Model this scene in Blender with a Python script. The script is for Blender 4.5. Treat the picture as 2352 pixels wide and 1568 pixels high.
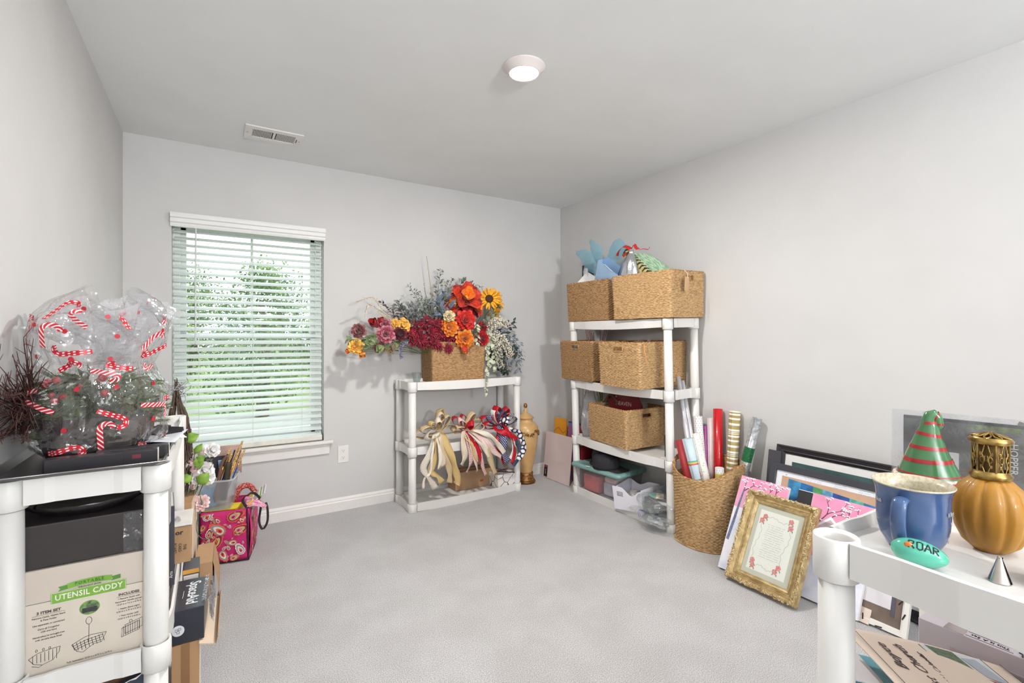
import bpy, bmesh, math, random
import numpy as np
from mathutils import Vector, Matrix, Euler, noise as mnoise
for _o in list(bpy.data.objects):
    bpy.data.objects.remove(_o)
SC = bpy.context.scene
COL = SC.collection
PI = math.pi
R = math.radians
# ------------------------------------------------------------ camera, world, lights, exposure
cam = bpy.data.cameras.new('camera')
cam.sensor_width = 36.0
cam.lens = 36.0*1106.0/2352.0
cam.shift_y = -13.0/2352.0
cam.clip_start = 0.02
cam.clip_end = 300
camo = bpy.data.objects.new('camera', cam)
COL.objects.link(camo)
camo.location = (0, 0, 1.25)
camo.rotation_euler = (R(90), 0, R(-32))
SC.camera = camo
SC.cycles.transparent_max_bounces = 40
SC.view_settings.view_transform = 'Standard'
SC.view_settings.look = 'None'
SC.view_settings.gamma = 1.0
SC.view_settings.use_curve_mapping = False
SC.view_settings.exposure = 0.04
W = bpy.data.worlds.new('world')
SC.world = W
W.use_nodes = True
_bg = W.node_tree.nodes['Background']
_bg.inputs[0].default_value = (0.90, 0.96, 1.0, 1)
_bg.inputs[1].default_value = 3.0

def light(name, kind, loc, energy, color=(1, 1, 1), size=0.2, rot=(0, 0, 0), shape='DISK', size_y=None):
    l = bpy.data.lights.new(name, kind)
    l.energy = energy
    l.color = color
    if kind == 'AREA':
        l.shape = shape
        l.size = size
        if size_y:
            l.size_y = size_y
    else:
        l.shadow_soft_size = size
    o = bpy.data.objects.new(name, l)
    o.location = loc
    o.rotation_euler = rot
    COL.objects.link(o)
    return o
H = 2.44
BW, RW, LW, FW = 3.585, 2.775, -0.437, -2.9      # back, right, left, front wall planes
light('ceiling_lamp_light', 'AREA', (1.175, 1.78, 2.395), 36, (1.0, 0.965, 0.93), 0.13)
light('rear_ceiling_fill', 'AREA', (1.175, -0.35, 2.395), 6, (1.0, 0.985, 0.965), 0.13)  # fill for the unseen second ceiling fixture, added behind the camera
light('rear_wall_fill', 'AREA', (0.7, -2.86, 1.35), 5, (0.94, 0.97, 1.0), 1.0, (R(116), 0, 0), 'RECTANGLE', 1.9)  # soft fill added at the rear wall; no doorway is modelled
light('uplight_fill', 'AREA', (0.75, -2.55, 1.70), 185, (0.93, 0.965, 1.0), 0.38, (R(127), 0, R(0)))  # added fill, aimed up and forward to brighten ceiling and back wall
p_ = light('window_portal', 'AREA', (0.235, BW+0.17, 1.28), 0, (1, 1, 1), 0.9, (R(-90), 0, 0), 'RECTANGLE', 1.45)
p_.data.cycles.is_portal = True

# ------------------------------------------------------------ materials
MATS = {}
def _nt(name):
    m = bpy.data.materials.new(name)
    m.use_nodes = True
    nt = m.node_tree
    b = nt.nodes['Principled BSDF']
    return m, nt, b
def S(c):
    """sRGB 0-255 -> linear"""
    o = []
    for x in c[:3]:
        x = x/255.0
        o.append(x/12.92 if x <= 0.04045 else ((x+0.055)/1.055)**2.4)
    return tuple(o)+(1.0,)
def mat(name, col, rough=0.5, metal=0.0, var=0.06, vscale=12.0, bump=0.0, bscale=60.0, col2=None, spec=0.5, trans=0.0,
        alpha=1.0, coat=0.0, sub=0.0, stretch=None, emit=None, estr=0.0, sheen=0.0, ior=1.45, bdist=0.002, lo=0.35, hi=0.65, det=3.0):
    """procedural principled material; col/col2 in sRGB 0-255"""
    if name in MATS:
        return MATS[name]
    m, nt, b = _nt(name)
    L = nt.links
    N = nt.nodes
    tc = N.new('ShaderNodeTexCoord')
    src = tc.outputs['Object']
    if stretch:
        mp = N.new('ShaderNodeMapping')
        mp.inputs['Scale'].default_value = stretch
        L.new(src, mp.inputs[0])
        src = mp.outputs[0]
    c1 = S(col)
    if col2:
        c2 = S(col2)
    else:
        c2 = tuple(max(0, x*(1-var*2)) for x in c1[:3])+(1,)
        c1 = tuple(min(1, x*(1+var)) for x in c1[:3])+(1,)
    nz = N.new('ShaderNodeTexNoise')
    nz.inputs['Scale'].default_value = vscale
    nz.inputs['Detail'].default_value = det
    L.new(src, nz.inputs['Vector'])
    rp = N.new('ShaderNodeValToRGB')
    rp.color_ramp.elements[0].position = lo
    rp.color_ramp.elements[1].position = hi
    rp.color_ramp.elements[0].color = c2
    rp.color_ramp.elements[1].color = c1
    L.new(nz.outputs['Fac'], rp.inputs[0])
    L.new(rp.outputs[0], b.inputs['Base Color'])
    b.inputs['Roughness'].default_value = rough
    b.inputs['Metallic'].default_value = metal
    b.inputs['Specular IOR Level'].default_value = spec
    b.inputs['IOR'].default_value = ior
    b.inputs['Transmission Weight'].default_value = trans
    b.inputs['Alpha'].default_value = alpha
    b.inputs['Coat Weight'].default_value = coat
    if sub:
        b.inputs['Subsurface Weight'].default_value = sub
        b.inputs['Subsurface Radius'].default_value = (0.02, 0.015, 0.015)
    if sheen:
        b.inputs['Sheen Weight'].default_value = sheen
    if emit:
        b.inputs['Emission Color'].default_value = S(emit)
        b.inputs['Emission Strength'].default_value = estr
    if bump:
        nb = N.new('ShaderNodeTexNoise')
        nb.inputs['Scale'].default_value = bscale
        nb.inputs['Detail'].default_value = 4
        L.new(src, nb.inputs['Vector'])
        bp = N.new('ShaderNodeBump')
        bp.inputs['Strength'].default_value = bump
        bp.inputs['Distance'].default_value = bdist
        L.new(nb.outputs['Fac'], bp.inputs['Height'])
        L.new(bp.outputs[0], b.inputs['Normal'])
    MATS[name] = m
    return m
def pat(name, kind, col, col2, su=1.0, sv=1.0, thr=0.5, rough=0.6, metal=0.0, alpha=1.0, col3=None, coat=0.0):
    """UV patterned material: stripes_u, stripes_v, dots, check, curls, blobs"""
    if name in MATS:
        return MATS[name]
    m, nt, b = _nt(name)
    L = nt.links
    N = nt.nodes
    tc = N.new('ShaderNodeTexCoord')
    mp = N.new('ShaderNodeMapping')
    mp.inputs['Scale'].default_value = (su, sv, 1)
    L.new(tc.outputs['UV'], mp.inputs[0])
    sp = N.new('ShaderNodeSeparateXYZ')
    L.new(mp.outputs[0], sp.inputs[0])
    def mth(op, a, bb=None, clamp=False):
        n = N.new('ShaderNodeMath')
        n.operation = op
        n.use_clamp = clamp
        for i, x in enumerate((a, bb)):
            if x is None:
                continue
            if isinstance(x, (int, float)):
                n.inputs[i].default_value = x
            else:
                L.new(x, n.inputs[i])
        return n.outputs[0]
    u, v = sp.outputs[0], sp.outputs[1]
    if kind == 'stripes_u':
        fac = mth('GREATER_THAN', mth('FRACT', u), thr)
    elif kind == 'stripes_v':
        fac = mth('GREATER_THAN', mth('FRACT', v), thr)
    elif kind == 'diag':
        fac = mth('GREATER_THAN', mth('FRACT', mth('ADD', u, v)), thr)
    elif kind == 'dots':
        row = mth('FLOOR', v)
        uu = mth('ADD', u, mth('MULTIPLY', mth('FRACT', mth('MULTIPLY', row, 0.5)), 1.0))
        a = mth('SUBTRACT', mth('FRACT', uu), 0.5)
        c = mth('SUBTRACT', mth('FRACT', v), 0.5)
        d = mth('SQRT', mth('ADD', mth('MULTIPLY', a, a), mth('MULTIPLY', c, c)))
        fac = mth('LESS_THAN', d, thr)
    elif kind == 'check':
        fac = mth('MULTIPLY', mth('ADD', mth('GREATER_THAN', mth('FRACT', u), thr), mth('GREATER_THAN', mth('FRACT', v), thr)), 0.5)
    elif kind == 'crackle':
        vo = N.new('ShaderNodeTexVoronoi')
        vo.feature = 'DISTANCE_TO_EDGE'
        vo.inputs['Scale'].default_value = 1.0
        L.new(mp.outputs[0], vo.inputs['Vector'])
        fac = mth('LESS_THAN', vo.outputs['Distance'], thr)
    elif kind == 'curls':
        nz = N.new('ShaderNodeTexNoise')
        nz.inputs['Scale'].default_value = 1.0
        nz.inputs['Detail'].default_value = 0.5
        L.new(mp.outputs[0], nz.inputs['Vector'])
        w = mth('ABSOLUTE', mth('SUBTRACT', mth('FRACT', mth('MULTIPLY', nz.outputs['Fac'], 5.0)), 0.5))
        fac = mth('LESS_THAN', w, thr)
    else:
        nz = N.new('ShaderNodeTexNoise')
        nz.inputs['Scale'].default_value = 1.0
        nz.inputs['Detail'].default_value = 2.0
        L.new(mp.outputs[0], nz.inputs['Vector'])
        fac = mth('GREATER_THAN', nz.outputs['Fac'], thr)
    mx = N.new('ShaderNodeMix')
    mx.data_type = 'RGBA'
    L.new(fac, mx.inputs[0])
    mx.inputs[6].default_value = S(col)
    mx.inputs[7].default_value = S(col2)
    L.new(mx.outputs[2], b.inputs['Base Color'])
    b.inputs['Roughness'].default_value = rough
    b.inputs['Metallic'].default_value = metal
    b.inputs['Alpha'].default_value = alpha
    b.inputs['Coat Weight'].default_value = coat
    MATS[name] = m
    return m
def film(name, tint=(255, 255, 255), gloss=0.5, rough=0.06, haze=0.08, bump=0.0, bscale=30, dcol=None):
    """clear thin plastic: transparent + glossy + a little milky haze"""
    if name in MATS:
        return MATS[name]
    m = bpy.data.materials.new(name)
    m.use_nodes = True
    nt = m.node_tree
    N, L = nt.nodes, nt.links
    N.clear()
    out = N.new('ShaderNodeOutputMaterial')
    tr = N.new('ShaderNodeBsdfTransparent')
    tr.inputs[0].default_value = S(tint)
    gl = N.new('ShaderNodeBsdfGlossy')
    gl.inputs['Roughness'].default_value = rough
    di = N.new('ShaderNodeBsdfDiffuse')
    di.inputs[0].default_value = (0.9, 0.9, 0.92, 1)
    tl = N.new('ShaderNodeBsdfTranslucent')
    tl.inputs[0].default_value = (0.9, 0.9, 0.92, 1)
    if dcol:
        di.inputs[0].default_value = tl.inputs[0].default_value = S(dcol)
    m0 = N.new('ShaderNodeMixShader')
    m0.inputs[0].default_value = 0.5
    L.new(di.outputs[0], m0.inputs[1])
    L.new(tl.outputs[0], m0.inputs[2])
    lw = N.new('ShaderNodeLayerWeight')
    lw.inputs[0].default_value = 0.5
    m1 = N.new('ShaderNodeMixShader')
    m1.inputs[0].default_value = haze
    L.new(tr.outputs[0], m1.inputs[1])
    L.new(m0.outputs[0], m1.inputs[2])
    m2 = N.new('ShaderNodeMixShader')
    pw = N.new('ShaderNodeMath')
    pw.operation = 'POWER'
    pw.inputs[1].default_value = 2.2
    L.new(lw.outputs['Facing'], pw.inputs[0])
    ma = N.new('ShaderNodeMath')
    ma.operation = 'MULTIPLY_ADD'
    ma.use_clamp = True
    ma.inputs[1].default_value = 0.75*min(1, gloss*2)
    ma.inputs[2].default_value = 0.03+0.12*gloss
    L.new(pw.outputs[0], ma.inputs[0])
    L.new(ma.outputs[0], m2.inputs[0])
    L.new(m1.outputs[0], m2.inputs[1])
    L.new(gl.outputs[0], m2.inputs[2])
    L.new(m2.outputs[0], out.inputs[0])
    if bump:
        tc = N.new('ShaderNodeTexCoord')
        nb = N.new('ShaderNodeTexNoise')
        nb.inputs['Scale'].default_value = bscale
        L.new(tc.outputs['Object'], nb.inputs['Vector'])
        bp = N.new('ShaderNodeBump')
        bp.inputs['Strength'].default_value = bump
        bp.inputs['Distance'].default_value = 0.01
        L.new(nb.outputs['Fac'], bp.inputs['Height'])
        L.new(bp.outputs[0], gl.inputs['Normal'])
        L.new(bp.outputs[0], lw.inputs['Normal'])
    MATS[name] = m
    return m

# ------------------------------------------------------------ mesh building
def Lm(x=0, y=0, z=0, rz=0, rx=0, ry=0, s=1.0):
    m = Matrix.Translation((x, y, z)) @ Euler((R(rx), R(ry), R(rz)), 'XYZ').to_matrix().to_4x4()
    if s != 1.0:
        m = m @ Matrix.Scale(s, 4)
    return m
def Fm(o, xd, yd):
    """frame: origin o, local x along xd, local y close to yd"""
    x = Vector(xd).normalized()
    y = Vector(yd)
    z = x.cross(y).normalized()
    y = z.cross(x)
    m = Matrix((x, y, z)).transposed().to_4x4()
    m.translation = Vector(o)
    return m
class MB:
    def __init__(s):
        s.v, s.f, s.m, s.uv, s.s = [], [], [], [], []
    def add(s, v, f, m=0, uv=None, smooth=False, M=None):
        b = len(s.v)
        if M is not None:
            v = [tuple(M @ Vector(p)) for p in v]
        s.v.extend([tuple(p) for p in v])
        s.uv.extend(uv if uv else [(p[0], p[1]) for p in v])
        for i, q in enumerate(f):
            s.f.append(tuple(b+k for k in q))
            s.m.append(m if isinstance(m, int) else m[i])
            s.s.append(smooth)
        return s
    def box(s, c, d, m=0, bev=0.0, M=None, seg=2):
        """c centre, d full size"""
        x, y, z = d[0]/2, d[1]/2, d[2]/2
        if bev <= 0:
            v = [(c[0]+i*x, c[1]+j*y, c[2]+k*z) for i in (-1, 1) for j in (-1, 1) for k in (-1, 1)]
            f = [(0, 1, 3, 2), (4, 6, 7, 5), (0, 4, 5, 1), (2, 3, 7, 6), (0, 2, 6, 4), (1, 5, 7, 3)]
            uv = [(p[0]+p[1], p[2]) for p in v]
            return s.add(v, f, m, uv, False, M)
        bm = bmesh.new()
        bmesh.ops.create_cube(bm, size=1.0)
        for q in bm.verts:
            q.co = Vector((q.co.x*d[0], q.co.y*d[1], q.co.z*d[2]))
        bmesh.ops.bevel(bm, geom=bm.edges[:], offset=min(bev, min(d)*0.49), segments=seg, profile=0.5, affect='EDGES')
        bm.verts.index_update()
        v = [(q.co.x+c[0], q.co.y+c[1], q.co.z+c[2]) for q in bm.verts]
        f = [[q.index for q in g.verts] for g in bm.faces]
        bm.free()
        return s.add(v, f, m, [(p[0]+p[1], p[2]) for p in v], False, M)
    def tube(s, path, r, n=8, m=0, caps=True, M=None, uvs=1.0):
        P = [Vector(p) for p in path]
        k = len(P)
        rr = r if isinstance(r, (list, tuple)) else [r]*k
        T = []
        for i in range(k):
            t = P[min(i+1, k-1)]-P[max(i-1, 0)]
            T.append(t.normalized() if t.length > 1e-9 else Vector((0, 0, 1)))
        up = Vector((0, 0, 1)) if abs(T[0].z) < 0.9 else Vector((1, 0, 0))
        nx = T[0].cross(up).normalized()
        v, uv, L = [], [], 0.0
        for i in range(k):
            nx = (nx-T[i]*nx.dot(T[i])).normalized()
            ny = T[i].cross(nx)
            if i:
                L += (P[i]-P[i-1]).length
            for j in range(n):
                a = 2*PI*j/n
                v.append(P[i]+(nx*math.cos(a)+ny*math.sin(a))*rr[i])
                uv.append((abs(2*j/n-1), L*uvs))
        f = [(i*n+j, i*n+(j+1) % n, (i+1)*n+(j+1) % n, (i+1)*n+j) for i in range(k-1) for j in range(n)]
        s.add(v, f, m, uv, True, M)
        if caps:
            s.add(v[:n], [tuple(range(n))[::-1]], m, uv[:n], False, M)
            s.add(v[-n:], [tuple(range(n))], m, uv[-n:], False, M)
        return s
    def cyl(s, p0, p1, r0, r1=None, n=24, m=0, caps=True, M=None):
        return s.tube([p0, p1], [r0, r0 if r1 is None else r1], n, m, caps, M)
    def lathe(s, prof, n=32, m=0, M=None, smooth=True, fr=None):
        """prof [(r,z)]; fr(angle,r,z)->r for lobes"""
        v, uv = [], []
        L = 0
        for i, (r, z) in enumerate(prof):
            if i:
                L += math.hypot(r-prof[i-1][0], z-prof[i-1][1])
            for j in range(n):
                a = 2*PI*j/n
                q = fr(a, r, z) if fr else r
                v.append((q*math.cos(a), q*math.sin(a), z))
                uv.append((j/n, L))
        f = [(i*n+j, i*n+(j+1) % n, (i+1)*n+(j+1) % n, (i+1)*n+j) for i in range(len(prof)-1) for j in range(n)]
        return s.add(v, f, m, uv, smooth, M)
    def prism(s, pts, z0, z1, m=0, M=None, sm=False):
        n = len(pts)
        v = [(p[0], p[1], z0) for p in pts]+[(p[0], p[1], z1) for p in pts]
        f = [tuple(range(n))[::-1], tuple(range(n, 2*n))]+[(i, (i+1) % n, (i+1) % n+n, i+n) for i in range(n)]
        return s.add(v, f, m, None, sm, M)
    def poly(s, pts, m=0, M=None):
        return s.add([p if len(p) == 3 else (p[0], p[1], 0) for p in pts], [tuple(range(len(pts)))], m, None, False, M)
    def sheet(s, fn, nu, nv, m=0, M=None, smooth=True, su=1.0, sv=1.0):
        v, uv = [], []
        for j in range(nv+1):
            for i in range(nu+1):
                v.append(tuple(fn(i/nu, j/nv)))
                uv.append((i/nu*su, j/nv*sv))
        w = nu+1
        f = [(j*w+i, j*w+i+1, (j+1)*w+i+1, (j+1)*w+i) for j in range(nv) for i in range(nu)]
        return s.add(v, f, m, uv, smooth, M)
    def ribbon(s, path, width, up, m=0, nu=2, M=None, cup=0.0, vs=1.0):
        """strip along path; width dir = up vector or list of vectors"""
        P = [Vector(p) for p in path]
        k = len(P)
        U = up if isinstance(up, list) else [up]*k
        wd = width if isinstance(width, list) else [width]*k
        v, uv, L = [], [], 0.0
        for i in range(k):
            t = (P[min(i+1, k-1)]-P[max(i-1, 0)]).normalized()
            u = Vector(U[i])
            u = (u-t*u.dot(t))
            u = u.normalized() if u.length > 1e-6 else Vector((1, 0, 0))
            nn = t.cross(u)
            if i:
                L += (P[i]-P[i-1]).length
            for j in range(nu+1):
                a = j/nu-0.5
                v.append(P[i]+u*(a*wd[i])+nn*(cup*wd[i]*(0.25-a*a)))
                uv.append((j/nu, L*vs))
        w = nu+1
        f = [(j*w+i, j*w+i+1, (j+1)*w+i+1, (j+1)*w+i) for j in range(k-1) for i in range(nu)]
        return s.add(v, f, m, uv, True, M)
    def ball(s, c, r, n=10, m=0, sc=(1, 1, 1), M=None, jit=0.0, seed=0):
        rr = random.Random(seed)
        v = []
        k = n//2+1
        for i in range(k+1):
            t = PI*i/k
            for j in range(n):
                a = 2*PI*j/n
                q = r*(1+rr.uniform(-jit, jit))
                v.append((c[0]+q*sc[0]*math.sin(t)*math.cos(a), c[1]+q*sc[1]*math.sin(t)*math.sin(a), c[2]+q*sc[2]*math.cos(t)))
        f = [(i*n+j, (i+1)*n+j, (i+1)*n+(j+1) % n, i*n+(j+1) % n) for i in range(k) for j in range(n)]
        return s.add(v, f, m, None, True, M)
    def obj(s, name, mats, parent=None, solid=0.0, sub=0, M=None):
        me = bpy.data.meshes.new(name)
        me.from_pydata(s.v, [], s.f)
        if not isinstance(mats, (list, tuple)):
            mats = [mats]
        for q in mats:
            me.materials.append(q)
        me.polygons.foreach_set('material_index', s.m)
        me.polygons.foreach_set('use_smooth', s.s)
        uvl = me.uv_layers.new(name='UVMap')
        li = np.zeros(len(me.loops), dtype=np.int32)
        me.loops.foreach_get('vertex_index', li)
        uva = np.array(s.uv, dtype=np.float32)
        if len(li):
            uvl.data.foreach_set('uv', uva[li].ravel())
        me.update()
        o = bpy.data.objects.new(name, me)
        COL.objects.link(o)
        if parent is not None:
            o.parent = parent
        if M is not None:
            o.matrix_basis = M
        if solid:
            md = o.modifiers.new('solid', 'SOLIDIFY')
            md.thickness = solid
            md.offset = 0
        if sub:
            md = o.modifiers.new('sub', 'SUBSURF')
            md.levels = sub
            md.render_levels = sub
        return o
def tag(o, label=None, cat=None, group=None, kind=None):
    if label:
        o['label'] = label
    if cat:
        o['category'] = cat
    if group:
        o['group'] = group
    if kind:
        o['kind'] = kind
    return o
def T(name, label, cat, M=None, group=None):
    o = bpy.data.objects.new(name, None)
    COL.objects.link(o)
    o.empty_display_size = 0.05
    if M is not None:
        o.matrix_basis = M
    return tag(o, label, cat, group)
def thing1(mb, name, mats, label, cat, M=None, group=None, **k):
    return tag(mb.obj(name, mats, None, M=M, **k), label, cat, group)
def struct(mb, name, mats, **k):
    return tag(mb.obj(name, mats, None, **k), None, None, None, 'structure')
def copy_tree(o, parent=None):
    c = o.copy()
    COL.objects.link(c)
    c.parent = parent
    for ch in list(o.children):
        copy_tree(ch, c)
    return c
def text(s, size, mt, parent, M, name='lettering', shear=0.0, align='CENTER', ext=0.0004, sx=1.0, space=1.0, bold=0.0):
    cu = bpy.data.curves.new(name, 'FONT')
    cu.body = s
    cu.size = size
    cu.align_x = align
    cu.align_y = 'CENTER'
    cu.shear = shear
    cu.extrude = ext
    cu.offset = bold
    cu.space_character = space
    cu.resolution_u = 2
    to = bpy.data.objects.new(name, cu)
    COL.objects.link(to)
    dg = bpy.context.evaluated_depsgraph_get()
    me = bpy.data.meshes.new_from_object(to.evaluated_get(dg))
    bpy.data.objects.remove(to)
    me.materials.clear()
    me.materials.append(mt)
    o = bpy.data.objects.new(name, me)
    COL.objects.link(o)
    o.parent = parent
    o.matrix_basis = M @ Matrix.Diagonal((sx, 1, 1, 1))
    return o
def lerp(a, b, t):
    return a+(b-a)*t
def vl(a, b, t):
    return tuple(a[i]+(b[i]-a[i])*t for i in range(len(a)))
def smooth_path(pts, n=6):
    P = [Vector(p) for p in pts]
    out = []
    for i in range(len(P)-1):
        p0, p1, p2, p3 = P[max(i-1, 0)], P[i], P[i+1], P[min(i+2, len(P)-1)]
        for k in range(n):
            t = k/n
            out.append(0.5*((2*p1)+(p2-p0)*t+(2*p0-5*p1+4*p2-p3)*t*t+(3*p1-p0-3*p2+p3)*t**3))
    out.append(P[-1])
    return out
# ============================================================ the room
wall_m = mat('wall_paint', (207, 205, 203), 0.85, var=0.012, vscale=3, bump=0.12, bscale=350, bdist=0.0006)
ceil_m = mat('ceiling_paint', (234, 235, 234), 0.9, var=0.01, vscale=3, bump=0.15, bscale=300, bdist=0.0006)
trim_m = mat('trim_paint', (232, 228, 224), 0.4, var=0.01)
white_pl = mat('white_plastic', (228, 226, 222), 0.38, var=0.012, vscale=5)
def carpet_mat():
    m, nt, b = _nt('carpet')
    N, L = nt.nodes, nt.links
    tc = N.new('ShaderNodeTexCoord')
    n1 = N.new('ShaderNodeTexNoise'); n1.inputs['Scale'].default_value = 260; n1.inputs['Detail'].default_value = 7; n1.inputs['Roughness'].default_value = 0.7
    n2 = N.new('ShaderNodeTexNoise'); n2.inputs['Scale'].default_value = 4.5; n2.inputs['Detail'].default_value = 6
    n3 = N.new('ShaderNodeTexNoise'); n3.inputs['Scale'].default_value = 60; n3.inputs['Detail'].default_value = 4
    for n in (n1, n2, n3):
        L.new(tc.outputs['Object'], n.inputs['Vector'])
    r1 = N.new('ShaderNodeValToRGB')
    r1.color_ramp.elements[0].position = 0.36; r1.color_ramp.elements[0].color = S((138, 135, 134))
    r1.color_ramp.elements[1].position = 0.62; r1.color_ramp.elements[1].color = S((222, 220, 220))
    L.new(n1.outputs['Fac'], r1.inputs[0])
    r2 = N.new('ShaderNodeValToRGB')
    r2.color_ramp.elements[0].position = 0.4; r2.color_ramp.elements[0].color = (0.92, 0.917, 0.913, 1)
    r2.color_ramp.elements[1].position = 0.6; r2.color_ramp.elements[1].color = (1, 1, 1, 1)
    L.new(n2.outputs['Fac'], r2.inputs[0])
    mx = N.new('ShaderNodeMix'); mx.data_type = 'RGBA'; mx.blend_type = 'MULTIPLY'; mx.inputs[0].default_value = 1
    L.new(r1.outputs[0], mx.inputs[6]); L.new(r2.outputs[0], mx.inputs[7])
    L.new(mx.outputs[2], b.inputs['Base Color'])
    b.inputs['Roughness'].default_value = 0.95
    b.inputs['Specular IOR Level'].default_value = 0.1
    b.inputs['Sheen Weight'].default_value = 0.25
    ad = N.new('ShaderNodeMath'); ad.operation = 'ADD'
    L.new(n1.outputs['Fac'], ad.inputs[0]); L.new(n3.outputs['Fac'], ad.inputs[1])
    bp = N.new('ShaderNodeBump'); bp.inputs['Strength'].default_value = 0.4; bp.inputs['Distance'].default_value = 0.006
    L.new(ad.outputs[0], bp.inputs['Height']); L.new(bp.outputs[0], b.inputs['Normal'])
    return m
struct(MB().box(((LW+RW)/2, (BW+FW)/2, -0.06), (RW-LW+0.3, BW-FW+0.3, 0.12)), 'floor', carpet_mat())
struct(MB().box(((LW+RW)/2, (BW+FW)/2, H+0.05), (RW-LW+0.3, BW-FW+0.3, 0.1)), 'ceiling', ceil_m)
WX0, WX1, WZ0, WZ1 = -0.205, 0.675, 0.515, 1.985
b = MB()
th = 0.15
b.box(((LW-0.1+WX0)/2, BW+th/2, H/2), (WX0-LW+0.1, th, H))
b.box(((WX1+RW+0.1)/2, BW+th/2, H/2), (RW+0.1-WX1, th, H))
b.box(((WX0+WX1)/2, BW+th/2, WZ0/2), (WX1-WX0, th, WZ0))
b.box(((WX0+WX1)/2, BW+th/2, (WZ1+H)/2), (WX1-WX0, th, H-WZ1))
struct(b, 'wall_back', wall_m)
struct(MB().box((RW+0.05, (BW+FW)/2, H/2), (0.1, BW-FW, H)), 'wall_right', wall_m)
struct(MB().box((LW-0.05, (BW+FW)/2, H/2), (0.1, BW-FW, H)), 'wall_left', wall_m)
struct(MB().box(((LW+RW)/2, FW-0.05, H/2), (RW-LW, 0.1, H)), 'wall_front', wall_m)
def baseboard(name, p0, p1, nrm):
    prof = [(0, 0), (0.014, 0), (0.014, 0.062), (0.010, 0.068), (0.010, 0.078), (0.005, 0.088), (0, 0.092)]
    p0, p1, n = Vector(p0), Vector(p1), Vector(nrm)
    v = [p0+n*a+Vector((0, 0, z)) for a, z in prof]+[p1+n*a+Vector((0, 0, z)) for a, z in prof]
    k = len(prof)
    f = [(i, i+1, i+1+k, i+k) for i in range(k-1)]+[tuple(range(k)), tuple(range(k, 2*k))]
    struct(MB().add(v, f), name, trim_m)
baseboard('baseboard_back', (LW, BW, 0), (RW, BW, 0), (0, -1, 0))
baseboard('baseboard_right', (RW, FW, 0), (RW, BW, 0), (-1, 0, 0))
baseboard('baseboard_left', (LW, FW, 0), (LW, BW, 0), (1, 0, 0))
# ---- window: vinyl frame, two sashes, muntin, panes, stool and apron
vin = mat('window_vinyl', (236, 238, 236), 0.35, var=0.01)
b = MB()
fy = BW+0.12
cxw = (WX0+WX1)/2
for x in (WX0+0.02, WX1-0.02):
    b.box((x, fy, (WZ0+WZ1)/2), (0.04, 0.07, WZ1-WZ0), bev=0.004)
b.box((cxw, fy, WZ1-0.02), (WX1-WX0, 0.07, 0.04), bev=0.004)
b.box((cxw, fy, WZ0+0.02), (WX1-WX0, 0.07, 0.04), bev=0.004)
win = struct(b, 'window_1', vin)
for nm, z0, z1, yy in (('upper_sash', 1.235, WZ1-0.04, fy+0.012), ('lower_sash', WZ0+0.04, 1.265, fy-0.014)):
    b = MB()
    for x in (WX0+0.055, WX1-0.055):
        b.box((x, yy, (z0+z1)/2), (0.034, 0.024, z1-z0), bev=0.003)
    for z in (z0+0.017, z1-0.017):
        b.box((cxw, yy, z), (WX1-WX0-0.08, 0.024, 0.034), bev=0.003)
    if nm == 'upper_sash':
        b.box((cxw, yy, (z0+z1)/2), (0.016, 0.012, z1-z0-0.06))
    so = b.obj(nm, vin, win)
    gl = film('window_glass', (250, 253, 252), 0.12, 0.02, 0.0)
    MB().box((cxw, yy, (z0+z1)/2), (WX1-WX0-0.13, 0.004, z1-z0-0.06)).obj('pane', gl, so)
b = MB()
b.box((cxw, BW+0.035, WZ0-0.012), (WX1-WX0, 0.11, 0.024), bev=0.004)
b.box((cxw, BW-0.022, WZ0-0.012), (WX1-WX0+0.12, 0.045, 0.024), bev=0.008, seg=3)
b.obj('window_stool', trim_m, win)
b = MB()
b.box((cxw, BW-0.008, WZ0-0.06), (WX1-WX0+0.07, 0.016, 0.075), bev=0.004)
b.box((cxw, BW-0.014, WZ0-0.033), (WX1-WX0+0.07, 0.02, 0.018), bev=0.006)
b.obj('window_apron', trim_m, win)
# ---- horizontal blind hanging in the window
slat_m = mat('blind_slat', (222, 228, 226), 0.45, var=0.01)
bl = T('window_blind', 'white horizontal slat blind hanging in the window with its slats tilted open', 'blind', Lm(cxw, BW, 0))
bw = WX1-WX0
b = MB()
prof = [(0.012, 0.0), (0.016, 0.012), (0.016, 0.022), (0.024, 0.028), (0.026, 0.05), (0.034, 0.056), (0.036, 0.07), (0.036, 0.082), (0.0, 0.086)]
k = len(prof)
for sx in (1,):
    xs = (-bw/2-0.006, bw/2+0.006)
    v = [(xs[0], -a, WZ1-0.068+z) for a, z in prof]+[(xs[1], -a, WZ1-0.068+z) for a, z in prof]
    b.add(v, [(i, i+1, i+1+k, i+k) for i in range(k-1)]+[tuple(range(k)), tuple(range(k, 2*k)), (0, k, 2*k-1, k-1)])
b.obj('valance', mat('valance_white', (228, 227, 224), 0.4, var=0.01), bl)
MB().box((0, 0.03, WZ1-0.035), (bw-0.02, 0.05, 0.05)).obj('headrail', slat_m, bl)
sl = MB()
nv = 5
v = []
for x in (-bw/2+0.012, bw/2-0.012):
    for j in range(nv):
        t = j/(nv-1)-0.5
        v.append((x, t*0.05, 0.0022*(1-4*t*t)))
for x in (-bw/2+0.012, bw/2-0.012):
    for j in range(nv):
        t = j/(nv-1)-0.5
        v.append((x, t*0.05, 0.0022*(1-4*t*t)-0.0028))
q = 2*nv
f = [(j, j+1, j+1+nv, j+nv) for j in range(nv-1)]+[(q+j, q+j+nv, q+j+1+nv, q+j+1) for j in range(nv-1)]
f += [(0, nv, q+nv, q), (nv-1, q+nv-1, q+2*nv-1, 2*nv-1)]
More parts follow.
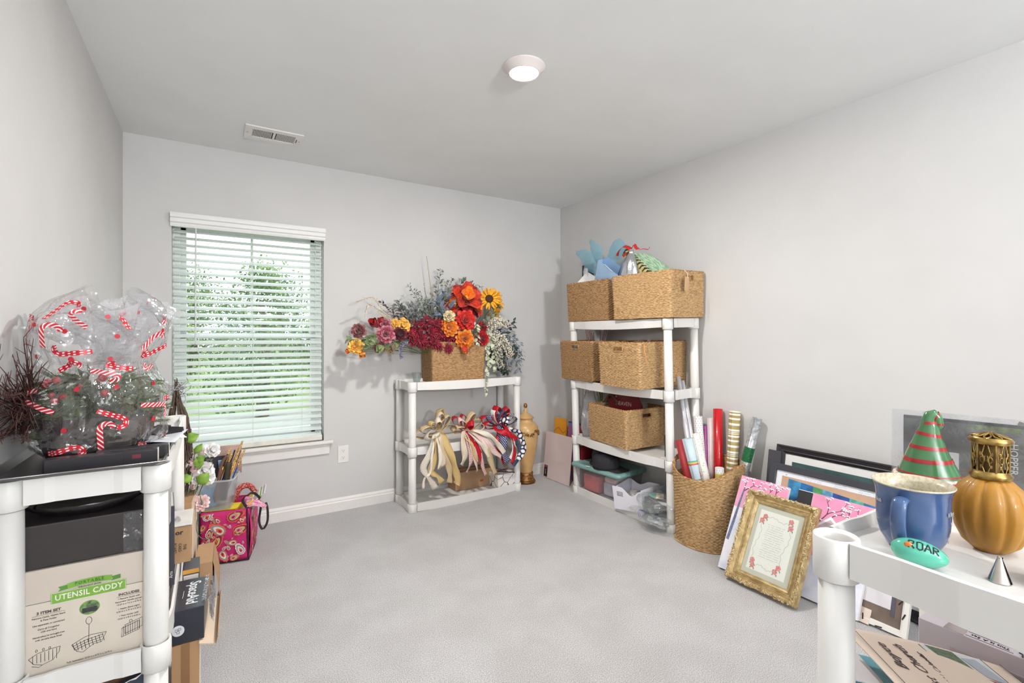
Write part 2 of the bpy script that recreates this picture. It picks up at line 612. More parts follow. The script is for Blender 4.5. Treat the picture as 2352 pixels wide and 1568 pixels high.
f += [(j, q+j, q+j+1, j+1) for j in range(nv-1)]+[(nv+j, nv+j+1, q+nv+j+1, q+nv+j) for j in range(nv-1)]
sl.add(v, f)
so = sl.obj('slat', slat_m, bl)
nsl = 32
zt, zb = WZ1-0.085, WZ0+0.045
rr = random.Random(3)
for i in range(nsl):
    o = so if i == 0 else so.copy()
    if i:
        COL.objects.link(o)
    z = lerp(zt, zb, i/(nsl-1))
    o.location = (0, 0.036, z)
    o.rotation_euler = (R(27+rr.uniform(-1.2, 1.2)), 0, 0)
MB().box((0, 0.032, WZ0+0.019), (bw-0.02, 0.052, 0.036), bev=0.004).obj('bottom_rail', mat('rail_cream', (232, 230, 218), 0.4), bl)
cm = mat('blind_cord', (224, 226, 222), 0.6)
for x in (-0.30, 0.0, 0.30):
    b = MB()
    for y in (0.012, 0.06):
        b.tube([(x, y, WZ1-0.06), (x, y, WZ0+0.04)], 0.0009, 5)
    b.obj('ladder_cord', cm, bl)
b = MB().tube([(-0.315, -0.008, WZ1-0.05), (-0.317, -0.010, 1.55), (-0.316, -0.010, 1.20)], 0.0045, 8)
b.ball((-0.316, -0.010, 1.20), 0.006)
b.obj('tilt_wand', mat('wand_clear', (215, 218, 215), 0.2), bl)
# ---- outlet
o = T('wall_outlet', 'white duplex power outlet on the wall right of the window', 'outlet', Lm(0.806, BW, 0.40))
MB().box((0, -0.003, 0), (0.075, 0.006, 0.122), bev=0.003).obj('cover_plate', trim_m, o)
dk = mat('slot_dark', (60, 55, 52), 0.6)
for z in (0.024, -0.024):
    rc = MB()
    pr = [(0.0175*math.cos(2*PI*i/24), max(-0.0145, min(0.0145, 0.0175*math.sin(2*PI*i/24)))) for i in range(24)]
    rc.prism(pr, 0, 0.003, M=Fm((0, -0.0055, z), (1, 0, 0), (0, 0, 1)))
    ro = rc.obj('receptacle', trim_m, o)
    b = MB()
    for x in (-0.006, 0.006):
        b.box((x, -0.0088, z+0.003), (0.0018, 0.001, 0.007))
    b.box((0, -0.0088, z-0.007), (0.004, 0.001, 0.004))
    b.obj('slot', dk, ro)
# ---- ceiling light, plus an unseen second one added as fill
def ceiling_light(x, y, label):
    o = T('ceiling_light', label, 'light', Lm(x, y, H))
    MB().lathe([(0.0, 0.0), (0.094, 0.0), (0.094, -0.003), (0.088, -0.006), (0.069, -0.030), (0.066, -0.032), (0.064, -0.026), (0.0, -0.026)], 40).obj('trim_ring', mat('fixture_white', (226, 216, 212), 0.4, var=0.01), o)
    MB().lathe([(0.0, -0.036), (0.03, -0.0355), (0.055, -0.033), (0.0645, -0.028)], 40).obj('lens', mat('lamp_lens', (255, 255, 255), 0.5, emit=(255, 247, 235), estr=7), o)
ceiling_light(1.175, 1.78, 'round white flush ceiling light, lit, in the middle of the ceiling')
ceiling_light(1.175, -0.35, 'round white flush ceiling light added out of view behind the camera as fill')
# ---- unseen uplighter added behind the camera to carry the fill light
o = T('fill_uplighter', 'black uplighter added out of view behind the camera as fill light', 'lamp', Lm(0.75, -2.55, 0))
lmk = mat('fill_lamp_black', (40, 40, 42), 0.4)
MB().lathe([(0, 0), (0.14, 0), (0.14, 0.012), (0.02, 0.03), (0, 0.03)], 32).obj('fill_lamp_base', lmk, o)
MB().cyl((0, 0, 0.025), (0, 0, 1.58), 0.012).obj('pole', lmk, o)
MB().lathe([(0.0, 1.57), (0.05, 1.58), (0.14, 1.63), (0.20, 1.70), (0.197, 1.70), (0.135, 1.635), (0.0, 1.59)], 32).obj('bowl_shade', lmk, o)
# ---- ceiling vent
o = T('ceiling_vent', 'white rectangular air vent in the ceiling above the window', 'vent', Lm(0.316, 3.178, H))
b = MB()
vw, vd = 0.305, 0.205
sw, sd = 0.226, 0.115
b.box((0, (vd+sd)/4, -0.004), (vw, (vd-sd)/2, 0.008), bev=0.002)
b.box((0, -(vd+sd)/4, -0.004), (vw, (vd-sd)/2, 0.008), bev=0.002)
b.box(((vw+sw)/4, 0, -0.004), ((vw-sw)/2, sd+0.002, 0.008))
b.box((-(vw+sw)/4, 0, -0.004), ((vw-sw)/2, sd+0.002, 0.008))
b.box((0, 0, -0.0055), (0.012, sd, 0.003))
b.obj('face_frame', trim_m, o)
MB().box((0, 0, -0.0008), (sw, sd, 0.0012)).obj('duct_backing', mat('duct_dark', (98, 98, 98), 0.8), o)
fin = MB().box((0, 0, 0), (0.0042, sd, 0.0016))
f0 = None
for i in range(28):
    side = -1 if i < 14 else 1
    kx = (i % 14)
    x = side*(0.012+0.0072*(kx+0.5)) if side > 0 else -0.012-0.0072*(kx+0.5)
    if f0 is None:
        f0 = fin.obj('louver', trim_m, o)
        fo = f0
    else:
        fo = f0.copy()
        COL.objects.link(fo)
    fo.location = (x, 0, -0.005)
    fo.rotation_euler = (0, R(35*side), 0)
b = MB()
b.box((0.122, 0.015, -0.009), (0.004, 0.018, 0.003))
b.box((0.122, -0.012, -0.009), (0.004, 0.02, 0.003))
b.obj('damper_lever', dk, o)
b = MB()
for x in (-0.138, 0.138):
    b.cyl((x, 0, -0.0095), (x, 0, -0.007), 0.004, n=10)
b.obj('screw', mat('screw_grey', (150, 148, 146), 0.4), o)
# ---- outdoors
grass = mat('grass', (150, 168, 108), 0.9, var=0.2, vscale=0.5, col2=(110, 140, 80))
g = MB().box((0, 43.9, -1.02), (160, 80, 0.04)).obj('lawn', grass)
tag(g, None, None, None, 'structure')
drv = MB().box((4, 14, -0.995), (30, 2.5, 0.02)).obj('driveway', mat('driveway_concrete', (190, 188, 184), 0.9))
tag(drv, None, None, None, 'structure')
leaf_ms = [mat('leaf_mid', (128, 152, 92), 0.6, col2=(70, 98, 54), vscale=0.8), mat('leaf_bright', (168, 186, 112), 0.6, col2=(116, 146, 80), vscale=0.8), mat('leaf_blue', (112, 136, 112), 0.6, col2=(78, 100, 80), vscale=0.8)]
bark = mat('bark', (110, 96, 80), 0.9, var=0.2)
def tree(x, y, h, w, km, label, seed, shrub=False):
    rr = random.Random(seed)
    t = T('shrub' if shrub else 'tree', label, 'shrub' if shrub else 'tree', Lm(x, y, -1.0))
    if not shrub:
        MB().tube([(0, 0, 0), (0.1, 0, h*0.4), (0, 0.1, h*0.8)], [w*0.05, w*0.035, w*0.012], 8).obj('trunk', bark, t)
    nl = 5200 if not shrub else 2600
    V = []
    z0 = 0.12 if not shrub else 0.0
    cl = []
    for i in range(26):
        zz = rr.random()
        rad = math.sin(PI*min(1, 0.15+zz*0.85))**0.7*w*0.5
        a = rr.uniform(0, 2*PI)
        q = rad*rr.uniform(0.2, 1)
        cl.append((q*math.cos(a), q*math.sin(a), h*(z0+(0.98-z0)*zz), w*rr.uniform(0.10, 0.22)))
    F = []
    for i in range(nl):
        c = rr.choice(cl)
        d = Vector((rr.gauss(0, 1), rr.gauss(0, 1), rr.gauss(0, 1))).normalized()*c[3]*rr.uniform(0.5, 1.1)
        p = Vector(c[:3])+d
        p.z = max(0.05, p.z)
        s_ = w*0.013*rr.uniform(0.6, 1.6)
        a = Vector((rr.gauss(0, 1), rr.gauss(0, 1), rr.gauss(0, 1))).normalized()*s_
        bb = a.orthogonal().normalized()*s_*0.7
        k = len(V)
        V += [p-a, p+bb, p+a, p-bb]
        F.append((k, k+1, k+2, k+3))
    mb = MB()
    mb.v = [tuple(q) for q in V]
    mb.uv = [(0, 0)]*len(V)
    mb.f = F
    mb.m = [0]*len(F)
    mb.s = [False]*len(F)
    tag(mb.obj('foliage', leaf_ms[km], t), kind='stuff')
# seen through the window from X=0,Y=0: bearing X/Y from about -0.06 to 0.19
for i, (x, y, h, w, km, lb) in enumerate([
    (1.2, 15.0, 4.0, 3.6, 0, 'round leafy green tree beyond the middle of the window'),
    (-1.7, 10.5, 4.3, 2.8, 2, 'blue green tree rising at the left edge of the window'),
    (3.05, 14.0, 3.3, 2.7, 1, 'rounded light green tree in the right part of the window'),
    (-0.9, 31.5, 5.4, 5.4, 0, 'distant green tree between the left and middle trees'),
    (2.9, 26.5, 4.9, 5.4, 2, 'distant blue green tree behind the middle tree'),
    (4.9, 17.0, 4.0, 4.2, 1, 'pale green tree beyond the right half of the window'),
    (-3.9, 23.5, 4.6, 5.2, 0, 'dark green tree far left beyond the window'),
    (8.2, 24.0, 4.6, 6.0, 2, 'grey green tree far right beyond the window')]):
    tree(x, y, h, w, km, lb, 40+i)
for i, (x, y) in enumerate([(-3.6, 19.6), (-0.9, 19.6), (1.8, 19.6), (4.5, 20.6), (7.2, 19.6), (9.9, 19.6)]):
    tree(x, y, 2.6, 2.6, 1 if i % 2 else 0, ['bright green shrub in the low hedge beyond the lawn', 'yellow green shrub in the low hedge beyond the lawn'][i % 2], 70+i, True)
for s_ in [o for o in COL.objects if o.name.startswith('shrub')]:
    s_['group'] = 'hedge beyond the lawn, '+('darker' if 'bright' in s_['label'] else 'lighter')+' shrubs'
# ============================================================ plastic shelf units
def shelf_unit(label, M, Lx=0.93, D=0.33, tops=(0.06, 0.46, 0.92), lip=0.02):
    """local x along the length, y across the depth, origin = centre of the footprint"""
    t = T('shelf_unit', label, 'shelf unit', M)
    rs, rp = 0.0335, 0.0275
    hx, hy = Lx/2-rs, D/2-rs
    tb = MB()
    th_ = 0.056
    for sx in (-1, 1):
        for sy in (-1, 1):
            Mx = Matrix.Translation((sx*hx, sy*hy, 0))
            tb.lathe([(0.026, -0.006), (0.030, 0.0), (rs, -0.002), (rs, -th_-0.012), (rp+0.001, -th_-0.016), (rp+0.001, -th_-0.01), (0.0275, -th_), (0.026, -0.006)], 20, 0, Mx)
            tb.cyl((sx*hx, sy*hy, -th_), (sx*hx, sy*hy, -th_+0.004), 0.0275, n=20)
    n = 12
    # long rails (bowed lower edge) and short rails
    for s_ in (-1, 1):
        y = s_*(D/2-0.009)
        v = []
        for i in range(n+1):
            x = lerp(-hx+0.029, hx-0.029, i/n)
            out = 0.004 if 0.1 < i/n < 0.9 else -0.003
            low = -th_-(0.010*math.sin(PI*i/n))
            for yy, zz in ((y+s_*out, -0.001), (y+s_*out-s_*0.007, 0.0), (y+s_*out-s_*0.012, -lip-0.004), (y+s_*out-s_*0.007, low+0.002), (y+s_*out, low)):
                v.append((x, yy, zz))
        f = [(i*5+j, (i+1)*5+j, (i+1)*5+(j+1) % 5, i*5+(j+1) % 5) for i in range(n) for j in range(5)]
        tb.add(v, f)
        x = s_*(Lx/2-0.009)
        v = []
        for i in range(n+1):
            y2 = lerp(-hy+0.029, hy-0.029, i/n)
            inn = -0.005*(1 if 0.22 < i/n < 0.78 else 0)
            low = -th_-0.004
            for xx, zz in ((x+s_*inn, -0.001), (x+s_*inn-s_*0.007, 0.0), (x+s_*inn-s_*0.012, -lip-0.004), (x+s_*inn-s_*0.007, low+0.002), (x+s_*inn, low)):
                v.append((xx, y2, zz))
        f = [(i*5+j, (i+1)*5+j, (i+1)*5+(j+1) % 5, i*5+(j+1) % 5) for i in range(n) for j in range(5)]
        tb.add(v, f)
    tb.box((0, 0, -lip-0.004), (Lx-0.040, D-0.040, 0.006))
    for i in range(5):
        tb.box((0, (i-2)*D/6, -lip-0.014), (Lx-0.03, 0.004, 0.014))
    first = None
    for z in tops:
        if first is None:
            first = tb.obj('shelf_tray', white_pl, t)
            o = first
        else:
            o = first.copy()
            COL.objects.link(o)
        o.location = (0, 0, z)
    pr = None
    for a, b_ in zip(tops[:-1], tops[1:]):
        hh = (b_-th_)-(a-0.005)
        for sx in (-1, 1):
            for sy in (-1, 1):
                mb = MB().lathe([(0.0, 0), (rp-0.002, 0), (rp-0.002, 0.01), (rp, 0.02), (rp-0.0015, hh), (0, hh)], 20)
                if pr is None or abs(pr[0]-hh) > 1e-4:
                    pr = (hh, mb.obj('post', white_pl, t))
                    o = pr[1]
                else:
                    o = pr[1].copy()
                    COL.objects.link(o)
                o.location = (sx*hx, sy*hy, a-0.005)
    return t
shelf_unit('small white three-tier shelf under the flower basket by the back wall', Lm(1.655, 3.41, 0, 1.2), 0.96, 0.32)
shelf_unit('tall white four-tier shelf in the back right corner holding wicker baskets', Lm(2.615, 2.53, 0, 90)@Matrix.Rotation(R(-1.6), 4, 'X'), 1.0, 0.32, (0.06, 0.462, 0.905, 1.365))
shelf_unit('white three-tier shelf along the left wall under the wrapped gift basket', Lm(-0.258, 1.985, 0, 90), 0.93, 0.34)
shelf_unit('white three-tier shelf at the right front carrying the blue mug', Lm(1.098, -0.038, 0, 90), 0.93, 0.50)
# ============================================================ wicker
straw = mat('seagrass_straw', (206, 170, 122), 0.72, col2=(152, 116, 76), vscale=55, stretch=(1, 1, 2.5), det=4, lo=0.3, hi=0.62)
straw_dk = mat('seagrass_rim', (196, 150, 100), 0.75, col2=(140, 98, 58), vscale=40)
straw_b = mat('seagrass_brown', (184, 146, 102), 0.75, col2=(130, 96, 62), vscale=55, stretch=(1, 1, 2.5), det=4, lo=0.3, hi=0.62)
def weave(outline, Hh, parent, m, p=0.0085, q=0.0165, amp=0.0062, taper=0.0, holes=(), top=None, seed=0, wob=0.002):
    """outline: closed list of (x,y) at equal spacing q/3, walked anticlockwise; top(i)->height factor; holes: list of (s0,s1,z0,z1)"""
    n = len(outline)
    rng = np.random.default_rng(seed)
    rows = max(2, int(round(Hh/p)))
    pts = np.array(outline)
    nx = np.roll(pts, -1, 0)-np.roll(pts, 1, 0)
    nrm = np.stack([nx[:, 1], -nx[:, 0]], 1)
    nrm /= np.linalg.norm(nrm, axis=1)[:, None]+1e-9
    seg = np.linalg.norm(np.roll(pts, -1, 0)-pts, axis=1)
    s = np.concatenate([[0], np.cumsum(seg)[:-1]])
    tp = np.array([top(pts[i][0], pts[i][1]) for i in range(n)]) if top else np.ones(n)
    V, UV = [], []
    sub = 3
    nr = rows*sub
    stk = s/q
    woblo = rng.normal(0, wob, (rows+2, n//8+2))
    for r in range(nr+1):
        row = min(rows-1, r//sub)
        ph = (r % sub)/sub if r < nr else 0
        prof = math.sin(PI*ph)**0.4 if 0 < ph < 1 else 0.0
        ou = 0.5+0.5*np.cos(PI*(stk+row))
        w_ = np.interp(np.arange(n), np.arange(n//8+2)*8, woblo[row])
        d = amp*(prof*(0.12+0.88*ou**0.8)+0.0)+w_*0.35
        z = Hh*(r/nr)*tp+w_*0.5
        t = (1-r/nr)*taper
        P = pts+nrm*(d-t)[:, None] if not np.isscalar(d) else pts
        V.append(np.column_stack([P, z]))
    Vo = np.concatenate(V)
    Vi = np.column_stack([np.tile(pts, (nr+1, 1))-np.tile(nrm, (nr+1, 1))*0.008, Vo[:, 2]])
    if taper:
        tt = np.repeat((1-np.arange(nr+1)/nr)*taper, n)
        Vi[:, :2] -= np.tile(nrm, (nr+1, 1))*tt[:, None]
    def inhole(r, i):
        z = Hh*(r+0.5)/nr
        for (a, b_, z0, z1) in holes:
            if a <= s[i] <= b_ and z0 <= z <= z1:
                return True
        return False
    F = []
    hole_any = bool(holes)
    for r in range(nr):
        for i in range(n):
            if hole_any and inhole(r, i):
                continue
            j = (i+1) % n
            F.append((r*n+i, r*n+j, (r+1)*n+j, (r+1)*n+i))
    F2 = [(a+len(Vo), d_+len(Vo), c+len(Vo), b_+len(Vo)) for (a, b_, c, d_) in F]
    mb = MB()
    mb.v = [tuple(x) for x in Vo]+[tuple(x) for x in Vi]
    mb.uv = [(0, 0)]*len(mb.v)
    mb.f = F+F2
    k = len(mb.v)
    mb.m = [0]*len(mb.f)
    mb.s = [True]*len(mb.f)
    o = mb.obj('woven_body', m, parent)
    # rim: braided rope
    rim = MB()
    zt = Hh*tp
    path = [(pts[i][0]-nrm[i][0]*0.004, pts[i][1]-nrm[i][1]*0.004, zt[i]) for i in range(0, n, 1)]
    path = path+[path[0]]
    rad = [0.0062+0.0018*math.sin(i*1.4) for i in range(len(path))]
    rim.tube(path, rad, 6, 0, False)
    rim.obj('braided_rim', straw_dk, parent)
    for (a, b_, z0, z1) in holes:
        idx = [i for i in range(n) if a <= s[i] <= b_]
        lo = [(pts[i][0], pts[i][1], z0) for i in idx]
        hi = [(pts[i][0], pts[i][1], z1) for i in idx][::-1]
        loop = [Vector(x) for x in lo+hi]
        loop.append(loop[0])
        hb = MB().tube(loop, [0.0058+0.0012*math.sin(i*1.7) for i in range(len(loop))], 6, 0, False)
        hb.obj('handle_edge', straw_dk, parent)
    bt = MB()
    bt.add([(p_[0]*0.97, p_[1]*0.97, 0.004) for p_ in outline], [tuple(range(n))])
    bt.obj('base', m, parent)
    return o
def rrect(L, Wd, r, step):
    """closed rounded rectangle walked anticlockwise from (-L/2.., -W/2): side order front(-y), right(+x), back(+y), left(-x)"""
    P = []
    cs = [(L/2-r, -Wd/2+r, -PI/2), (L/2-r, Wd/2-r, 0), (-L/2+r, Wd/2-r, PI/2), (-L/2+r, -Wd/2+r, PI)]
    raw = []
    raw.append((-L/2+r, -Wd/2))
    for (x, y, a) in cs:
        for k in range(7):
            t = a+PI/2*k/6
            raw.append((x+r*math.cos(t), y+r*math.sin(t)))
    raw.append(raw[0])
    raw = np.array(raw)
    d = np.concatenate([[0], np.cumsum(np.linalg.norm(np.diff(raw, axis=0), axis=1))])
    n = int(round(d[-1]/step))
    n -= n % 6
    t = np.linspace(0, d[-1], n, endpoint=False)
    return list(zip(np.interp(t, d, raw[:, 0]), np.interp(t, d, raw[:, 1])))
def basket(label, M, L, Wd, Hh, holes=(), m=None, q=0.0165, seed=0, taper=0.008, name='wicker_basket', group=None):
    """holes: sides 'f','r','b','l'"""
    t = T(name, label, 'basket', M, group)
    out = rrect(L, Wd, 0.018, q/3)
    hs = []
    per = 2*(L+Wd)
    for h in holes:
        c = {'f': L/2-0.015, 'r': L+Wd/2-0.02, 'b': 1.5*L+Wd-0.03, 'l': 2*L+1.5*Wd-0.045}[h]
        hs.append((c-0.045, c+0.045, Hh-0.058, Hh-0.026))
    weave(out, Hh, t, m or straw, q=q, holes=hs, seed=seed, taper=taper)
    return t
# ---- on the tall shelf: frame of the tall unit
MT = Lm(2.615, 2.53, 0, 90) @ Matrix.Rotation(R(-1.6), 4, 'X')
def onT(wx, wy, z, rz=0):
    """world x, y (at floor level) -> leaning frame of the tall unit; local x = world +Y, local y = world -X"""
    return MT @ Lm(wy-2.53, 2.615-wx, z, rz)
# baskets built with local 'f' side facing -y; facing world -X needs rz = +180 in this frame
basket('wicker basket on the top shelf, left one, holding the blue gift bag', onT(2.635, 2.815, 1.368, 180), 0.47, 0.34, 0.295, ('r', 'l'), straw_b, seed=1)
basket('big wicker basket with a paper tag on the top shelf', onT(2.615, 2.255, 1.368, 183), 0.49, 0.36, 0.295, ('r', 'l'), straw, q=0.018, seed=2)
basket('wicker basket with an empty dark handle hole on the second shelf down, left one', onT(2.64, 2.925, 0.909, 180), 0.39, 0.40, 0.30, ('f', 'b'), straw_b, seed=3)
basket('wicker basket showing orange paper through its handle hole on the second shelf down', onT(2.585, 2.375, 0.909, 179), 0.40, 0.45, 0.30, ('f', 'b'), straw, q=0.018, seed=4)
basket('wicker basket on the third shelf down with a red sign standing in it', onT(2.63, 2.59, 0.466, 180-6), 0.45, 0.36, 0.27, ('r', 'l'), straw, seed=5)
basket('wicker basket on the small white shelf overflowing with artificial flowers', Lm(1.60, 3.425, 0.900, -5), 0.43, 0.27, 0.30, ('l',), straw_b, seed=6)
# paper tag
o = T('paper_tag', 'small brown paper tag hanging from the handle of the big top basket', 'tag', Lm(2.515, 1.968, 1.625, 0, 0, 3)@Matrix.Scale(1.15, 4))
MB().box((0, -0.002, -0.045), (0.034, 0.0016, 0.075)).obj('card', mat('kraft_tag', (196, 160, 122), 0.8), o)
MB().tube(smooth_path([(-0.02, 0.004, 0.03), (0, -0.004, 0.01), (0.002, -0.003, -0.012)]), 0.0016, 6).obj('string', mat('tag_string', (222, 214, 200), 0.8), o)
# ---- corner hamper with wrapping paper rolls
hm = T('wicker_hamper', 'tall round-fronted wicker hamper full of wrapping paper rolls', 'basket', Lm(2.572, 1.862, 0))
out = []
n = 222
for i in range(n):
    a = 2*PI*i/n
    e = 0.75
    cx_, sx_ = math.cos(a), math.sin(a)
    r = 1.0
    x = 0.19*math.copysign(abs(cx_)**(e if cx_ > 0 else 1.0), cx_)
    y = 0.20*math.copysign(abs(sx_)**(0.9), sx_)
    out.append((x, y))
def htop(x, y):
    th = math.atan2(y+0.03, -(x+0.02))
    return 1.0+0.22*min(1.0, 1-math.cos(th))
weave(out, 0.405, hm, straw, p=0.0085, q=0.0158, amp=0.0066, taper=0.022, top=htop, seed=9)
MB().tube(smooth_path([(0.15, -0.165, 0.47), (0.152, -0.172, 0.50), (0.15, -0.172, 0.525), (0.146, -0.168, 0.532)]), [0.006]*19, 8).obj('hook', mat('hook_black', (38, 36, 36), 0.4), hm)
# ============================================================ wrapping paper rolls in the hamper
core_m = mat('card_core', (150, 112, 80), 0.9)
def roll(label, base, top, r, m, hollow=True, wrap=None, group=None, bands=None, name='paper_roll'):
    b_, t_ = Vector(base), Vector(top)
    ax = (t_-b_)
    L = ax.length
    ax.normalize()
    side = ax.cross(Vector((0, 1, 0))).normalized()
    M = Matrix((side, ax.cross(side), ax)).transposed().to_4x4()
    M.translation = b_
    t = T(name, label, 'wrapping paper', M, group)
    n = 28
    v, uv = [], []
    turns = 1.25
    k = int(n*turns)
    mb = MB()
    # spiral sheet
    def fn(u, w):
        a = u*turns*2*PI
        rr_ = r*(1-0.06*u)
        return (rr_*math.cos(a), rr_*math.sin(a), w*L)
    mb.sheet(fn, k, 2, su=turns, sv=L)
    mb.cyl((0, 0, 0), (0, 0, 0.002), r*0.93, n=20)
    mb.obj('paper', m, t, solid=0.0008)
    if hollow:
        MB().lathe([(r*0.80, 0.004), (r*0.80, L-0.006), (r*0.74, L-0.006), (r*0.74, L-0.10), (0, L-0.10)], 20).obj('tube_core', core_m, t)
    else:
        MB().lathe([(r*0.9, L-0.004), (0, L-0.004)], 20).obj('tube_core', m, t)
    for (z0, z1, bm) in (bands or []):
        MB().lathe([(r*1.02, L*z0), (r*1.02, L*z1)], 28).obj('printed_band', bm, t)
    return t
w_dot = pat('paper_grey_dots', 'dots', (236, 234, 232), (176, 178, 184), 10, 70, 0.2, 0.5)
w_red = mat('paper_red_foil', (196, 18, 28), 0.28, var=0.03, coat=0.4)
w_pink = mat('paper_pale_pink', (232, 214, 214), 0.5)
w_block = pat('paper_colour_blocks', 'check', (206, 50, 60), (70, 100, 190), 9, 60, 0.5, 0.5)
def stripes_paper():
    m, nt, b = _nt('paper_gold_stripes')
    N, L = nt.nodes, nt.links
    tc = N.new('ShaderNodeTexCoord'); sp = N.new('ShaderNodeSeparateXYZ'); L.new(tc.outputs['UV'], sp.inputs[0])
    rp = N.new('ShaderNodeValToRGB'); rp.color_ramp.interpolation = 'CONSTANT'
    mm = N.new('ShaderNodeMath'); mm.operation = 'MULTIPLY'; mm.inputs[1].default_value = 7.5
    fr = N.new('ShaderNodeMath'); fr.operation = 'FRACT'
    L.new(sp.outputs[1], mm.inputs[0]); L.new(mm.outputs[0], fr.inputs[0]); L.new(fr.outputs[0], rp.inputs[0])
    g, w = S((168, 146, 92)), S((240, 236, 226))
    els = [(0, g), (0.16, w), (0.24, g), (0.36, w), (0.44, g), (0.50, w), (0.53, g), (0.57, w), (0.60, g), (0.64, w), (0.72, g), (0.90, w)]
    rp.color_ramp.elements[0].color = g; rp.color_ramp.elements[0].position = 0
    rp.color_ramp.elements[1].position = els[1][0]; rp.color_ramp.elements[1].color = w
    for p_, c_ in els[2:]:
        e = rp.color_ramp.elements.new(p_); e.color = c_
    L.new(rp.outputs[0], b.inputs['Base Color'])
    b.inputs['Roughness'].default_value = 0.35
    return m
w_gold = stripes_paper()
w_silver = mat('paper_silver_print', (206, 208, 210), 0.3, metal=0.5, vscale=60, col2=(150, 152, 156))
w_green = pat('label_green', 'blobs', (20, 96, 52), (200, 220, 205), 60, 120, 0.68, 0.4)
w_blue = mat('paper_pale_blue', (196, 214, 224), 0.45, var=0.04)
w_doodle = pat('paper_doodles', 'curls', (238, 234, 226), (90, 86, 84), 9, 40, 0.028, 0.5)
w_clear = mat('cellophane_roll', (226, 226, 230), 0.16, metal=0.25, vscale=6, col2=(196, 196, 202), coat=0.5)
w_redfab = mat('paper_dull_red', (176, 52, 56), 0.5, var=0.05)
roll('long thin clear cellophane roll by the shelf post, the taller left one', (2.60, 1.93, 0.06), (2.60, 2.105, 0.985), 0.0155, w_clear, False)
roll('long thin clear cellophane roll by the shelf post, the shorter right one', (2.635, 1.925, 0.06), (2.635, 2.098, 0.955), 0.0145, w_clear, False)
roll('white paper roll with grey dots standing at the back left of the hamper', (2.68, 1.95, 0.05), (2.695, 2.025, 0.725), 0.0285, w_dot)
roll('pale pink paper roll just left of the red one', (2.715, 1.925, 0.05), (2.735, 1.955, 0.72), 0.023, w_pink, False)
roll('short roll with coloured blocks behind the pale pink roll', (2.69, 1.965, 0.05), (2.735, 1.992, 0.665), 0.016, w_block, False)
roll('shiny red foil paper roll standing straight up against the wall', (2.70, 1.875, 0.05), (2.735, 1.905, 0.785), 0.0285, w_red, False)
roll('gold and white striped paper roll against the wall', (2.675, 1.79, 0.05), (2.735, 1.787, 0.785), 0.033, w_gold, False)
roll('silver printed paper roll with a green label band leaning right', (2.62, 1.765, 0.05), (2.725, 1.637, 0.765), 0.028, w_silver, False, bands=[(0.64, 0.76, w_green)])
roll('dull red paper roll with an open card core leaning left at the front', (2.515, 1.86, 0.07), (2.50, 2.012, 0.595), 0.028, w_redfab)
rb = [mat('rain_'+n_, c, 0.45) for n_, c in (('teal', (96, 186, 186)), ('green', (150, 200, 140)), ('yellow', (232, 222, 110)), ('orange', (236, 166, 90)), ('pink', (206, 70, 110)))]
bands = []
for z0 in (0.52, 0.72):
    for k_, bm_ in enumerate(rb):
        bands.append((z0+0.034-k_*0.009, z0+0.043-k_*0.009, bm_))
roll('pale blue paper roll with rainbow bands leaning left', (2.52, 1.795, 0.09), (2.475, 1.930, 0.622), 0.036, w_blue, True, bands=bands)
roll('narrow white roll with black doodles leaning across the front of the hamper', (2.50, 1.765, 0.20), (2.485, 1.882, 0.66), 0.0235, w_doodle)
roll('short white roll with grey dots and a yellow print in the middle of the hamper', (2.60, 1.79, 0.05), (2.60, 1.80, 0.455), 0.026, w_dot, False, bands=[(0.84, 0.92, rb[2])])
roll('stubby white roll with black script lying at the right rim of the hamper', (2.58, 1.765, 0.20), (2.62, 1.70, 0.455), 0.024, w_doodle, False)
roll('bright yellow paper roll behind the dull red one', (2.59, 1.945, 0.05), (2.60, 1.995, 0.52), 0.020, mat('paper_yellow', (236, 206, 40), 0.45), False)
roll('crumpled red tissue roll low in the hamper between the leaning rolls', (2.52, 1.82, 0.05), (2.50, 1.845, 0.44), 0.022, w_redfab, False)
# ============================================================ flower and leaf builders
fm = {}
def fmat(n, c, c2=None, sc=60):
    if n not in fm:
        fm[n] = mat('petal_'+n, c, 0.6, col2=c2 or tuple(int(x*0.72) for x in c), vscale=sc, sheen=0.2)
    return fm[n]
stem_m = mat('stem_green', (92, 116, 66), 0.7, var=0.1)
twig_m = mat('twig_brown', (128, 104, 78), 0.8, var=0.12)
def petals(mb, layers, m=0, seed=0, ruf=0.0):
    """layers: (n, length, width, tilt0 deg, curl deg, base radius, z, mat index)"""
    rr = random.Random(seed)
    for (n, ln, wd, t0, cu, br, z0, mi) in layers:
        ph = rr.uniform(0, 6)
        for k in range(n):
            a = ph+2*PI*k/n+rr.uniform(-.12, .12)
            l2 = ln*rr.uniform(0.9, 1.1)
            tj = t0+rr.uniform(-7, 7)
            nt_ = 4
            rows = []
            r_, z_ = br, z0
            for i in range(nt_+1):
                t = i/nt_
                ang = R(tj+cu*t)
                if i:
                    r_ += math.sin(ang)*l2/nt_
                    z_ += math.cos(ang)*l2/nt_
                w = wd*max(0.05, math.sin(PI*(0.12+0.80*t)))**0.75
                rows.append((r_, z_, w, ang))
            v = []
            for (q, zz, w, ang) in rows:
                for j in (-1, -0.45, 0.45, 1):
                    cup = 0.28*w*(j*j)
                    x = q+cup*(-math.cos(ang))*1.0
                    zc = zz+cup*math.sin(ang)+(rr.uniform(-ruf, ruf) if abs(j) == 1 else 0)
                    y = j*w/2
                    v.append((x*math.cos(a)-y*math.sin(a), x*math.sin(a)+y*math.cos(a), zc))
            f = [(i*4+j, i*4+j+1, (i+1)*4+j+1, (i+1)*4+j) for i in range(nt_) for j in range(3)]
            mb.add(v, f, mi, None, True)
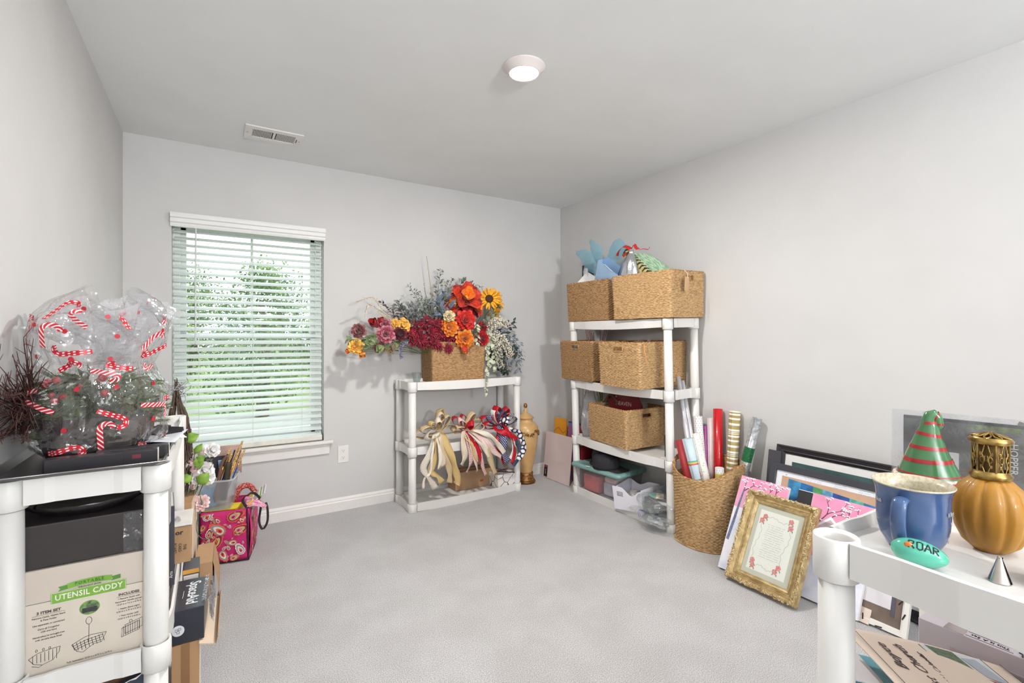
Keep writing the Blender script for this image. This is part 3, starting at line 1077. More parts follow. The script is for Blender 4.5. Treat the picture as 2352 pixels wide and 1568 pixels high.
def leaf_geo(mb, M, ln, wd, m=0, fold=0.25, droop=0.2):
    ts = (0, 0.28, 0.62, 1.0)
    ws = (0.05, 0.85, 0.8, 0.0)
    v = []
    for t, w in zip(ts, ws):
        z = -droop*ln*t*t
        v += [(-w*wd/2, t*ln, z+fold*w*wd/2), (0, t*ln, z), (w*wd/2, t*ln, z+fold*w*wd/2)]
    f = [(i*3+j, i*3+j+1, (i+1)*3+j+1, (i+1)*3+j) for i in range(3) for j in range(2)]
    mb.add(v, f, m, None, True, M)
def axm(p, d, roll_=0.0):
    """matrix at p with local z along d"""
    d = Vector(d).normalized()
    q = d.to_track_quat('Z', 'Y').to_matrix().to_4x4()
    q = q @ Matrix.Rotation(roll_, 4, 'Z')
    q.translation = Vector(p)
    return q
KINDS_F = {
    'rose': lambda r: [(5, r*1.0, r*1.1, 8, 25, r*0.05, 0, 0), (6, r*1.1, r*1.25, 22, 40, r*0.12, -r*0.1, 0), (7, r*1.15, r*1.3, 45, 45, r*0.2, -r*0.2, 1)],
    'peony': lambda r: [(7, r*0.6, r*0.5, 5, 20, r*0.05, 0, 0), (9, r*0.75, r*0.6, 22, 22, r*0.15, -r*0.05, 1), (10, r*0.9, r*0.7, 42, 24, r*0.2, -r*0.12, 0), (11, r*0.98, r*0.75, 66, 22, r*0.2, -r*0.2, 1)],
    'mum': lambda r: [(9, r*0.5, r*0.18, 10, 10, r*0.04, 0, 0), (13, r*0.75, r*0.2, 35, 15, r*0.08, -r*0.05, 1), (16, r*0.95, r*0.2, 62, 18, r*0.1, -r*0.1, 0), (16, r*1.0, r*0.2, 85, 20, r*0.1, -r*0.18, 0)],
    'tulip': lambda r: [(3, r*1.9, r*1.5, 6, -8, r*0.3, -r, 0), (3, r*1.8, r*1.6, 14, 0, r*0.42, -r, 1)],
    'lily': lambda r: [(5, r*1.25, r*0.9, 30, 55, r*0.08, -r*0.5, 0), (5, r*1.1, r*0.8, 55, 50, r*0.1, -r*0.45, 1)],
    'magnolia': lambda r: [(4, r*1.1, r*1.0, 4, 30, r*0.15, -r*0.3, 0), (5, r*1.3, r*1.05, 35, 30, r*0.2, -r*0.4, 1), (5, r*1.25, r*1.0, 65, 20, r*0.2, -r*0.4, 2)],
}
def flower(name, label, kind, p, d, r, mats, root, seed, cat='artificial flower', center=None, leaves=0, lm=None, group=None):
    t = T(name, label, cat, Lm(*p), group)
    M = axm((0, 0, 0), d, seed)
    mb = MB()
    if kind == 'sunflower':
        petals(mb, [(17, r*0.72, r*0.2, 72, 14, r*0.38, 0, 0), (16, r*0.66, r*0.2, 84, 10, r*0.38, -r*0.04, 1)], seed=seed)
    else:
        petals(mb, KINDS_F[kind](r), seed=seed, ruf=r*0.05)
    mb.v = [tuple(M @ Vector(q)) for q in mb.v]
    mb.obj('petals', mats, t)
    if center:
        c = MB()
        if kind == 'sunflower':
            c.lathe([(0, r*0.10), (r*0.2, r*0.12), (r*0.38, r*0.05), (r*0.42, -r*0.06), (0, -r*0.1)], 18)
        else:
            c.ball((0, 0, r*0.1), r*0.16, 8)
        c.v = [tuple(M @ Vector(q)) for q in c.v]
        c.obj('flower_center', center, t)
    D = Vector(d).normalized()
    P = Vector(p)
    rt = Vector(root)-P
    path = smooth_path([(0, 0, 0), tuple(-D*r*1.2+Vector((0, 0, -r*0.3))), tuple(rt*0.5+Vector((0, 0, 0.02))), tuple(rt)], 4)
    MB().tube(path, 0.0022, 5).obj('stem', stem_m, t)
    if leaves:
        lb = MB()
        rr = random.Random(seed+5)
        for k in range(leaves):
            q = path[2+k % 4]
            dd = (D*0.3+Vector((rr.uniform(-1, 1), rr.uniform(-0.5, 0.2), rr.uniform(-0.8, 0.6)))).normalized()
            leaf_geo(lb, axm(q, dd.orthogonal(), 0) @ Matrix.Identity(4), r*1.3, r*0.7)
        lb.obj('leaf', lm or stem_m, t)
    return t
def spray(name, label, pts, n, ln, wd, lm_, cat='artificial foliage', seed=0, spread=1.0, sm=None, tip=0.6, group=None, shape='leaf', both=True, fold=0.25, bush=0.0):
    t = T(name, label, cat, Lm(*pts[0]), group)
    P0 = Vector(pts[0])
    path = smooth_path([tuple(Vector(q)-P0) for q in pts], 8)
    k = len(path)
    MB().tube(path, [lerp(0.0024, 0.001, i/(k-1)) for i in range(k)], 5).obj('stem', sm or stem_m, t)
    rr = random.Random(seed)
    lb = MB()
    for i in range(n):
        f_ = 0.12+0.88*(i+0.5)/n
        x = f_*(k-1)
        a, fr = int(min(k-2, x)), x-int(min(k-2, x))
        q = path[a].lerp(path[a+1], fr)
        tg = (path[a+1]-path[a]).normalized()
        s1 = tg.cross(Vector((rr.gauss(0, 1), rr.gauss(0, 1), rr.gauss(0, 1)))).normalized()
        dd = (tg*0.7+s1*spread).normalized()
        sc_ = lerp(1.0, tip, f_)*rr.uniform(0.75, 1.2)
        if bush:
            q0 = q
            q = q+(s1+Vector((0, -0.3, 0.1)))*(bush*rr.random()*(1.15-f_*0.6))
            lb.tube([q0, q], 0.0006, 3, 0, False)
        if shape == 'leaf':
            y = dd
            z = (Vector((0, -0.6, 0.8))+Vector((rr.gauss(0, .4), rr.gauss(0, .4), rr.gauss(0, .4)))).normalized()
            x_ = y.cross(z).normalized()
            M = Matrix((x_, y, x_.cross(y))).transposed().to_4x4()
            M.translation = q
            leaf_geo(lb, M, ln*sc_, wd*sc_, 0, fold)
        else:
            lb.ball(tuple(q+dd*ln*sc_), wd*sc_, 6)
            if rr.random() < 0.4:
                lb.tube([q, q+dd*ln*sc_], 0.0006, 4, 0, False)
    o = lb.obj('leaves' if shape == 'leaf' else 'berries', lm_, t)
    tag(o, kind='stuff')
    return t
# ============================================================ artificial flowers in the basket on the small shelf
flower('sunflower', 'yellow sunflower with a dark brown face, the large front one', 'sunflower', (1.886, 3.36, 1.546), (-0.35, -1, 0.15), 0.0835, [fmat('sun', (250, 190, 20), (224, 140, 10)), fmat('sun_deep', (226, 152, 14))], (1.7, 3.42, 1.12), 0, center=mat('seed_brown', (72, 40, 22), 0.8))
flower('sunflower', 'yellow sunflower peeking out behind the large front sunflower', 'sunflower', (1.984, 3.41, 1.546), (0.5, -0.8, 0.3), 0.0891, [fmat('sun', (250, 190, 20), (224, 140, 10)), fmat('sun_deep', (226, 152, 14))], (1.734, 3.42, 1.12), 1, center=mat('seed_brown', (72, 40, 22), 0.8))
flower('sunflower', 'small drooping sunflower below the two upper sunflowers', 'sunflower', (1.932, 3.37, 1.422), (0.4, -1, -0.6), 0.0667, [fmat('sun', (250, 190, 20), (224, 140, 10)), fmat('sun_deep', (226, 152, 14))], (1.716, 3.42, 1.12), 2, center=mat('seed_brown', (72, 40, 22), 0.8))
flower('magnolia', 'large flame orange magnolia at the top of the bouquet', 'magnolia', (1.667, 3.34, 1.542), (-0.1, -1, 0.5), 0.1008, [fmat('flame', (244, 150, 30), (226, 84, 20)), fmat('flame_red', (222, 70, 20), (170, 22, 20)), fmat('flame_dark', (166, 20, 24), (110, 12, 20))], (1.623, 3.42, 1.12), 3, center=mat('stamen_yellow', (222, 180, 60), 0.7))
flower('magnolia', 'dark red and orange magnolia left of the flame orange one', 'magnolia', (1.583, 3.35, 1.493), (-0.8, -0.8, 0.2), 0.0732, [fmat('flame', (244, 150, 30), (226, 84, 20)), fmat('flame_red', (222, 70, 20), (170, 22, 20)), fmat('flame_dark', (166, 20, 24), (110, 12, 20))], (1.594, 3.42, 1.12), 4, center=mat('stamen_yellow', (222, 180, 60), 0.7))
flower('magnolia', 'red orange magnolia right of the flame orange one, beside the sunflowers', 'magnolia', (1.756, 3.35, 1.472), (0.6, -0.8, 0.1), 0.0682, [fmat('flame', (244, 150, 30), (226, 84, 20)), fmat('flame_red', (222, 70, 20), (170, 22, 20)), fmat('flame_dark', (166, 20, 24), (110, 12, 20))], (1.655, 3.42, 1.12), 5, center=mat('stamen_yellow', (222, 180, 60), 0.7))
flower('peony', 'big coral red peony in the middle of the bouquet', 'peony', (1.629, 3.27, 1.362), (-0.2, -1, 0.1), 0.0756, [fmat('red', (226, 44, 34), (180, 18, 24)), fmat('coral', (232, 72, 44), (196, 30, 30))], (1.61, 3.42, 1.12), 6, center=None)
flower('peony', 'orange peony below the small cream rose', 'peony', (1.497, 3.28, 1.311), (-0.4, -1, 0.1), 0.0614, [fmat('orange', (244, 142, 30), (214, 92, 22)), fmat('amber', (240, 170, 60), (220, 110, 30))], (1.564, 3.42, 1.12), 7, center=mat('stamen_yellow', (222, 180, 60), 0.7))
flower('peony', 'orange peony with a dark centre hanging over the basket front', 'peony', (1.615, 3.25, 1.224), (-0.2, -1, -0.1), 0.0653, [fmat('orange', (244, 142, 30), (214, 92, 22)), fmat('amber', (240, 170, 60), (220, 110, 30))], (1.605, 3.42, 1.12), 8, center=mat('stamen_dark', (60, 34, 50), 0.8))
flower('rose', 'small cream rose above the orange peony', 'rose', (1.488, 3.26, 1.395), (-0.3, -1, 0.2), 0.0353, [fmat('cream', (246, 232, 192), (226, 200, 150)), fmat('cream_deep', (238, 218, 168))], (1.561, 3.42, 1.12), 9, center=None)
flower('carnation', 'red carnation at the right rim of the basket', 'peony', (1.774, 3.27, 1.226), (0.1, -1, -0.1), 0.0504, [fmat('scarlet', (208, 22, 32), (160, 8, 20)), fmat('scarlet_deep', (176, 12, 24))], (1.661, 3.42, 1.12), 10, center=None)
flower('carnation', 'red carnation tucked above the right rim near the white berries', 'peony', (1.785, 3.29, 1.314), (0.1, -1, 0.2), 0.0439, [fmat('scarlet', (208, 22, 32), (160, 8, 20)), fmat('scarlet_deep', (176, 12, 24))], (1.665, 3.42, 1.12), 11, center=None)
flower('tulip', 'orange red tulip hanging head down over the basket front', 'tulip', (1.606, 3.24, 1.149), (0.1, -0.4, -1), 0.0325, [fmat('flame', (244, 150, 30), (226, 84, 20)), fmat('flame_red', (222, 70, 20), (170, 22, 20)), fmat('flame_dark', (166, 20, 24), (110, 12, 20))], (1.602, 3.42, 1.12), 12, center=None)
flower('rose', 'twin yellow roses on the left side, the smaller left one', 'rose', (1.096, 3.3, 1.333), (-0.4, -1, 0.2), 0.0306, [fmat('yellow', (250, 220, 110), (240, 180, 70)), fmat('yellow_deep', (246, 196, 90), (236, 150, 60))], (1.424, 3.42, 1.12), 13, center=None)
flower('rose', 'twin yellow roses on the left side, the larger right one', 'rose', (1.153, 3.29, 1.324), (-0.2, -1, 0.1), 0.04, [fmat('yellow', (250, 220, 110), (240, 180, 70)), fmat('yellow_deep', (246, 196, 90), (236, 150, 60))], (1.444, 3.42, 1.12), 14, center=None)
flower('rose', 'dark burgundy rose just below the twin yellow roses', 'rose', (1.124, 3.28, 1.265), (-0.2, -1, 0), 0.0397, [fmat('burgundy', (98, 20, 36), (60, 12, 24)), fmat('burgundy_light', (122, 32, 48))], (1.433, 3.42, 1.12), 15, center=None)
flower('peony', 'dusty pink peony with frosted petals left of the burgundy rose', 'peony', (1.022, 3.28, 1.259), (-0.3, -1, 0), 0.0571, [fmat('dusty_pink', (196, 92, 112), (148, 56, 80)), fmat('pale_pink', (216, 150, 158), (170, 90, 104))], (1.398, 3.42, 1.12), 16, center=None)
flower('peony', 'faded pink peony tucked above the frosted dusty pink one', 'peony', (1.019, 3.31, 1.326), (-0.5, -1, 0.2), 0.0454, [fmat('dusty_pink', (196, 92, 112), (148, 56, 80)), fmat('pale_pink', (216, 150, 158), (170, 90, 104))], (1.397, 3.42, 1.12), 17, center=None)
flower('peony', 'dark mauve peony hanging low under the pink peonies', 'peony', (0.986, 3.3, 1.172), (-0.2, -1, -0.4), 0.039, [fmat('mauve', (148, 84, 88), (110, 56, 64)), fmat('mauve_light', (176, 120, 116))], (1.385, 3.42, 1.12), 18, center=None)
flower('chrysanthemum', 'faded mauve chrysanthemum at the far left of the bouquet', 'peony', (0.847, 3.31, 1.282), (-0.5, -1, 0.2), 0.0471, [fmat('mauve', (148, 84, 88), (110, 56, 64)), fmat('mauve_light', (176, 120, 116))], (1.336, 3.42, 1.12), 19, center=None)
flower('tulip', 'red tulip at the left, its upper petals open', 'tulip', (0.956, 3.31, 1.337), (-0.7, -0.6, 0.5), 0.0389, [fmat('scarlet', (208, 22, 32), (160, 8, 20)), fmat('scarlet_deep', (176, 12, 24))], (1.375, 3.42, 1.12), 20, center=None)
flower('tulip', 'small red tulip right beside the other red tulip', 'tulip', (0.992, 3.32, 1.35), (0.2, -0.6, 0.8), 0.0302, [fmat('scarlet', (208, 22, 32), (160, 8, 20)), fmat('scarlet_deep', (176, 12, 24))], (1.387, 3.42, 1.12), 21, center=None)
flower('peony', 'pale yellow peony at the far lower left tip', 'peony', (0.821, 3.29, 1.18), (-0.3, -1, 0.1), 0.0467, [fmat('yellow', (250, 220, 110), (240, 180, 70)), fmat('yellow_deep', (246, 196, 90), (236, 150, 60))], (1.327, 3.42, 1.12), 22, center=mat('stamen_yellow', (222, 180, 60), 0.7))
flower('tulip', 'orange bud hanging left of the pale yellow peony', 'tulip', (0.773, 3.29, 1.152), (-0.9, -0.4, -0.3), 0.0231, [fmat('orange_bud', (246, 140, 40), (232, 90, 30)), fmat('orange_bud2', (250, 176, 60))], (1.311, 3.42, 1.12), 23, center=None)
flower('tulip', 'orange bud hanging right below the pale yellow peony', 'tulip', (0.865, 3.29, 1.127), (0, -0.6, -0.8), 0.0264, [fmat('orange_bud', (246, 140, 40), (232, 90, 30)), fmat('orange_bud2', (250, 176, 60))], (1.343, 3.42, 1.12), 24, center=None)
crimson_m = [fmat('crimson', (158, 16, 44), (96, 8, 28)), fmat('crimson_light', (182, 30, 60), (120, 10, 34))]
for i_, (x_, y_, z_, r_) in enumerate([(1.225, 3.301, 1.216, 0.0444), (1.304, 3.309, 1.19, 0.0409), (1.341, 3.309, 1.228, 0.0534), (1.461, 3.309, 1.324, 0.0502), (1.538, 3.293, 1.247, 0.0508), (1.161, 3.309, 1.29, 0.04), (1.199, 3.285, 1.265, 0.0483), (1.251, 3.309, 1.309, 0.0568), (1.317, 3.293, 1.348, 0.0532), (1.277, 3.285, 1.228, 0.057), (1.358, 3.301, 1.279, 0.0618), (1.405, 3.301, 1.336, 0.0539), (1.447, 3.293, 1.272, 0.0543), (1.496, 3.317, 1.208, 0.0505), (1.385, 3.301, 1.202, 0.0496), (1.429, 3.301, 1.173, 0.0416), (1.545, 3.309, 1.188, 0.0466), (1.199, 3.317, 1.33, 0.0402), (1.496, 3.285, 1.156, 0.0379)]):
    flower('chrysanthemum', 'crimson chrysanthemum in the dense dark red cluster over the left half of the basket', 'mum', (x_, y_, z_), (random.Random(i_).uniform(-.5, .3), -1, random.Random(i_+9).uniform(-.3, .4)), r_, crimson_m, (1.5, 3.40, 1.12), 100+i_, group='crimson chrysanthemums')
spray('eucalyptus_spray', 'tall grey green sage spray rising highest at the back of the bouquet', [(1.485, 3.42, 1.187), (1.475, 3.44, 1.487), (1.49, 3.45, 1.64), (1.505, 3.45, 1.765)], 34, 0.0522, 0.03, fmat('sage', (142, 148, 132), (96, 104, 92), 30), seed=1, bush=0.03)
spray('eucalyptus_spray', 'grey leafy spray leaning right behind the tallest sage spray', [(1.557, 3.42, 1.22), (1.593, 3.45, 1.492), (1.658, 3.46, 1.633), (1.719, 3.46, 1.688)], 27, 0.0609, 0.036, fmat('sage', (142, 148, 132), (96, 104, 92), 30), seed=2, bush=0.03)
spray('eucalyptus_spray', 'grey green spray at the top left with small dense leaves', [(1.405, 3.4, 1.22), (1.344, 3.42, 1.449), (1.292, 3.42, 1.545), (1.232, 3.42, 1.623)], 57, 0.029, 0.0165, fmat('sage', (142, 148, 132), (96, 104, 92), 30), seed=3, bush=0.03)
spray('eucalyptus_spray', 'second grey green spray with small dense leaves beside the top left one', [(1.44, 3.4, 1.22), (1.388, 3.4, 1.45), (1.357, 3.41, 1.514), (1.306, 3.41, 1.571)], 57, 0.029, 0.018, fmat('sage', (142, 148, 132), (96, 104, 92), 30), seed=4, bush=0.03)
spray('dusty_miller_spray', 'broad grey leafy spray spreading left over the crimson cluster', [(1.423, 3.36, 1.253), (1.275, 3.33, 1.364), (1.157, 3.32, 1.421), (1.094, 3.32, 1.462)], 64, 0.0493, 0.024, fmat('grey_leaf', (122, 126, 124), (74, 80, 84), 30), seed=5, bush=0.055)
spray('dusty_miller_spray', 'grey leafy spray just above the crimson cluster', [(1.458, 3.36, 1.253), (1.355, 3.32, 1.365), (1.267, 3.31, 1.417), (1.195, 3.31, 1.434)], 64, 0.0493, 0.0255, fmat('grey_leaf', (122, 126, 124), (74, 80, 84), 30), seed=6, bush=0.055)
spray('dusty_miller_spray', 'grey leafy spray pointing up left of the slate blue leaves', [(1.458, 3.36, 1.286), (1.376, 3.33, 1.407), (1.325, 3.33, 1.46), (1.302, 3.33, 1.507)], 47, 0.0464, 0.024, fmat('sage', (142, 148, 132), (96, 104, 92), 30), seed=7, bush=0.055)
spray('dusty_miller_spray', 'dense grey leafy spray behind the middle of the crimson cluster', [(1.485, 3.38, 1.237), (1.423, 3.36, 1.351), (1.393, 3.37, 1.432), (1.379, 3.38, 1.507)], 68, 0.0493, 0.0255, fmat('grey_leaf', (122, 126, 124), (74, 80, 84), 30), seed=71, bush=0.055)
spray('dusty_miller_spray', 'grey leafy spray filling the gap above the twin yellow roses', [(1.397, 3.38, 1.253), (1.253, 3.36, 1.364), (1.174, 3.37, 1.436), (1.146, 3.38, 1.504)], 68, 0.0464, 0.024, fmat('sage', (142, 148, 132), (96, 104, 92), 30), seed=72, bush=0.055)
spray('dusty_miller_spray', 'low grey leafy spray between the yellow roses and the crimson cluster', [(1.415, 3.34, 1.237), (1.267, 3.31, 1.322), (1.198, 3.3, 1.352), (1.141, 3.3, 1.376)], 57, 0.0435, 0.0225, fmat('grey_leaf', (122, 126, 124), (74, 80, 84), 30), seed=73, bush=0.055)
spray('eucalyptus_spray', 'sage spray with broad leaves behind the orange magnolias', [(1.669, 3.42, 1.288), (1.741, 3.45, 1.497), (1.786, 3.46, 1.611), (1.766, 3.46, 1.673)], 30, 0.058, 0.036, fmat('sage', (142, 148, 132), (96, 104, 92), 30), seed=74, bush=0.03)
spray('eucalyptus_spray', 'loose sage spray between the tallest spray and the magnolias', [(1.521, 3.42, 1.253), (1.537, 3.44, 1.49), (1.571, 3.45, 1.61), (1.608, 3.45, 1.697)], 37, 0.0522, 0.03, fmat('sage', (142, 148, 132), (96, 104, 92), 30), seed=75, bush=0.03)
spray('lambs_ear_spray', 'slate blue spray of long soft leaves in the upper middle', [(1.512, 3.36, 1.286), (1.46, 3.3, 1.399), (1.421, 3.29, 1.461), (1.398, 3.3, 1.509)], 25, 0.0725, 0.027, fmat('slate_leaf', (128, 142, 158), (86, 100, 118), 20), seed=8, tip=.9, bush=0.03)
spray('lambs_ear_spray', 'second slate blue spray of soft leaves beside the orange magnolias', [(1.566, 3.36, 1.287), (1.514, 3.31, 1.416), (1.493, 3.31, 1.497), (1.483, 3.32, 1.585)], 25, 0.0725, 0.027, fmat('slate_leaf', (128, 142, 158), (86, 100, 118), 20), seed=9, tip=.9, bush=0.03)
spray('plum_leaf_spray', 'dark plum leafy sprig reaching left above the twin yellow roses', [(1.242, 3.33, 1.285), (1.116, 3.32, 1.382), (1.047, 3.32, 1.442), (0.998, 3.32, 1.489)], 27, 0.0435, 0.03, fmat('plum_leaf', (92, 48, 58), (60, 30, 42), 20), seed=10)
spray('plum_leaf_spray', 'dark plum leafy sprig among the grey leaves', [(1.275, 3.33, 1.285), (1.202, 3.31, 1.362), (1.15, 3.3, 1.407), (1.128, 3.3, 1.462)], 20, 0.0377, 0.0255, fmat('plum_leaf', (92, 48, 58), (60, 30, 42), 20), seed=11)
spray('dried_grass', 'cream dried grass arching out at the far upper left', [(1.177, 3.33, 1.331), (1.022, 3.34, 1.43), (0.952, 3.34, 1.512), (0.878, 3.34, 1.497), (0.843, 3.34, 1.478)], 78, 0.0319, 0.006, fmat('dried_cream', (226, 214, 196), (190, 172, 150), 20), seed=12, sm=fmat("straw_stem", (200, 176, 140)))
spray('dried_grass', 'cream dried grass hanging below the arching one at the left', [(1.177, 3.33, 1.322), (1.019, 3.33, 1.411), (0.928, 3.33, 1.463), (0.899, 3.33, 1.426), (0.893, 3.33, 1.384)], 68, 0.0319, 0.006, fmat('dried_cream', (226, 214, 196), (190, 172, 150), 20), seed=13, sm=fmat("straw_stem", (200, 176, 140)))
spray('dried_grass', 'beige feathery grass plume between the red tulips and the yellow roses', [(1.17, 3.31, 1.29), (1.087, 3.3, 1.338), (1.025, 3.3, 1.374), (0.974, 3.3, 1.415)], 102, 0.0261, 0.0045, fmat('dried_cream', (226, 214, 196), (190, 172, 150), 20), seed=14, sm=fmat("straw_stem", (200, 176, 140)))
spray('leaf_branch', 'fresh green leafy branch reaching to the far left tip', [(1.209, 3.33, 1.253), (1.01, 3.3, 1.247), (0.902, 3.29, 1.229), (0.773, 3.29, 1.224)], 27, 0.0609, 0.033, fmat('fresh_leaf', (128, 144, 88), (84, 104, 58), 20), seed=15, tip=.8)
spray('leaf_branch', 'fresh green leafy branch drooping under the pink peonies', [(1.173, 3.32, 1.228), (1.022, 3.29, 1.193), (0.95, 3.28, 1.188), (0.885, 3.28, 1.177)], 20, 0.0667, 0.042, fmat('fresh_leaf', (128, 144, 88), (84, 104, 58), 20), seed=16, tip=.9)
spray('lavender_cluster', 'grey lavender hydrangea cluster hanging head down left of the basket', [(1.214, 3.3, 1.222), (1.146, 3.28, 1.204), (1.13, 3.28, 1.161), (1.134, 3.28, 1.094)], 119, 0.0261, 0.0128, fmat('lavender_grey', (150, 148, 170), (96, 96, 122), 20), seed=17, spread=1.4)
spray('leaf_branch', 'brown leafy sprig drooping beside the grey lavender cluster', [(1.173, 3.32, 1.228), (1.093, 3.29, 1.207), (1.068, 3.29, 1.177), (1.056, 3.29, 1.138)], 10, 0.058, 0.039, fmat('brown_leaf', (126, 104, 70), (90, 70, 46), 20), seed=18)
spray('berry_spray', 'spray of white berries at the upper right of the basket', [(1.753, 3.36, 1.219), (1.851, 3.29, 1.328), (1.924, 3.28, 1.363), (2.004, 3.28, 1.34)], 255, 0.03, 0.0078, fmat('berry_white', (232, 226, 208), (206, 196, 172), 20), seed=19, shape='berry', spread=1.3, bush=0.02)
spray('berry_spray', 'spray of white berries hanging in the middle right', [(1.792, 3.36, 1.219), (1.921, 3.31, 1.253), (1.996, 3.3, 1.184), (2.046, 3.3, 1.096)], 272, 0.032, 0.0078, fmat('berry_white', (232, 226, 208), (206, 196, 172), 20), seed=20, shape='berry', spread=1.3, bush=0.02)
spray('berry_spray', 'spray of white berries hanging lowest on the right', [(1.811, 3.36, 1.219), (1.882, 3.31, 1.226), (1.924, 3.3, 1.133), (1.956, 3.3, 1.004)], 204, 0.03, 0.0072, fmat('berry_white', (232, 226, 208), (206, 196, 172), 20), seed=21, shape='berry', spread=1.2, bush=0.02)
spray('eucalyptus_spray', 'pale eucalyptus trail with round leaves hanging over the front rim of the small shelf', [(1.776, 3.33, 1.202), (1.812, 3.27, 1.186), (1.819, 3.24, 1.052), (1.781, 3.22, 0.934), (1.781, 3.22, 0.795)], 44, 0.0464, 0.045, fmat('ivory_leaf', (214, 214, 190), (170, 178, 150), 20), seed=22, tip=.45, spread=.8)
spray('eucalyptus_spray', 'pale green eucalyptus trail hanging right of the basket corner', [(1.762, 3.34, 1.219), (1.826, 3.28, 1.287), (1.875, 3.27, 1.151), (1.89, 3.27, 0.98)], 40, 0.0522, 0.045, fmat('ivory_leaf', (214, 214, 190), (170, 178, 150), 20), seed=23, spread=.9)
spray('ivy_spray', 'dark leafy spray bulging right of the basket', [(1.853, 3.4, 1.184), (2.015, 3.4, 1.182), (2.12, 3.4, 1.145), (2.176, 3.4, 1.078)], 74, 0.0493, 0.033, fmat('dark_leaf', (70, 84, 74), (42, 52, 48), 20), seed=24, bush=0.055)
spray('ivy_spray', 'dark leafy spray resting low on the shelf right of the basket', [(1.872, 3.4, 1.148), (1.97, 3.38, 1.077), (2.018, 3.37, 0.998), (2.039, 3.37, 0.947)], 74, 0.0493, 0.033, fmat('dark_leaf', (70, 84, 74), (42, 52, 48), 20), seed=25, bush=0.055)
spray('ivy_spray', 'dark leafy spray at the upper right behind the white berries', [(1.854, 3.44, 1.183), (1.997, 3.44, 1.272), (2.102, 3.44, 1.327), (2.167, 3.44, 1.346)], 61, 0.0493, 0.03, fmat('dark_leaf', (70, 84, 74), (42, 52, 48), 20), seed=26, bush=0.055)
spray('hydrangea_spray', 'blue grey leafy spray along the right edge of the arrangement', [(1.863, 3.42, 1.201), (2.069, 3.42, 1.254), (2.189, 3.42, 1.18), (2.215, 3.42, 1.033)], 81, 0.0435, 0.027, fmat('slate_leaf', (128, 142, 158), (86, 100, 118), 20), seed=27, bush=0.055)
spray('hydrangea_spray', 'blue grey drooping leaves at the lower right edge', [(1.904, 3.42, 1.148), (2.084, 3.41, 1.091), (2.174, 3.41, 1.027), (2.191, 3.41, 0.939)], 37, 0.0522, 0.024, fmat('slate_leaf', (128, 142, 158), (86, 100, 118), 20), seed=28, bush=0.055)
spray('leaf_branch', 'sage leafy sprig between the sunflowers and the white berries', [(1.743, 3.34, 1.236), (1.795, 3.28, 1.338), (1.84, 3.27, 1.396), (1.867, 3.27, 1.441)], 23, 0.0522, 0.039, fmat('sage', (142, 148, 132), (96, 104, 92), 30), seed=29)
spray('leaf_branch', 'pale green sprig hanging right of the coral peony', [(1.703, 3.3, 1.253), (1.698, 3.24, 1.336), (1.71, 3.235, 1.27), (1.718, 3.235, 1.187)], 17, 0.0435, 0.033, fmat('ivory_leaf', (214, 214, 190), (170, 178, 150), 20), seed=30, tip=.8)
spray('curly_twig', 'thin curly twig with small leaves above the sunflowers', [(1.735, 3.4, 1.288), (1.765, 3.42, 1.531), (1.792, 3.42, 1.654), (1.855, 3.42, 1.633)], 15, 0.0348, 0.018, fmat('sage', (142, 148, 132), (96, 104, 92), 30), seed=31, sm=twig_m)
spray('leaf_branch', 'green leaves below the sunflowers', [(1.772, 3.36, 1.253), (1.87, 3.36, 1.375), (1.942, 3.36, 1.457), (1.983, 3.36, 1.5)], 27, 0.0551, 0.036, fmat('fresh_leaf', (128, 144, 88), (84, 104, 58), 20), seed=32)
tag(MB().tube([(1.456, 3.42, 1.287), (1.386, 3.44, 1.854)], [0.003, 0.002], 6).obj('bamboo_stick', mat('bamboo', (170, 150, 116), 0.6)), 'thin bare bamboo stick rising highest out of the flower basket', 'stick')
spray('feather', 'white feather plume in the grey leaves, left one', [(1.476, 3.4, 1.253), (1.351, 3.36, 1.543), (1.334, 3.36, 1.639)], 40, 0.012, 0.004, fmat('feather_white', (232, 228, 222)), cat='feather', seed=60, tip=1.0)
spray('feather', 'white feather plume in the grey leaves, right one', [(1.476, 3.4, 1.253), (1.508, 3.36, 1.577), (1.49, 3.36, 1.674)], 40, 0.012, 0.004, fmat('feather_white', (232, 228, 222)), cat='feather', seed=61, tip=1.0)
# ============================================================ on the small shelf
glass_m = mat('clear_glass', (250, 252, 252), 0.02, var=0.0, trans=1.0, ior=1.45)
def clear_mat(name, tint=(248, 252, 252), g=0.35, haze=0.04):
    return film(name, tint, g, 0.03, haze)
MB().lathe([(0.0, 0.0), (0.022, 0.0), (0.036, 0.085), (0.0335, 0.086), (0.021, 0.014), (0.0, 0.012)], 28)
tag(MB().lathe([(0.0, 0.0), (0.024, 0.0), (0.037, 0.078), (0.0348, 0.0785), (0.0225, 0.012), (0.0, 0.010)], 28, fr=lambda a, r, z: r*(1+0.035*math.cos(8*a)*(1 if z < 0.07 else 0))).obj('votive_glass', clear_mat('votive_clear', (240, 244, 244), 0.45, 0.06), M=Lm(1.292, 3.40, 0.899)), 'small clear votive glass at the left end of the small shelf top', 'glass')
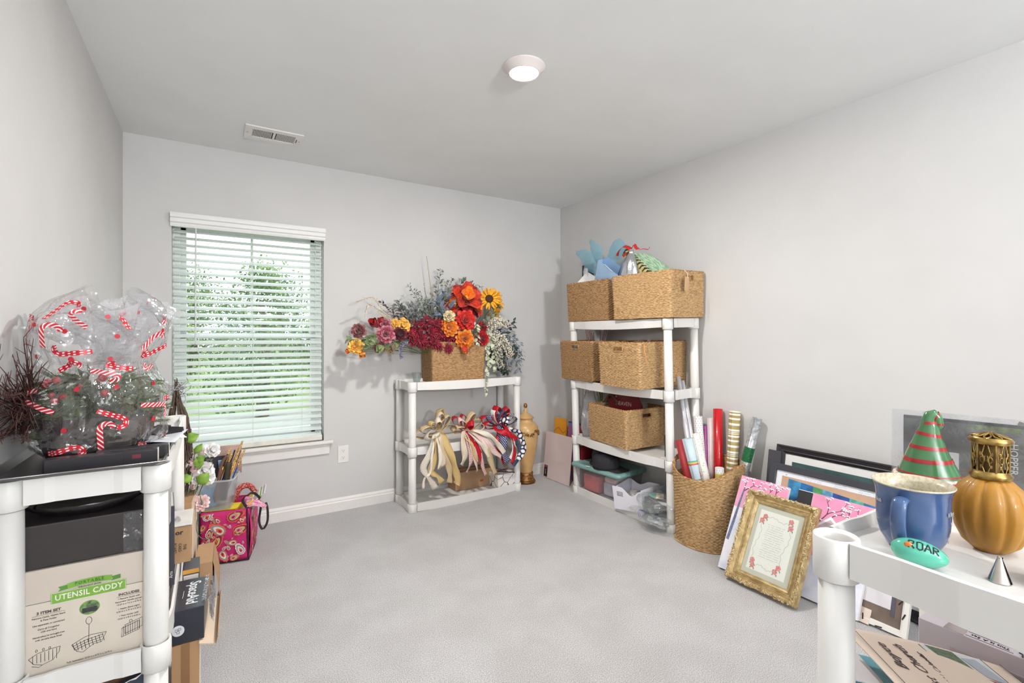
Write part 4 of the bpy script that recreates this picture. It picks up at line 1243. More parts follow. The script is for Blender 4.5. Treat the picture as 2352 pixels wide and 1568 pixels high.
# ---- ribbons
def rb_m(n, *a, **k):
    return pat('ribbon_'+n, *a, **k)
r_burlap = mat('ribbon_burlap', (206, 182, 144), 0.85, var=0.10, vscale=700)
r_burlap2 = mat('ribbon_gold_burlap', (210, 180, 122), 0.85, var=0.08, vscale=700)
r_cream = mat('ribbon_cream', (232, 220, 204), 0.7, var=0.03)
r_strip = rb_m('cream_stripes', 'stripes_u', (228, 212, 190), (176, 152, 128), 6, 1, 0.8)
r_tick = rb_m('ticking', 'stripes_v', (236, 228, 214), (130, 112, 96), 1, 140, 0.72)
r_plaid = rb_m('red_plaid', 'check', (236, 222, 214), (190, 60, 76), 4, 80, 0.6)
r_reddot = rb_m('red_dots_on_cream', 'dots', (240, 226, 216), (186, 26, 46), 6, 160, 0.3)
r_red = mat('ribbon_red', (190, 16, 36), 0.45, var=0.06, vscale=90)
r_navydot = rb_m('navy_dots', 'dots', (30, 34, 92), (240, 240, 244), 4, 90, 0.26)
r_ball = rb_m('navy_balls', 'dots', (34, 34, 80), (240, 238, 234), 1, 30, 0.40)
r_navy = mat('ribbon_slate', (70, 84, 108), 0.6, var=0.08)
r_white = mat('ribbon_white', (236, 232, 226), 0.5)
def bow(label, c, loops, tails, w, mats, seed, knot_m, name='ribbon_bow'):
    """loops: (dir x, dir z, length, mat, width factor); tails: list of (point list relative, mat, width)"""
    t = T(name, label, 'ribbon bow', Lm(*c))
    rr = random.Random(seed)
    for (dx, dy, dz, ln, m, wf) in loops:
        d = Vector((dx, dy, dz)).normalized()
        up = Vector((rr.uniform(-.4, .4), 1, rr.uniform(-.4, .4)))
        s_ = d.cross(up).normalized()
        pts = []
        for k in range(13):
            a = 2*PI*k/12
            ln_ = ln*1.2
            pts.append(d*(ln_*0.5*(1-math.cos(a)))+s_*(ln*0.26*math.sin(a))*(1 if True else 0))
        MB().ribbon(pts, [w*wf*(0.35+0.65*math.sin(PI*k/12)**0.6) for k in range(13)], s_.cross(d), 0, 3, cup=0.05).obj('loop', m, t, solid=0.0008)
    for (pts, m, wt) in tails:
        sp_ = smooth_path(pts, 5)
        k = len(sp_)
        ups = []
        tw = rr.uniform(-0.5, 0.5)
        for i in range(k):
            a = tw+0.7*math.sin(i*0.5+seed)
            ups.append(Vector((math.cos(a), -math.sin(a)*0.6, 0.1)))
        wd = [wt*min(1, 0.45+i*0.12) for i in range(k)]
        MB().ribbon(sp_, wd, ups, 0, 3, cup=0.12).obj('tail', m, t, solid=0.0008)
    kb = MB().ball((0, 0, 0), w*0.45, 10, sc=(1, 0.8, 0.8), jit=0.06, seed=seed)
    kb.obj('knot', knot_m, t)
    return t
# ============================================================ ribbon bows on the middle tray of the small shelf
bow('beige burlap ribbon bow with long cream tails on the middle tray, leftmost bow', (1.413, 3.27, 0.559), [(-1, -0.2, 0.15, 0.13, r_burlap, 1), (-1, -0.5, -0.25, 0.12, r_tick, 1), (-0.6, -0.3, 0.5, 0.1, r_burlap2, 1), (0, -0.3, 1, 0.12, r_strip, 1), (0.5, -0.2, 0.8, 0.11, r_burlap, 1), (-0.25, -0.5, 0.7, 0.1, r_cream, 1), (0.9, -0.4, 0.1, 0.11, r_burlap, 1), (-0.9, 0.1, -0.1, 0.15, r_burlap, 1), (0.2, 0.2, 1, 0.13, r_burlap2, 1)], [([(0.0, 0.0, 0.0), (-0.04, -0.03, -0.044), (-0.084, -0.07, -0.171), (-0.097, -0.07, -0.277), (-0.14, -0.07, -0.317), (-0.149, -0.07, -0.383)], r_cream, 0.018), ([(0.0, 0.0, 0.0), (-0.032, -0.035, -0.06), (-0.053, -0.06, -0.177), (-0.086, -0.06, -0.266), (-0.04, -0.06, -0.31), (-0.003, -0.06, -0.366)], r_burlap2, 0.05), ([(0.0, 0.0, 0.0), (-0.002, -0.035, -0.063), (-0.008, -0.065, -0.151), (0.012, -0.065, -0.223), (-0.029, -0.065, -0.267)], r_strip, 0.035), ([(0.0, 0.0, 0.0), (0.014, -0.03, -0.06), (0.007, -0.06, -0.154), (0.049, -0.06, -0.254), (0.062, -0.06, -0.32), (0.055, -0.06, -0.376)], r_burlap, 0.045), ([(0.0, 0.0, 0.0), (0.028, -0.03, -0.061), (0.065, -0.055, -0.163), (0.099, -0.055, -0.279), (0.128, -0.055, -0.363), (0.113, -0.055, -0.399)], r_burlap2, 0.055), ([(0.0, 0.0, 0.0), (-0.047, -0.03, -0.043), (-0.105, -0.065, -0.154), (-0.147, -0.065, -0.24), (-0.105, -0.065, -0.308), (-0.055, -0.065, -0.4)], r_tick, 0.045), ([(0.0, 0.0, 0.0), (-0.027, -0.03, -0.046), (-0.024, -0.07, -0.117), (-0.017, -0.07, -0.211), (-0.037, -0.07, -0.265)], r_cream, 0.03)], 0.05, None, 1, r_burlap)
bow('cream and red dotted ribbon bow with plaid tails, middle bow on the small shelf', (1.632, 3.27, 0.546), [(-1, -0.2, 0.1, 0.11, r_burlap, 1), (0.3, -0.3, 0.9, 0.12, r_burlap, 1), (-0.6, -0.3, 0.7, 0.1, r_reddot, 1), (0.8, -0.3, 0.5, 0.11, r_burlap2, 1), (-0.3, -0.1, 1, 0.1, r_red, 1), (0.6, 0, 1, 0.11, r_reddot, 1), (1, -0.2, 0.1, 0.12, r_cream, 1), (0.1, -0.6, 0.4, 0.09, r_red, 1), (-0.8, 0, 0.7, 0.12, r_red, 1)], [([(0.0, 0.0, 0.0), (-0.039, -0.035, -0.039), (-0.049, -0.07, -0.128), (-0.042, -0.07, -0.193), (-0.07, -0.07, -0.247)], r_strip, 0.045), ([(0.0, 0.0, 0.0), (-0.01, -0.035, -0.049), (0.004, -0.065, -0.152), (0.011, -0.065, -0.234), (-0.025, -0.065, -0.309)], r_plaid, 0.035), ([(0.0, 0.0, 0.0), (0.002, -0.04, -0.049), (0.023, -0.07, -0.137), (0.052, -0.07, -0.238), (0.06, -0.07, -0.311)], r_reddot, 0.045), ([(0.0, 0.0, 0.0), (0.012, -0.035, -0.038), (0.055, -0.065, -0.126), (0.092, -0.065, -0.212), (0.092, -0.065, -0.265)], r_red, 0.04), ([(0.0, 0.0, 0.0), (0.034, -0.035, -0.034), (0.087, -0.075, -0.095), (0.139, -0.075, -0.167), (0.162, -0.075, -0.219)], r_cream, 0.045), ([(0.0, 0.0, 0.0), (0.039, -0.04, -0.02), (0.129, -0.08, -0.099), (0.197, -0.08, -0.173), (0.266, -0.08, -0.225)], r_reddot, 0.05), ([(0.0, 0.0, 0.0), (0.049, -0.035, -0.016), (0.119, -0.07, -0.116), (0.18, -0.07, -0.256), (0.218, -0.07, -0.355)], r_burlap, 0.05), ([(0.0, 0.0, 0.0), (0.058, -0.045, -0.008), (0.164, -0.085, -0.059), (0.256, -0.085, -0.156), (0.287, -0.085, -0.2)], r_cream, 0.04), ([(0.0, 0.0, 0.0), (0.034, -0.035, -0.027), (0.08, -0.06, -0.146), (0.11, -0.06, -0.275), (0.14, -0.06, -0.352)], r_plaid, 0.03), ([(0.0, 0.0, 0.0), (-0.025, -0.035, -0.047), (0.013, -0.075, -0.102), (0.035, -0.075, -0.186), (0.064, -0.075, -0.239)], r_burlap2, 0.02)], 0.05, None, 2, r_burlap)
bow('navy and red ribbon bow with white dots, rightmost on the small shelf', (1.93, 3.29, 0.557), [(-0.3, -0.3, 1, 0.13, r_red, 1), (0.5, -0.3, 1, 0.12, r_red, 1), (-0.8, -0.3, 0.5, 0.12, r_navydot, 1), (-0.5, -0.2, 0.9, 0.11, r_white, 1), (0.2, -0.3, 1, 0.1, r_navy, 1), (1, -0.2, 0.2, 0.13, r_navydot, 1), (-1, -0.2, 0, 0.13, r_red, 1), (0.9, -0.4, 0.6, 0.12, r_ball, 1), (0.3, -0.8, 0.3, 0.09, r_ball, 1), (-0.9, 0, 0.3, 0.14, r_red, 1), (-0.1, -0.5, -0.6, 0.09, r_navy, 1)], [([(0.0, 0.0, 0.0), (0.03, -0.05, -0.04), (0.116, -0.08, -0.061), (0.167, -0.09, -0.134), (0.18, -0.09, -0.204), (0.126, -0.09, -0.284)], r_ball, 0.045), ([(0.0, 0.0, 0.0), (-0.018, -0.05, -0.035), (-0.016, -0.1, -0.111), (-0.008, -0.1, -0.213), (0.023, -0.1, -0.284)], r_navydot, 0.06), ([(0.0, 0.0, 0.0), (-0.052, -0.055, -0.03), (-0.011, -0.105, -0.053), (0.068, -0.105, -0.086), (0.1, -0.105, -0.123)], r_red, 0.05), ([(0.0, 0.0, 0.0), (0.022, -0.05, -0.005), (0.017, -0.11, -0.045), (0.065, -0.11, -0.118), (0.081, -0.11, -0.222), (0.057, -0.11, -0.3)], r_red, 0.03), ([(0.0, 0.0, 0.0), (0.038, -0.05, -0.023), (0.063, -0.1, -0.103), (0.079, -0.1, -0.19), (0.047, -0.1, -0.271)], r_white, 0.03), ([(0.0, 0.0, 0.0), (-0.007, -0.045, -0.037), (-0.048, -0.075, -0.112), (-0.032, -0.075, -0.215), (0.015, -0.075, -0.302)], r_red, 0.04), ([(0.0, 0.0, 0.0), (0.013, -0.045, -0.039), (0.136, -0.075, -0.167), (0.161, -0.075, -0.257), (0.087, -0.075, -0.326)], r_navy, 0.04)], 0.055, None, 3, r_red)
# ---- boxes on the bottom tray
marble = pat('marble_print', 'crackle', (236, 232, 226), (52, 46, 48), 14, 14, 0.03, 0.35)
o = T('gift_box', 'white marble-print gift box with thin dark red bow on the bottom tray', 'gift box', Lm(2.015, 3.37, 0.0415, 3))
MB().box((0, 0, 0.040), (0.20, 0.17, 0.08), bev=0.002).obj('box_body', marble, o)
MB().box((0, 0, 0.094), (0.208, 0.178, 0.030), bev=0.002).obj('lid', marble, o)
dr = mat('thin_ribbon', (120, 24, 36), 0.5)
for pts in ([(-0.104, 0.0, 0.111), (0, 0, 0.113), (0.104, 0, 0.111)], [(0.02, -0.09, 0.111), (0.01, 0, 0.1135), (-0.01, 0.09, 0.111)]):
    MB().ribbon(pts, 0.006, Vector((0, 1, 0)) if abs(pts[0][0]) > 0.1 else Vector((1, 0, 0))).obj('ribbon_strip', dr, o, solid=0.0006)
MB().tube(smooth_path([(0, 0, 0.114), (-0.04, -0.02, 0.135), (-0.06, -0.01, 0.116), (-0.02, 0.0, 0.116), (0.03, -0.02, 0.132), (0.05, 0.0, 0.117), (0.0, 0.0, 0.115)]), 0.002, 6).obj('ribbon_bow', dr, o)
o = T('cardboard_box', 'plain brown cardboard box at the back of the bottom tray under the bows', 'box', Lm(1.78, 3.47, 0.0415, 0))
kraft = mat('kraft_board', (176, 140, 108), 0.85, var=0.04)
MB().box((0, 0, 0.07), (0.34, 0.13, 0.14), bev=0.002).obj('box_body', kraft, o)
MB().box((0.06, -0.0655, 0.05), (0.03, 0.0006, 0.018)).obj('printed_mark', mat('print_orange', (176, 84, 60), 0.8), o)
MB().box((0, 0, 0.1405), (0.34, 0.03, 0.001)).obj('tape_strip', mat('tape_tan', (190, 150, 100), 0.3), o)
# ---- tall urn in the corner behind the small shelf
ceram = mat('urn_cream', (226, 186, 128), 0.3, col2=(204, 160, 104), vscale=5, coat=0.3)
gilt = mat('urn_gilt', (170, 122, 66), 0.35, metal=0.5, vscale=60, col2=(110, 76, 40))
o = T('lidded_urn', 'tall cream ceramic urn with gilt garland and lid standing in the corner', 'urn', Lm(2.285, 3.44, 0.0))
MB().lathe([(0.0, 0.0), (0.085, 0.0), (0.088, 0.012), (0.08, 0.026), (0.0, 0.026)], 36).obj('foot_rim', mat('urn_foot', (120, 78, 34), 0.35, metal=0.4), o)
MB().lathe([(0.074, 0.026), (0.064, 0.06), (0.066, 0.085), (0.060, 0.09)], 36, fr=lambda a, r, z: r*(1+0.03*math.cos(16*a))).obj('fluted_foot', gilt, o)
MB().lathe([(0.055, 0.085), (0.062, 0.12), (0.085, 0.22), (0.105, 0.36), (0.112, 0.43), (0.108, 0.475), (0.085, 0.505), (0.062, 0.515), (0.06, 0.545), (0.064, 0.55), (0, 0.55)], 40).obj('urn_body', ceram, o)
MB().lathe([(0.0, 0.64), (0.008, 0.638), (0.012, 0.625), (0.018, 0.612), (0.015, 0.60), (0.02, 0.59), (0.045, 0.575), (0.07, 0.556), (0.072, 0.548), (0, 0.548)], 36).obj('lid', ceram, o)
MB().lathe([(0, 0.675), (0.012, 0.668), (0.018, 0.65), (0.012, 0.636), (0.008, 0.63)], 20).obj('finial', gilt, o)
gb = MB()
rr = random.Random(4)
for i in range(120):
    a = rr.uniform(-2.8, -0.2)
    z = 0.445-0.03*math.sin(a*2.5)**2+rr.uniform(-.012, .012)
    rad = 0.112
    p = Vector((math.cos(a)*rad, math.sin(a)*rad, z))
    d = Vector((math.cos(a), math.sin(a), rr.uniform(-1, 1)*1.5)).normalized()
    gb.tube([p, p+d*0.006+Vector((rr.uniform(-1, 1), rr.uniform(-1, 1), rr.uniform(-1, 1)))*0.012], [0.004, 0.002], 5)
tag(gb.obj('garland_relief', gilt, o), kind='stuff')
# ---- leaning boards and gift bags by the corner
o = T('poster_board', 'blank pale pink board with a small dark label leaning in the back right corner', 'board', Fm((2.503, 3.485, 0.003), (0.03, -1, 0), (0.10, 0.06, 1)))
MB().box((0.178, 0.20, 0), (0.356, 0.40, 0.004)).obj('board', mat('board_pale', (222, 204, 200), 0.7, var=0.01), o)
MB().box((0.034, 0.058, 0.0026), (0.048, 0.10, 0.0006)).obj('printed_label', mat('label_black', (40, 30, 30), 0.4), o)
MB().box((0.034, 0.098, 0.0031), (0.046, 0.02, 0.0006)).obj('label_photo', mat('label_photo', (150, 70, 84), 0.5, var=0.3, vscale=150), o)
text('Canvas', 0.016, mat('label_white', (210, 206, 200), 0.5), o, Lm(0.034, 0.052, 0.0034, 90))
ob = T('gift_bag', 'orange gift bag with wavy dark lines leaning in the corner', 'gift bag', Fm((2.66, 3.548, 0.003), (0.10, -1, 0), (0.06, 0.03, 1)))
MB().box((0.075, 0.25, 0.0), (0.15, 0.50, 0.016), bev=0.002).obj('bag_body', mat('bag_orange', (240, 162, 36), 0.45, var=0.03), ob)
for k in range(4):
    MB().ribbon([(0.002+0.0145*i, 0.14+0.085*k+0.02*math.sin(i*0.75+k*1.7), 0.0088) for i in range(11)], 0.003, Vector((0, 1, 0))).obj('wavy_line', mat('line_rust', (150, 64, 30), 0.6), ob, solid=0.0006)
ob = T('gift_bag', 'purple and coral gift bag between the orange bag and the tall shelf', 'gift bag', Fm((2.66, 3.36, 0.003), (0.0, -1, 0), (0.08, 0.0, 1)))
MB().box((0.09, 0.242, 0), (0.18, 0.484, 0.02), bev=0.002).obj('bag_body', mat('bag_coral', (196, 84, 88), 0.4, col2=(122, 110, 168), vscale=9, lo=0.45, hi=0.55), ob)
MB().box((0.09, 0.486, 0), (0.184, 0.008, 0.022)).obj('bag_rim', mat('bag_navy', (50, 70, 130), 0.5), ob)
for x in (0.03, 0.10):
    MB().tube(smooth_path([(x, 0.48, -0.005), (x+0.012, 0.60, -0.01), (x+0.026, 0.64, -0.012), (x+0.04, 0.60, -0.01), (x+0.052, 0.48, -0.005)]), 0.0012, 5).obj('cord_handle', mat('cord_grey', (120, 116, 118), 0.6), ob)
w = T('picture_frame', 'dark red framed board standing behind the left post of the tall shelf', 'picture frame', Fm((2.60, 3.12, 0.003), (0.0, -1, 0), (0.12, 0.0, 1)))
MB().box((0.025, 0.19, 0), (0.05, 0.38, 0.016), bev=0.003).obj('board', mat('board_oxblood', (84, 24, 24), 0.4, var=0.1), w)
# ============================================================ pictures leaning on the right wall
def molding(mb, w, h, prof, m=0):
    """prof: closed list of (inset from outer edge, height)"""
    k = len(prof)
    v = []
    for (cx_, cy_, sx, sy) in ((0, 0, 1, 1), (w, 0, -1, 1), (w, h, -1, -1), (0, h, 1, -1)):
        for (d, z) in prof:
            v.append((cx_+sx*d, cy_+sy*d, z))
    f = [(c*k+j, ((c+1) % 4)*k+j, ((c+1) % 4)*k+(j+1) % k, c*k+(j+1) % k) for c in range(4) for j in range(k)]
    mb.add(v, f, m)
def lean(x0, y0, x1, y1, z1, z0=0.004):
    """frame with origin at floor point (x0,y0), up direction towards (x1,y1,z1)"""
    return Fm((x0, y0, z0), (0, -1, 0), (x1-x0, 0, z1-z0))
def squig(parent, rows, x0, x1, y0, dy, m, z, name='script_line', w=0.0009, amp=0.0022, seed=0, freq=900, var=0.25):
    rr = random.Random(seed)
    for r_ in range(rows):
        c = (x0+x1)/2
        hw = (x1-x0)/2*(1-var*rr.random())
        n = int(hw*2/0.003)
        pts = []
        mb = MB()
        for i in range(n+1):
            if rr.random() < 0.13 and len(pts) > 2:
                mb.ribbon(pts, w, Vector((0.3, 1, 0)), 0, 1)
                pts = []
                continue
            pts.append((c-hw+i*0.003, y0-r_*dy+amp*rr.uniform(-0.6, 1), z))
        if len(pts) > 1:
            mb.ribbon(pts, w, Vector((0.3, 1, 0)), 0, 1)
        if mb.v:
            mb.obj(name, m, parent)
gold = mat('frame_gold', (206, 182, 134), 0.38, metal=0.5, vscale=30, col2=(166, 140, 94))
gold_hi = mat('frame_gold_light', (228, 208, 164), 0.32, metal=0.5, vscale=50, col2=(160, 134, 88))
gw, gh = 0.353, 0.466
G = T('picture_frame', 'ornate gold frame with a rose-bordered verse leaning in front of the other pictures', 'picture frame', Fm((2.262, 1.522, 0.006), (0, -1, 0), (0.215, 0, 0.40)))
b = MB()
molding(b, gw, gh, [(0, 0), (0, 0.022), (0.004, 0.034), (0.012, 0.036), (0.020, 0.030), (0.030, 0.016), (0.034, 0.016), (0.038, 0.020), (0.042, 0.018), (0.046, 0.022), (0.054, 0.018), (0.060, 0.010), (0.060, 0.0)])
b.obj('molding', gold, G)
ob = MB()
rr = random.Random(2)
def per(dd, i, n):
    t = i/n*2*(gw+gh-4*dd)
    L1, L2 = gw-2*dd, gh-2*dd
    if t < L1: return (dd+t, dd, 0)
    t -= L1
    if t < L2: return (gw-dd, dd+t, 1)
    t -= L2
    if t < L1: return (gw-dd-t, gh-dd, 0)
    t -= L1
    return (dd, gh-dd-t, 1)
for i in range(420):
    x, y, s_ = per(0.010+rr.uniform(-.005, .006), i, 420)
    a = rr.uniform(0, 6.28)
    q = rr.uniform(0.005, 0.010)
    z = 0.034+rr.uniform(-0.002, 0.003)
    pts = [(x+q*math.cos(a+k*0.9)*(1-0.15*k), y+q*math.sin(a+k*0.9)*(1-0.15*k), z+0.0015*math.sin(k)) for k in range(4)]
    ob.tube(pts, [0.0016, 0.0030, 0.0026, 0.001], 5, 0, False)
tag(ob.obj('carved_ornament', gold_hi, G), kind='stuff')
rb_ = MB()
for dd, n_ in ((0.0445, 300),):
    for i in range(n_):
        x, y, s_ = per(dd, i, n_)
        d_ = 0.0028
        rb_.tube([(x-d_, y-d_, 0.021), (x+d_, y+d_, 0.0215)], [0.0016, 0.0010], 4, 0, False)
tag(rb_.obj('rope_bead', gold_hi, G), kind='stuff')
MB().box((gw/2, gh/2, 0.006), (gw-0.10, gh-0.10, 0.002)).obj('mat_board', mat('mat_sage', (206, 204, 190), 0.8, var=0.01), G)
pp = mat('verse_paper', (242, 240, 234), 0.7, var=0.005)
px0, px1, py0, py1 = 0.082, gw-0.082, 0.083, gh-0.083
MB().box((gw/2, gh/2, 0.0075), (px1-px0, py1-py0, 0.001)).obj('verse_sheet', pp, G)
ink = mat('ink_grey', (128, 124, 128), 0.8)
inkp = mat('vine_grey', (150, 150, 144), 0.8)
squig(G, 16, gw/2-0.052, gw/2+0.052, gh/2+0.085, 0.0108, ink, 0.0083, seed=5)
rose_p = mat('rose_print', (232, 164, 158), 0.7, col2=(214, 120, 122), vscale=120)
leaf_p = mat('leaf_print', (156, 164, 138), 0.7)
for (x, y) in ((px0+0.030, py1-0.030), (px0+0.018, py1-0.052), (px1-0.032, py1-0.020), (px1-0.028, py1-0.050), (px0+0.022, py0+0.045), (px0+0.028, py0+0.022), (px1-0.038, py0+0.052), (px1-0.050, py0+0.030)):
    rp_ = MB()
    for k, q in enumerate((0.0125, 0.009, 0.005)):
        rp_.prism([(x+q*(1+0.12*math.cos(5*a*2*PI/20+k))*math.cos(a*2*PI/20), y+q*(1+0.12*math.cos(5*a*2*PI/20+k))*math.sin(a*2*PI/20)) for a in range(20)], 0.008, 0.0083+0.0003*k)
    rp_.obj('printed_rose', rose_p, G)
    lp_ = MB()
    leaf_geo(lp_, Lm(x+0.008, y-0.008, 0.0086, 200), 0.014, 0.008, fold=0, droop=0)
    leaf_geo(lp_, Lm(x-0.004, y-0.010, 0.0086, 140), 0.012, 0.007, fold=0, droop=0)
    lp_.obj('printed_leaf', leaf_p, G)
for (a_, b_, s_) in (((px0+0.04, py1-0.034), (px1-0.044, py1-0.030), 1), ((px0+0.018, py1-0.066), (px0+0.020, py0+0.058), 2), ((px1-0.026, py1-0.064), (px1-0.034, py0+0.066), 3), ((px0+0.040, py0+0.024), (px1-0.062, py0+0.030), 4)):
    pts = []
    for k in range(25):
        t = k/24
        x, y = lerp(a_[0], b_[0], t), lerp(a_[1], b_[1], t)
        o_ = 0.008*math.sin(t*PI*2)+0.003*math.sin(t*PI*9+s_)
        pts.append((x+(o_ if s_ in (2, 3) else 0), y+(o_ if s_ in (1, 4) else 0), 0.0084))
    MB().ribbon(pts, 0.0012, Vector((0, 1, 0)) if s_ in (1, 4) else Vector((1, 0, 0)), 0, 1).obj('vine_line', inkp, G)
MB().box((gw/2, gh/2, 0.0095), (gw-0.118, gh-0.118, 0.001)).obj('glass_pane', film('picture_glass', (252, 253, 252), 0.12, 0.03, 0.0), G)
MB().box((gw/2, gh/2, 0.0015), (gw-0.02, gh-0.02, 0.003)).obj('backing', kraft, G)
# ---- pink winter paintings on canvas
pinkm = mat('paint_pink', (238, 176, 208), 0.6, col2=(228, 140, 176), vscale=4)
snowm = mat('paint_snow', (238, 238, 246), 0.6, col2=(206, 214, 238), vscale=9, lo=0.3, hi=0.55)
barkp = mat('paint_bark', (112, 52, 68), 0.6)
trunkp = mat('paint_trunk', (118, 124, 156), 0.6, var=0.15, vscale=80)
whitep = mat('paint_white', (246, 246, 248), 0.6)
def canvas(label, M, w, h, seed, split, cottage=True, dark_edge=0.0):
    t = T('canvas_painting', label, 'painting', M)
    MB().box((w/2, h/2, 0.009), (w, h, 0.018), bev=0.002).obj('stretched_canvas', mat('canvas_white', (240, 238, 236), 0.7, var=0.01), t)
    z = 0.0183
    x0 = dark_edge
    MB().box(((x0+w)/2, (h*split+h)/2, z), (w-x0, h*(1-split), 0.0006)).obj('painted_sky', pinkm, t)
    MB().box(((x0+w)/2, h*split/2, z), (w-x0, h*split, 0.0006)).obj('painted_snow', snowm, t)
    if dark_edge:
        MB().box((dark_edge/2, h/2, z), (dark_edge-0.002, h-0.006, 0.0008)).obj('dark_side_panel', mat('paint_black', (44, 42, 46), 0.6), t)
    rr = random.Random(seed)
    def branch(p, a, ln, wd, dep):
        if dep > 3 or ln < 0.012:
            return
        pts = [p]
        q = p
        aa = a
        for k in range(4):
            aa += rr.uniform(-0.28, 0.28)
            q = (q[0]+math.cos(aa)*ln/4, q[1]+math.sin(aa)*ln/4)
            if x0+0.003 < q[0] < w-0.003 and 0 < q[1] < h-0.003:
                pts.append(q)
        if len(pts) > 1:
            MB().ribbon([(x, y, z+0.0008+dep*0.0001) for x, y in pts], [lerp(wd, wd*0.45, k/len(pts)) for k in range(len(pts))], Vector((-math.sin(a), math.cos(a), 0)), 0, 1).obj('painted_branch', barkp, t)
            mx = pts[len(pts)//2]
            MB().ribbon([(mx[0]-0.006, mx[1]+wd*0.5, z+0.0013), (mx[0], mx[1]+wd*0.5+0.002, z+0.0013), (mx[0]+0.008, mx[1]+wd*0.5-0.001, z+0.0013)], 0.005, Vector((0, 1, 0)), 0, 1).obj('painted_snow_dab', whitep, t)
        for s_ in (-1, 1):
            branch(pts[-1], a+s_*rr.uniform(0.35, 0.8), ln*rr.uniform(0.5, 0.75), wd*0.6, dep+1)
    if cottage:
        branch((x0+(w-x0)*0.66, h*0.62), PI/2-0.1, h*0.16, 0.008, 0)
        branch((x0+(w-x0)*0.10, h*0.68), PI/2-0.5, h*0.18, 0.007, 0)
        branch((x0+(w-x0)*0.35, h*0.80), 0.5, h*0.10, 0.005, 1)
        cx_, cy_ = x0+(w-x0)*0.36, h*0.70
        MB().prism([(cx_-0.05, cy_-0.12), (cx_+0.05, cy_-0.12), (cx_+0.05, cy_), (cx_, cy_+0.05), (cx_-0.05, cy_)], z+0.0004, z+0.0016).obj('painted_cottage', mat('paint_cottage', (206, 186, 190), 0.6, var=0.08), t)
        MB().prism([(cx_-0.062, cy_-0.004), (cx_, cy_+0.056), (cx_+0.064, cy_-0.004), (cx_+0.054, cy_-0.004), (cx_, cy_+0.040), (cx_-0.052, cy_-0.004)], z+0.0016, z+0.0022).obj('painted_roof', whitep, t)
        for i in (0, 1):
            for j in (0, 1):
                MB().box((cx_-0.008+i*0.017, cy_-0.012-j*0.016, z+0.0020), (0.014, 0.012, 0.0006)).obj('painted_window_light', mat('paint_yellow', (240, 196, 40), 0.6), t)
        MB().box((cx_+0.0005, cy_-0.020, z+0.0018), (0.037, 0.036, 0.0004)).obj('painted_window', mat('paint_window_red', (150, 60, 70), 0.6), t)
    else:
        MB().ribbon([(0.012, 0.30*h, z+0.001), (0.020, 0.5*h, z+0.001), (0.026, 0.7*h, z+0.001), (0.034, 0.86*h, z+0.001)], [0.016, 0.015, 0.012, 0.008], Vector((1, 0, 0)), 0, 1).obj('painted_trunk', trunkp, t)
        branch((0.033, 0.84*h), PI/2-0.7, h*0.12, 0.006, 0)
        branch((0.034, 0.84*h), PI/2+0.2, h*0.08, 0.005, 1)
        branch((0.60*w, h*0.80), PI/2-0.15, h*0.11, 0.006, 0)
        branch((0.80*w, h*0.78), PI/2-0.2, h*0.13, 0.006, 0)
        branch((0.34*w, h*0.84), 0.3, h*0.08, 0.005, 1)
        MB().prism([(0.05, 0.70*h), (0.16, 0.70*h), (0.155, 0.86*h), (0.12, 0.90*h), (0.07, 0.86*h)], z+0.0002, z+0.0008).obj('painted_snow_roof', whitep, t)
        MB().ribbon([(0.055, 0.55*h, z+0.0006), (0.055, 0.80*h, z+0.0006), (0.12, 0.79*h, z+0.0006)], 0.003, Vector((1, 0.5, 0)), 0, 1).obj('painted_branch', barkp, t)
    return t
canvas('pink winter tree painting on canvas leaning directly behind the ornate gold frame', Fm((2.325, 1.608, 0.005), (0, -1, 0), (0.222, 0, 0.46)), 0.262, 0.505, 3, 0.66, False)
canvas('pink winter painting with a yellow-windowed cottage and a black left strip', Fm((2.40, 1.325, 0.004), (0, -1, 0), (0.195, 0, 0.45)), 0.345, 0.488, 11, 0.40, True, 0.072)
# ---- flat black frame with white mat, kraft insert and blue watercolour
Bf = T('picture_frame', 'flat black frame holding handwriting, kraft paper and a blue watercolour strip', 'picture frame', Fm((2.475, 1.487, 0.005), (0, -1, 0), (0.152, 0, 0.57)))
fw_, fh_ = 0.62, 0.572
b = MB()
molding(b, fw_, fh_, [(0, 0), (0, 0.018), (0.002, 0.020), (0.032, 0.020), (0.034, 0.018), (0.034, 0.0)])
b.obj('molding', mat('frame_black_flat', (62, 62, 68), 0.4, var=0.04), Bf)
MB().box((fw_/2, fh_/2, 0.006), (fw_-0.06, fh_-0.06, 0.002)).obj('mat_board', mat('mat_white', (234, 234, 238), 0.8, var=0.01), Bf)
MB().box((fw_/2-0.01, fh_/2-0.0075, 0.0078), (fw_-0.15, fh_-0.105, 0.001)).obj('kraft_sheet', mat('kraft_sheet', (196, 160, 134), 0.8, var=0.03), Bf)
seg = [(0.0, (70, 150, 200), 0.14), (0.14, (40, 110, 170), 0.13), (0.27, (90, 170, 110), 0.10), (0.37, (110, 180, 220), 0.10), (0.47, (50, 84, 160), 0.16), (0.63, (90, 190, 170), 0.13), (0.76, (50, 120, 180), 0.14), (0.90, (80, 180, 150), 0.10)]
for i, (t0, c, ln) in enumerate(seg):
    xa, xb = 0.10+t0*0.46, 0.10+(t0+ln)*0.46
    ya, yb = fh_-0.068-t0*0.036, fh_-0.068-(t0+ln)*0.036
    MB().prism([(xa, ya-0.16), (xb, yb-0.16), (xb, yb), (xa, ya)], 0.0084, 0.0090+0.0001*(i % 2)).obj('watercolour_block', mat('watercolour_%d' % i, c, 0.6, vscale=30, col2=tuple(int(q*0.75) for q in c)), Bf)
i1, i2 = mat('ink_violet', (168, 160, 190), 0.8), mat('ink_blue', (150, 180, 206), 0.8)
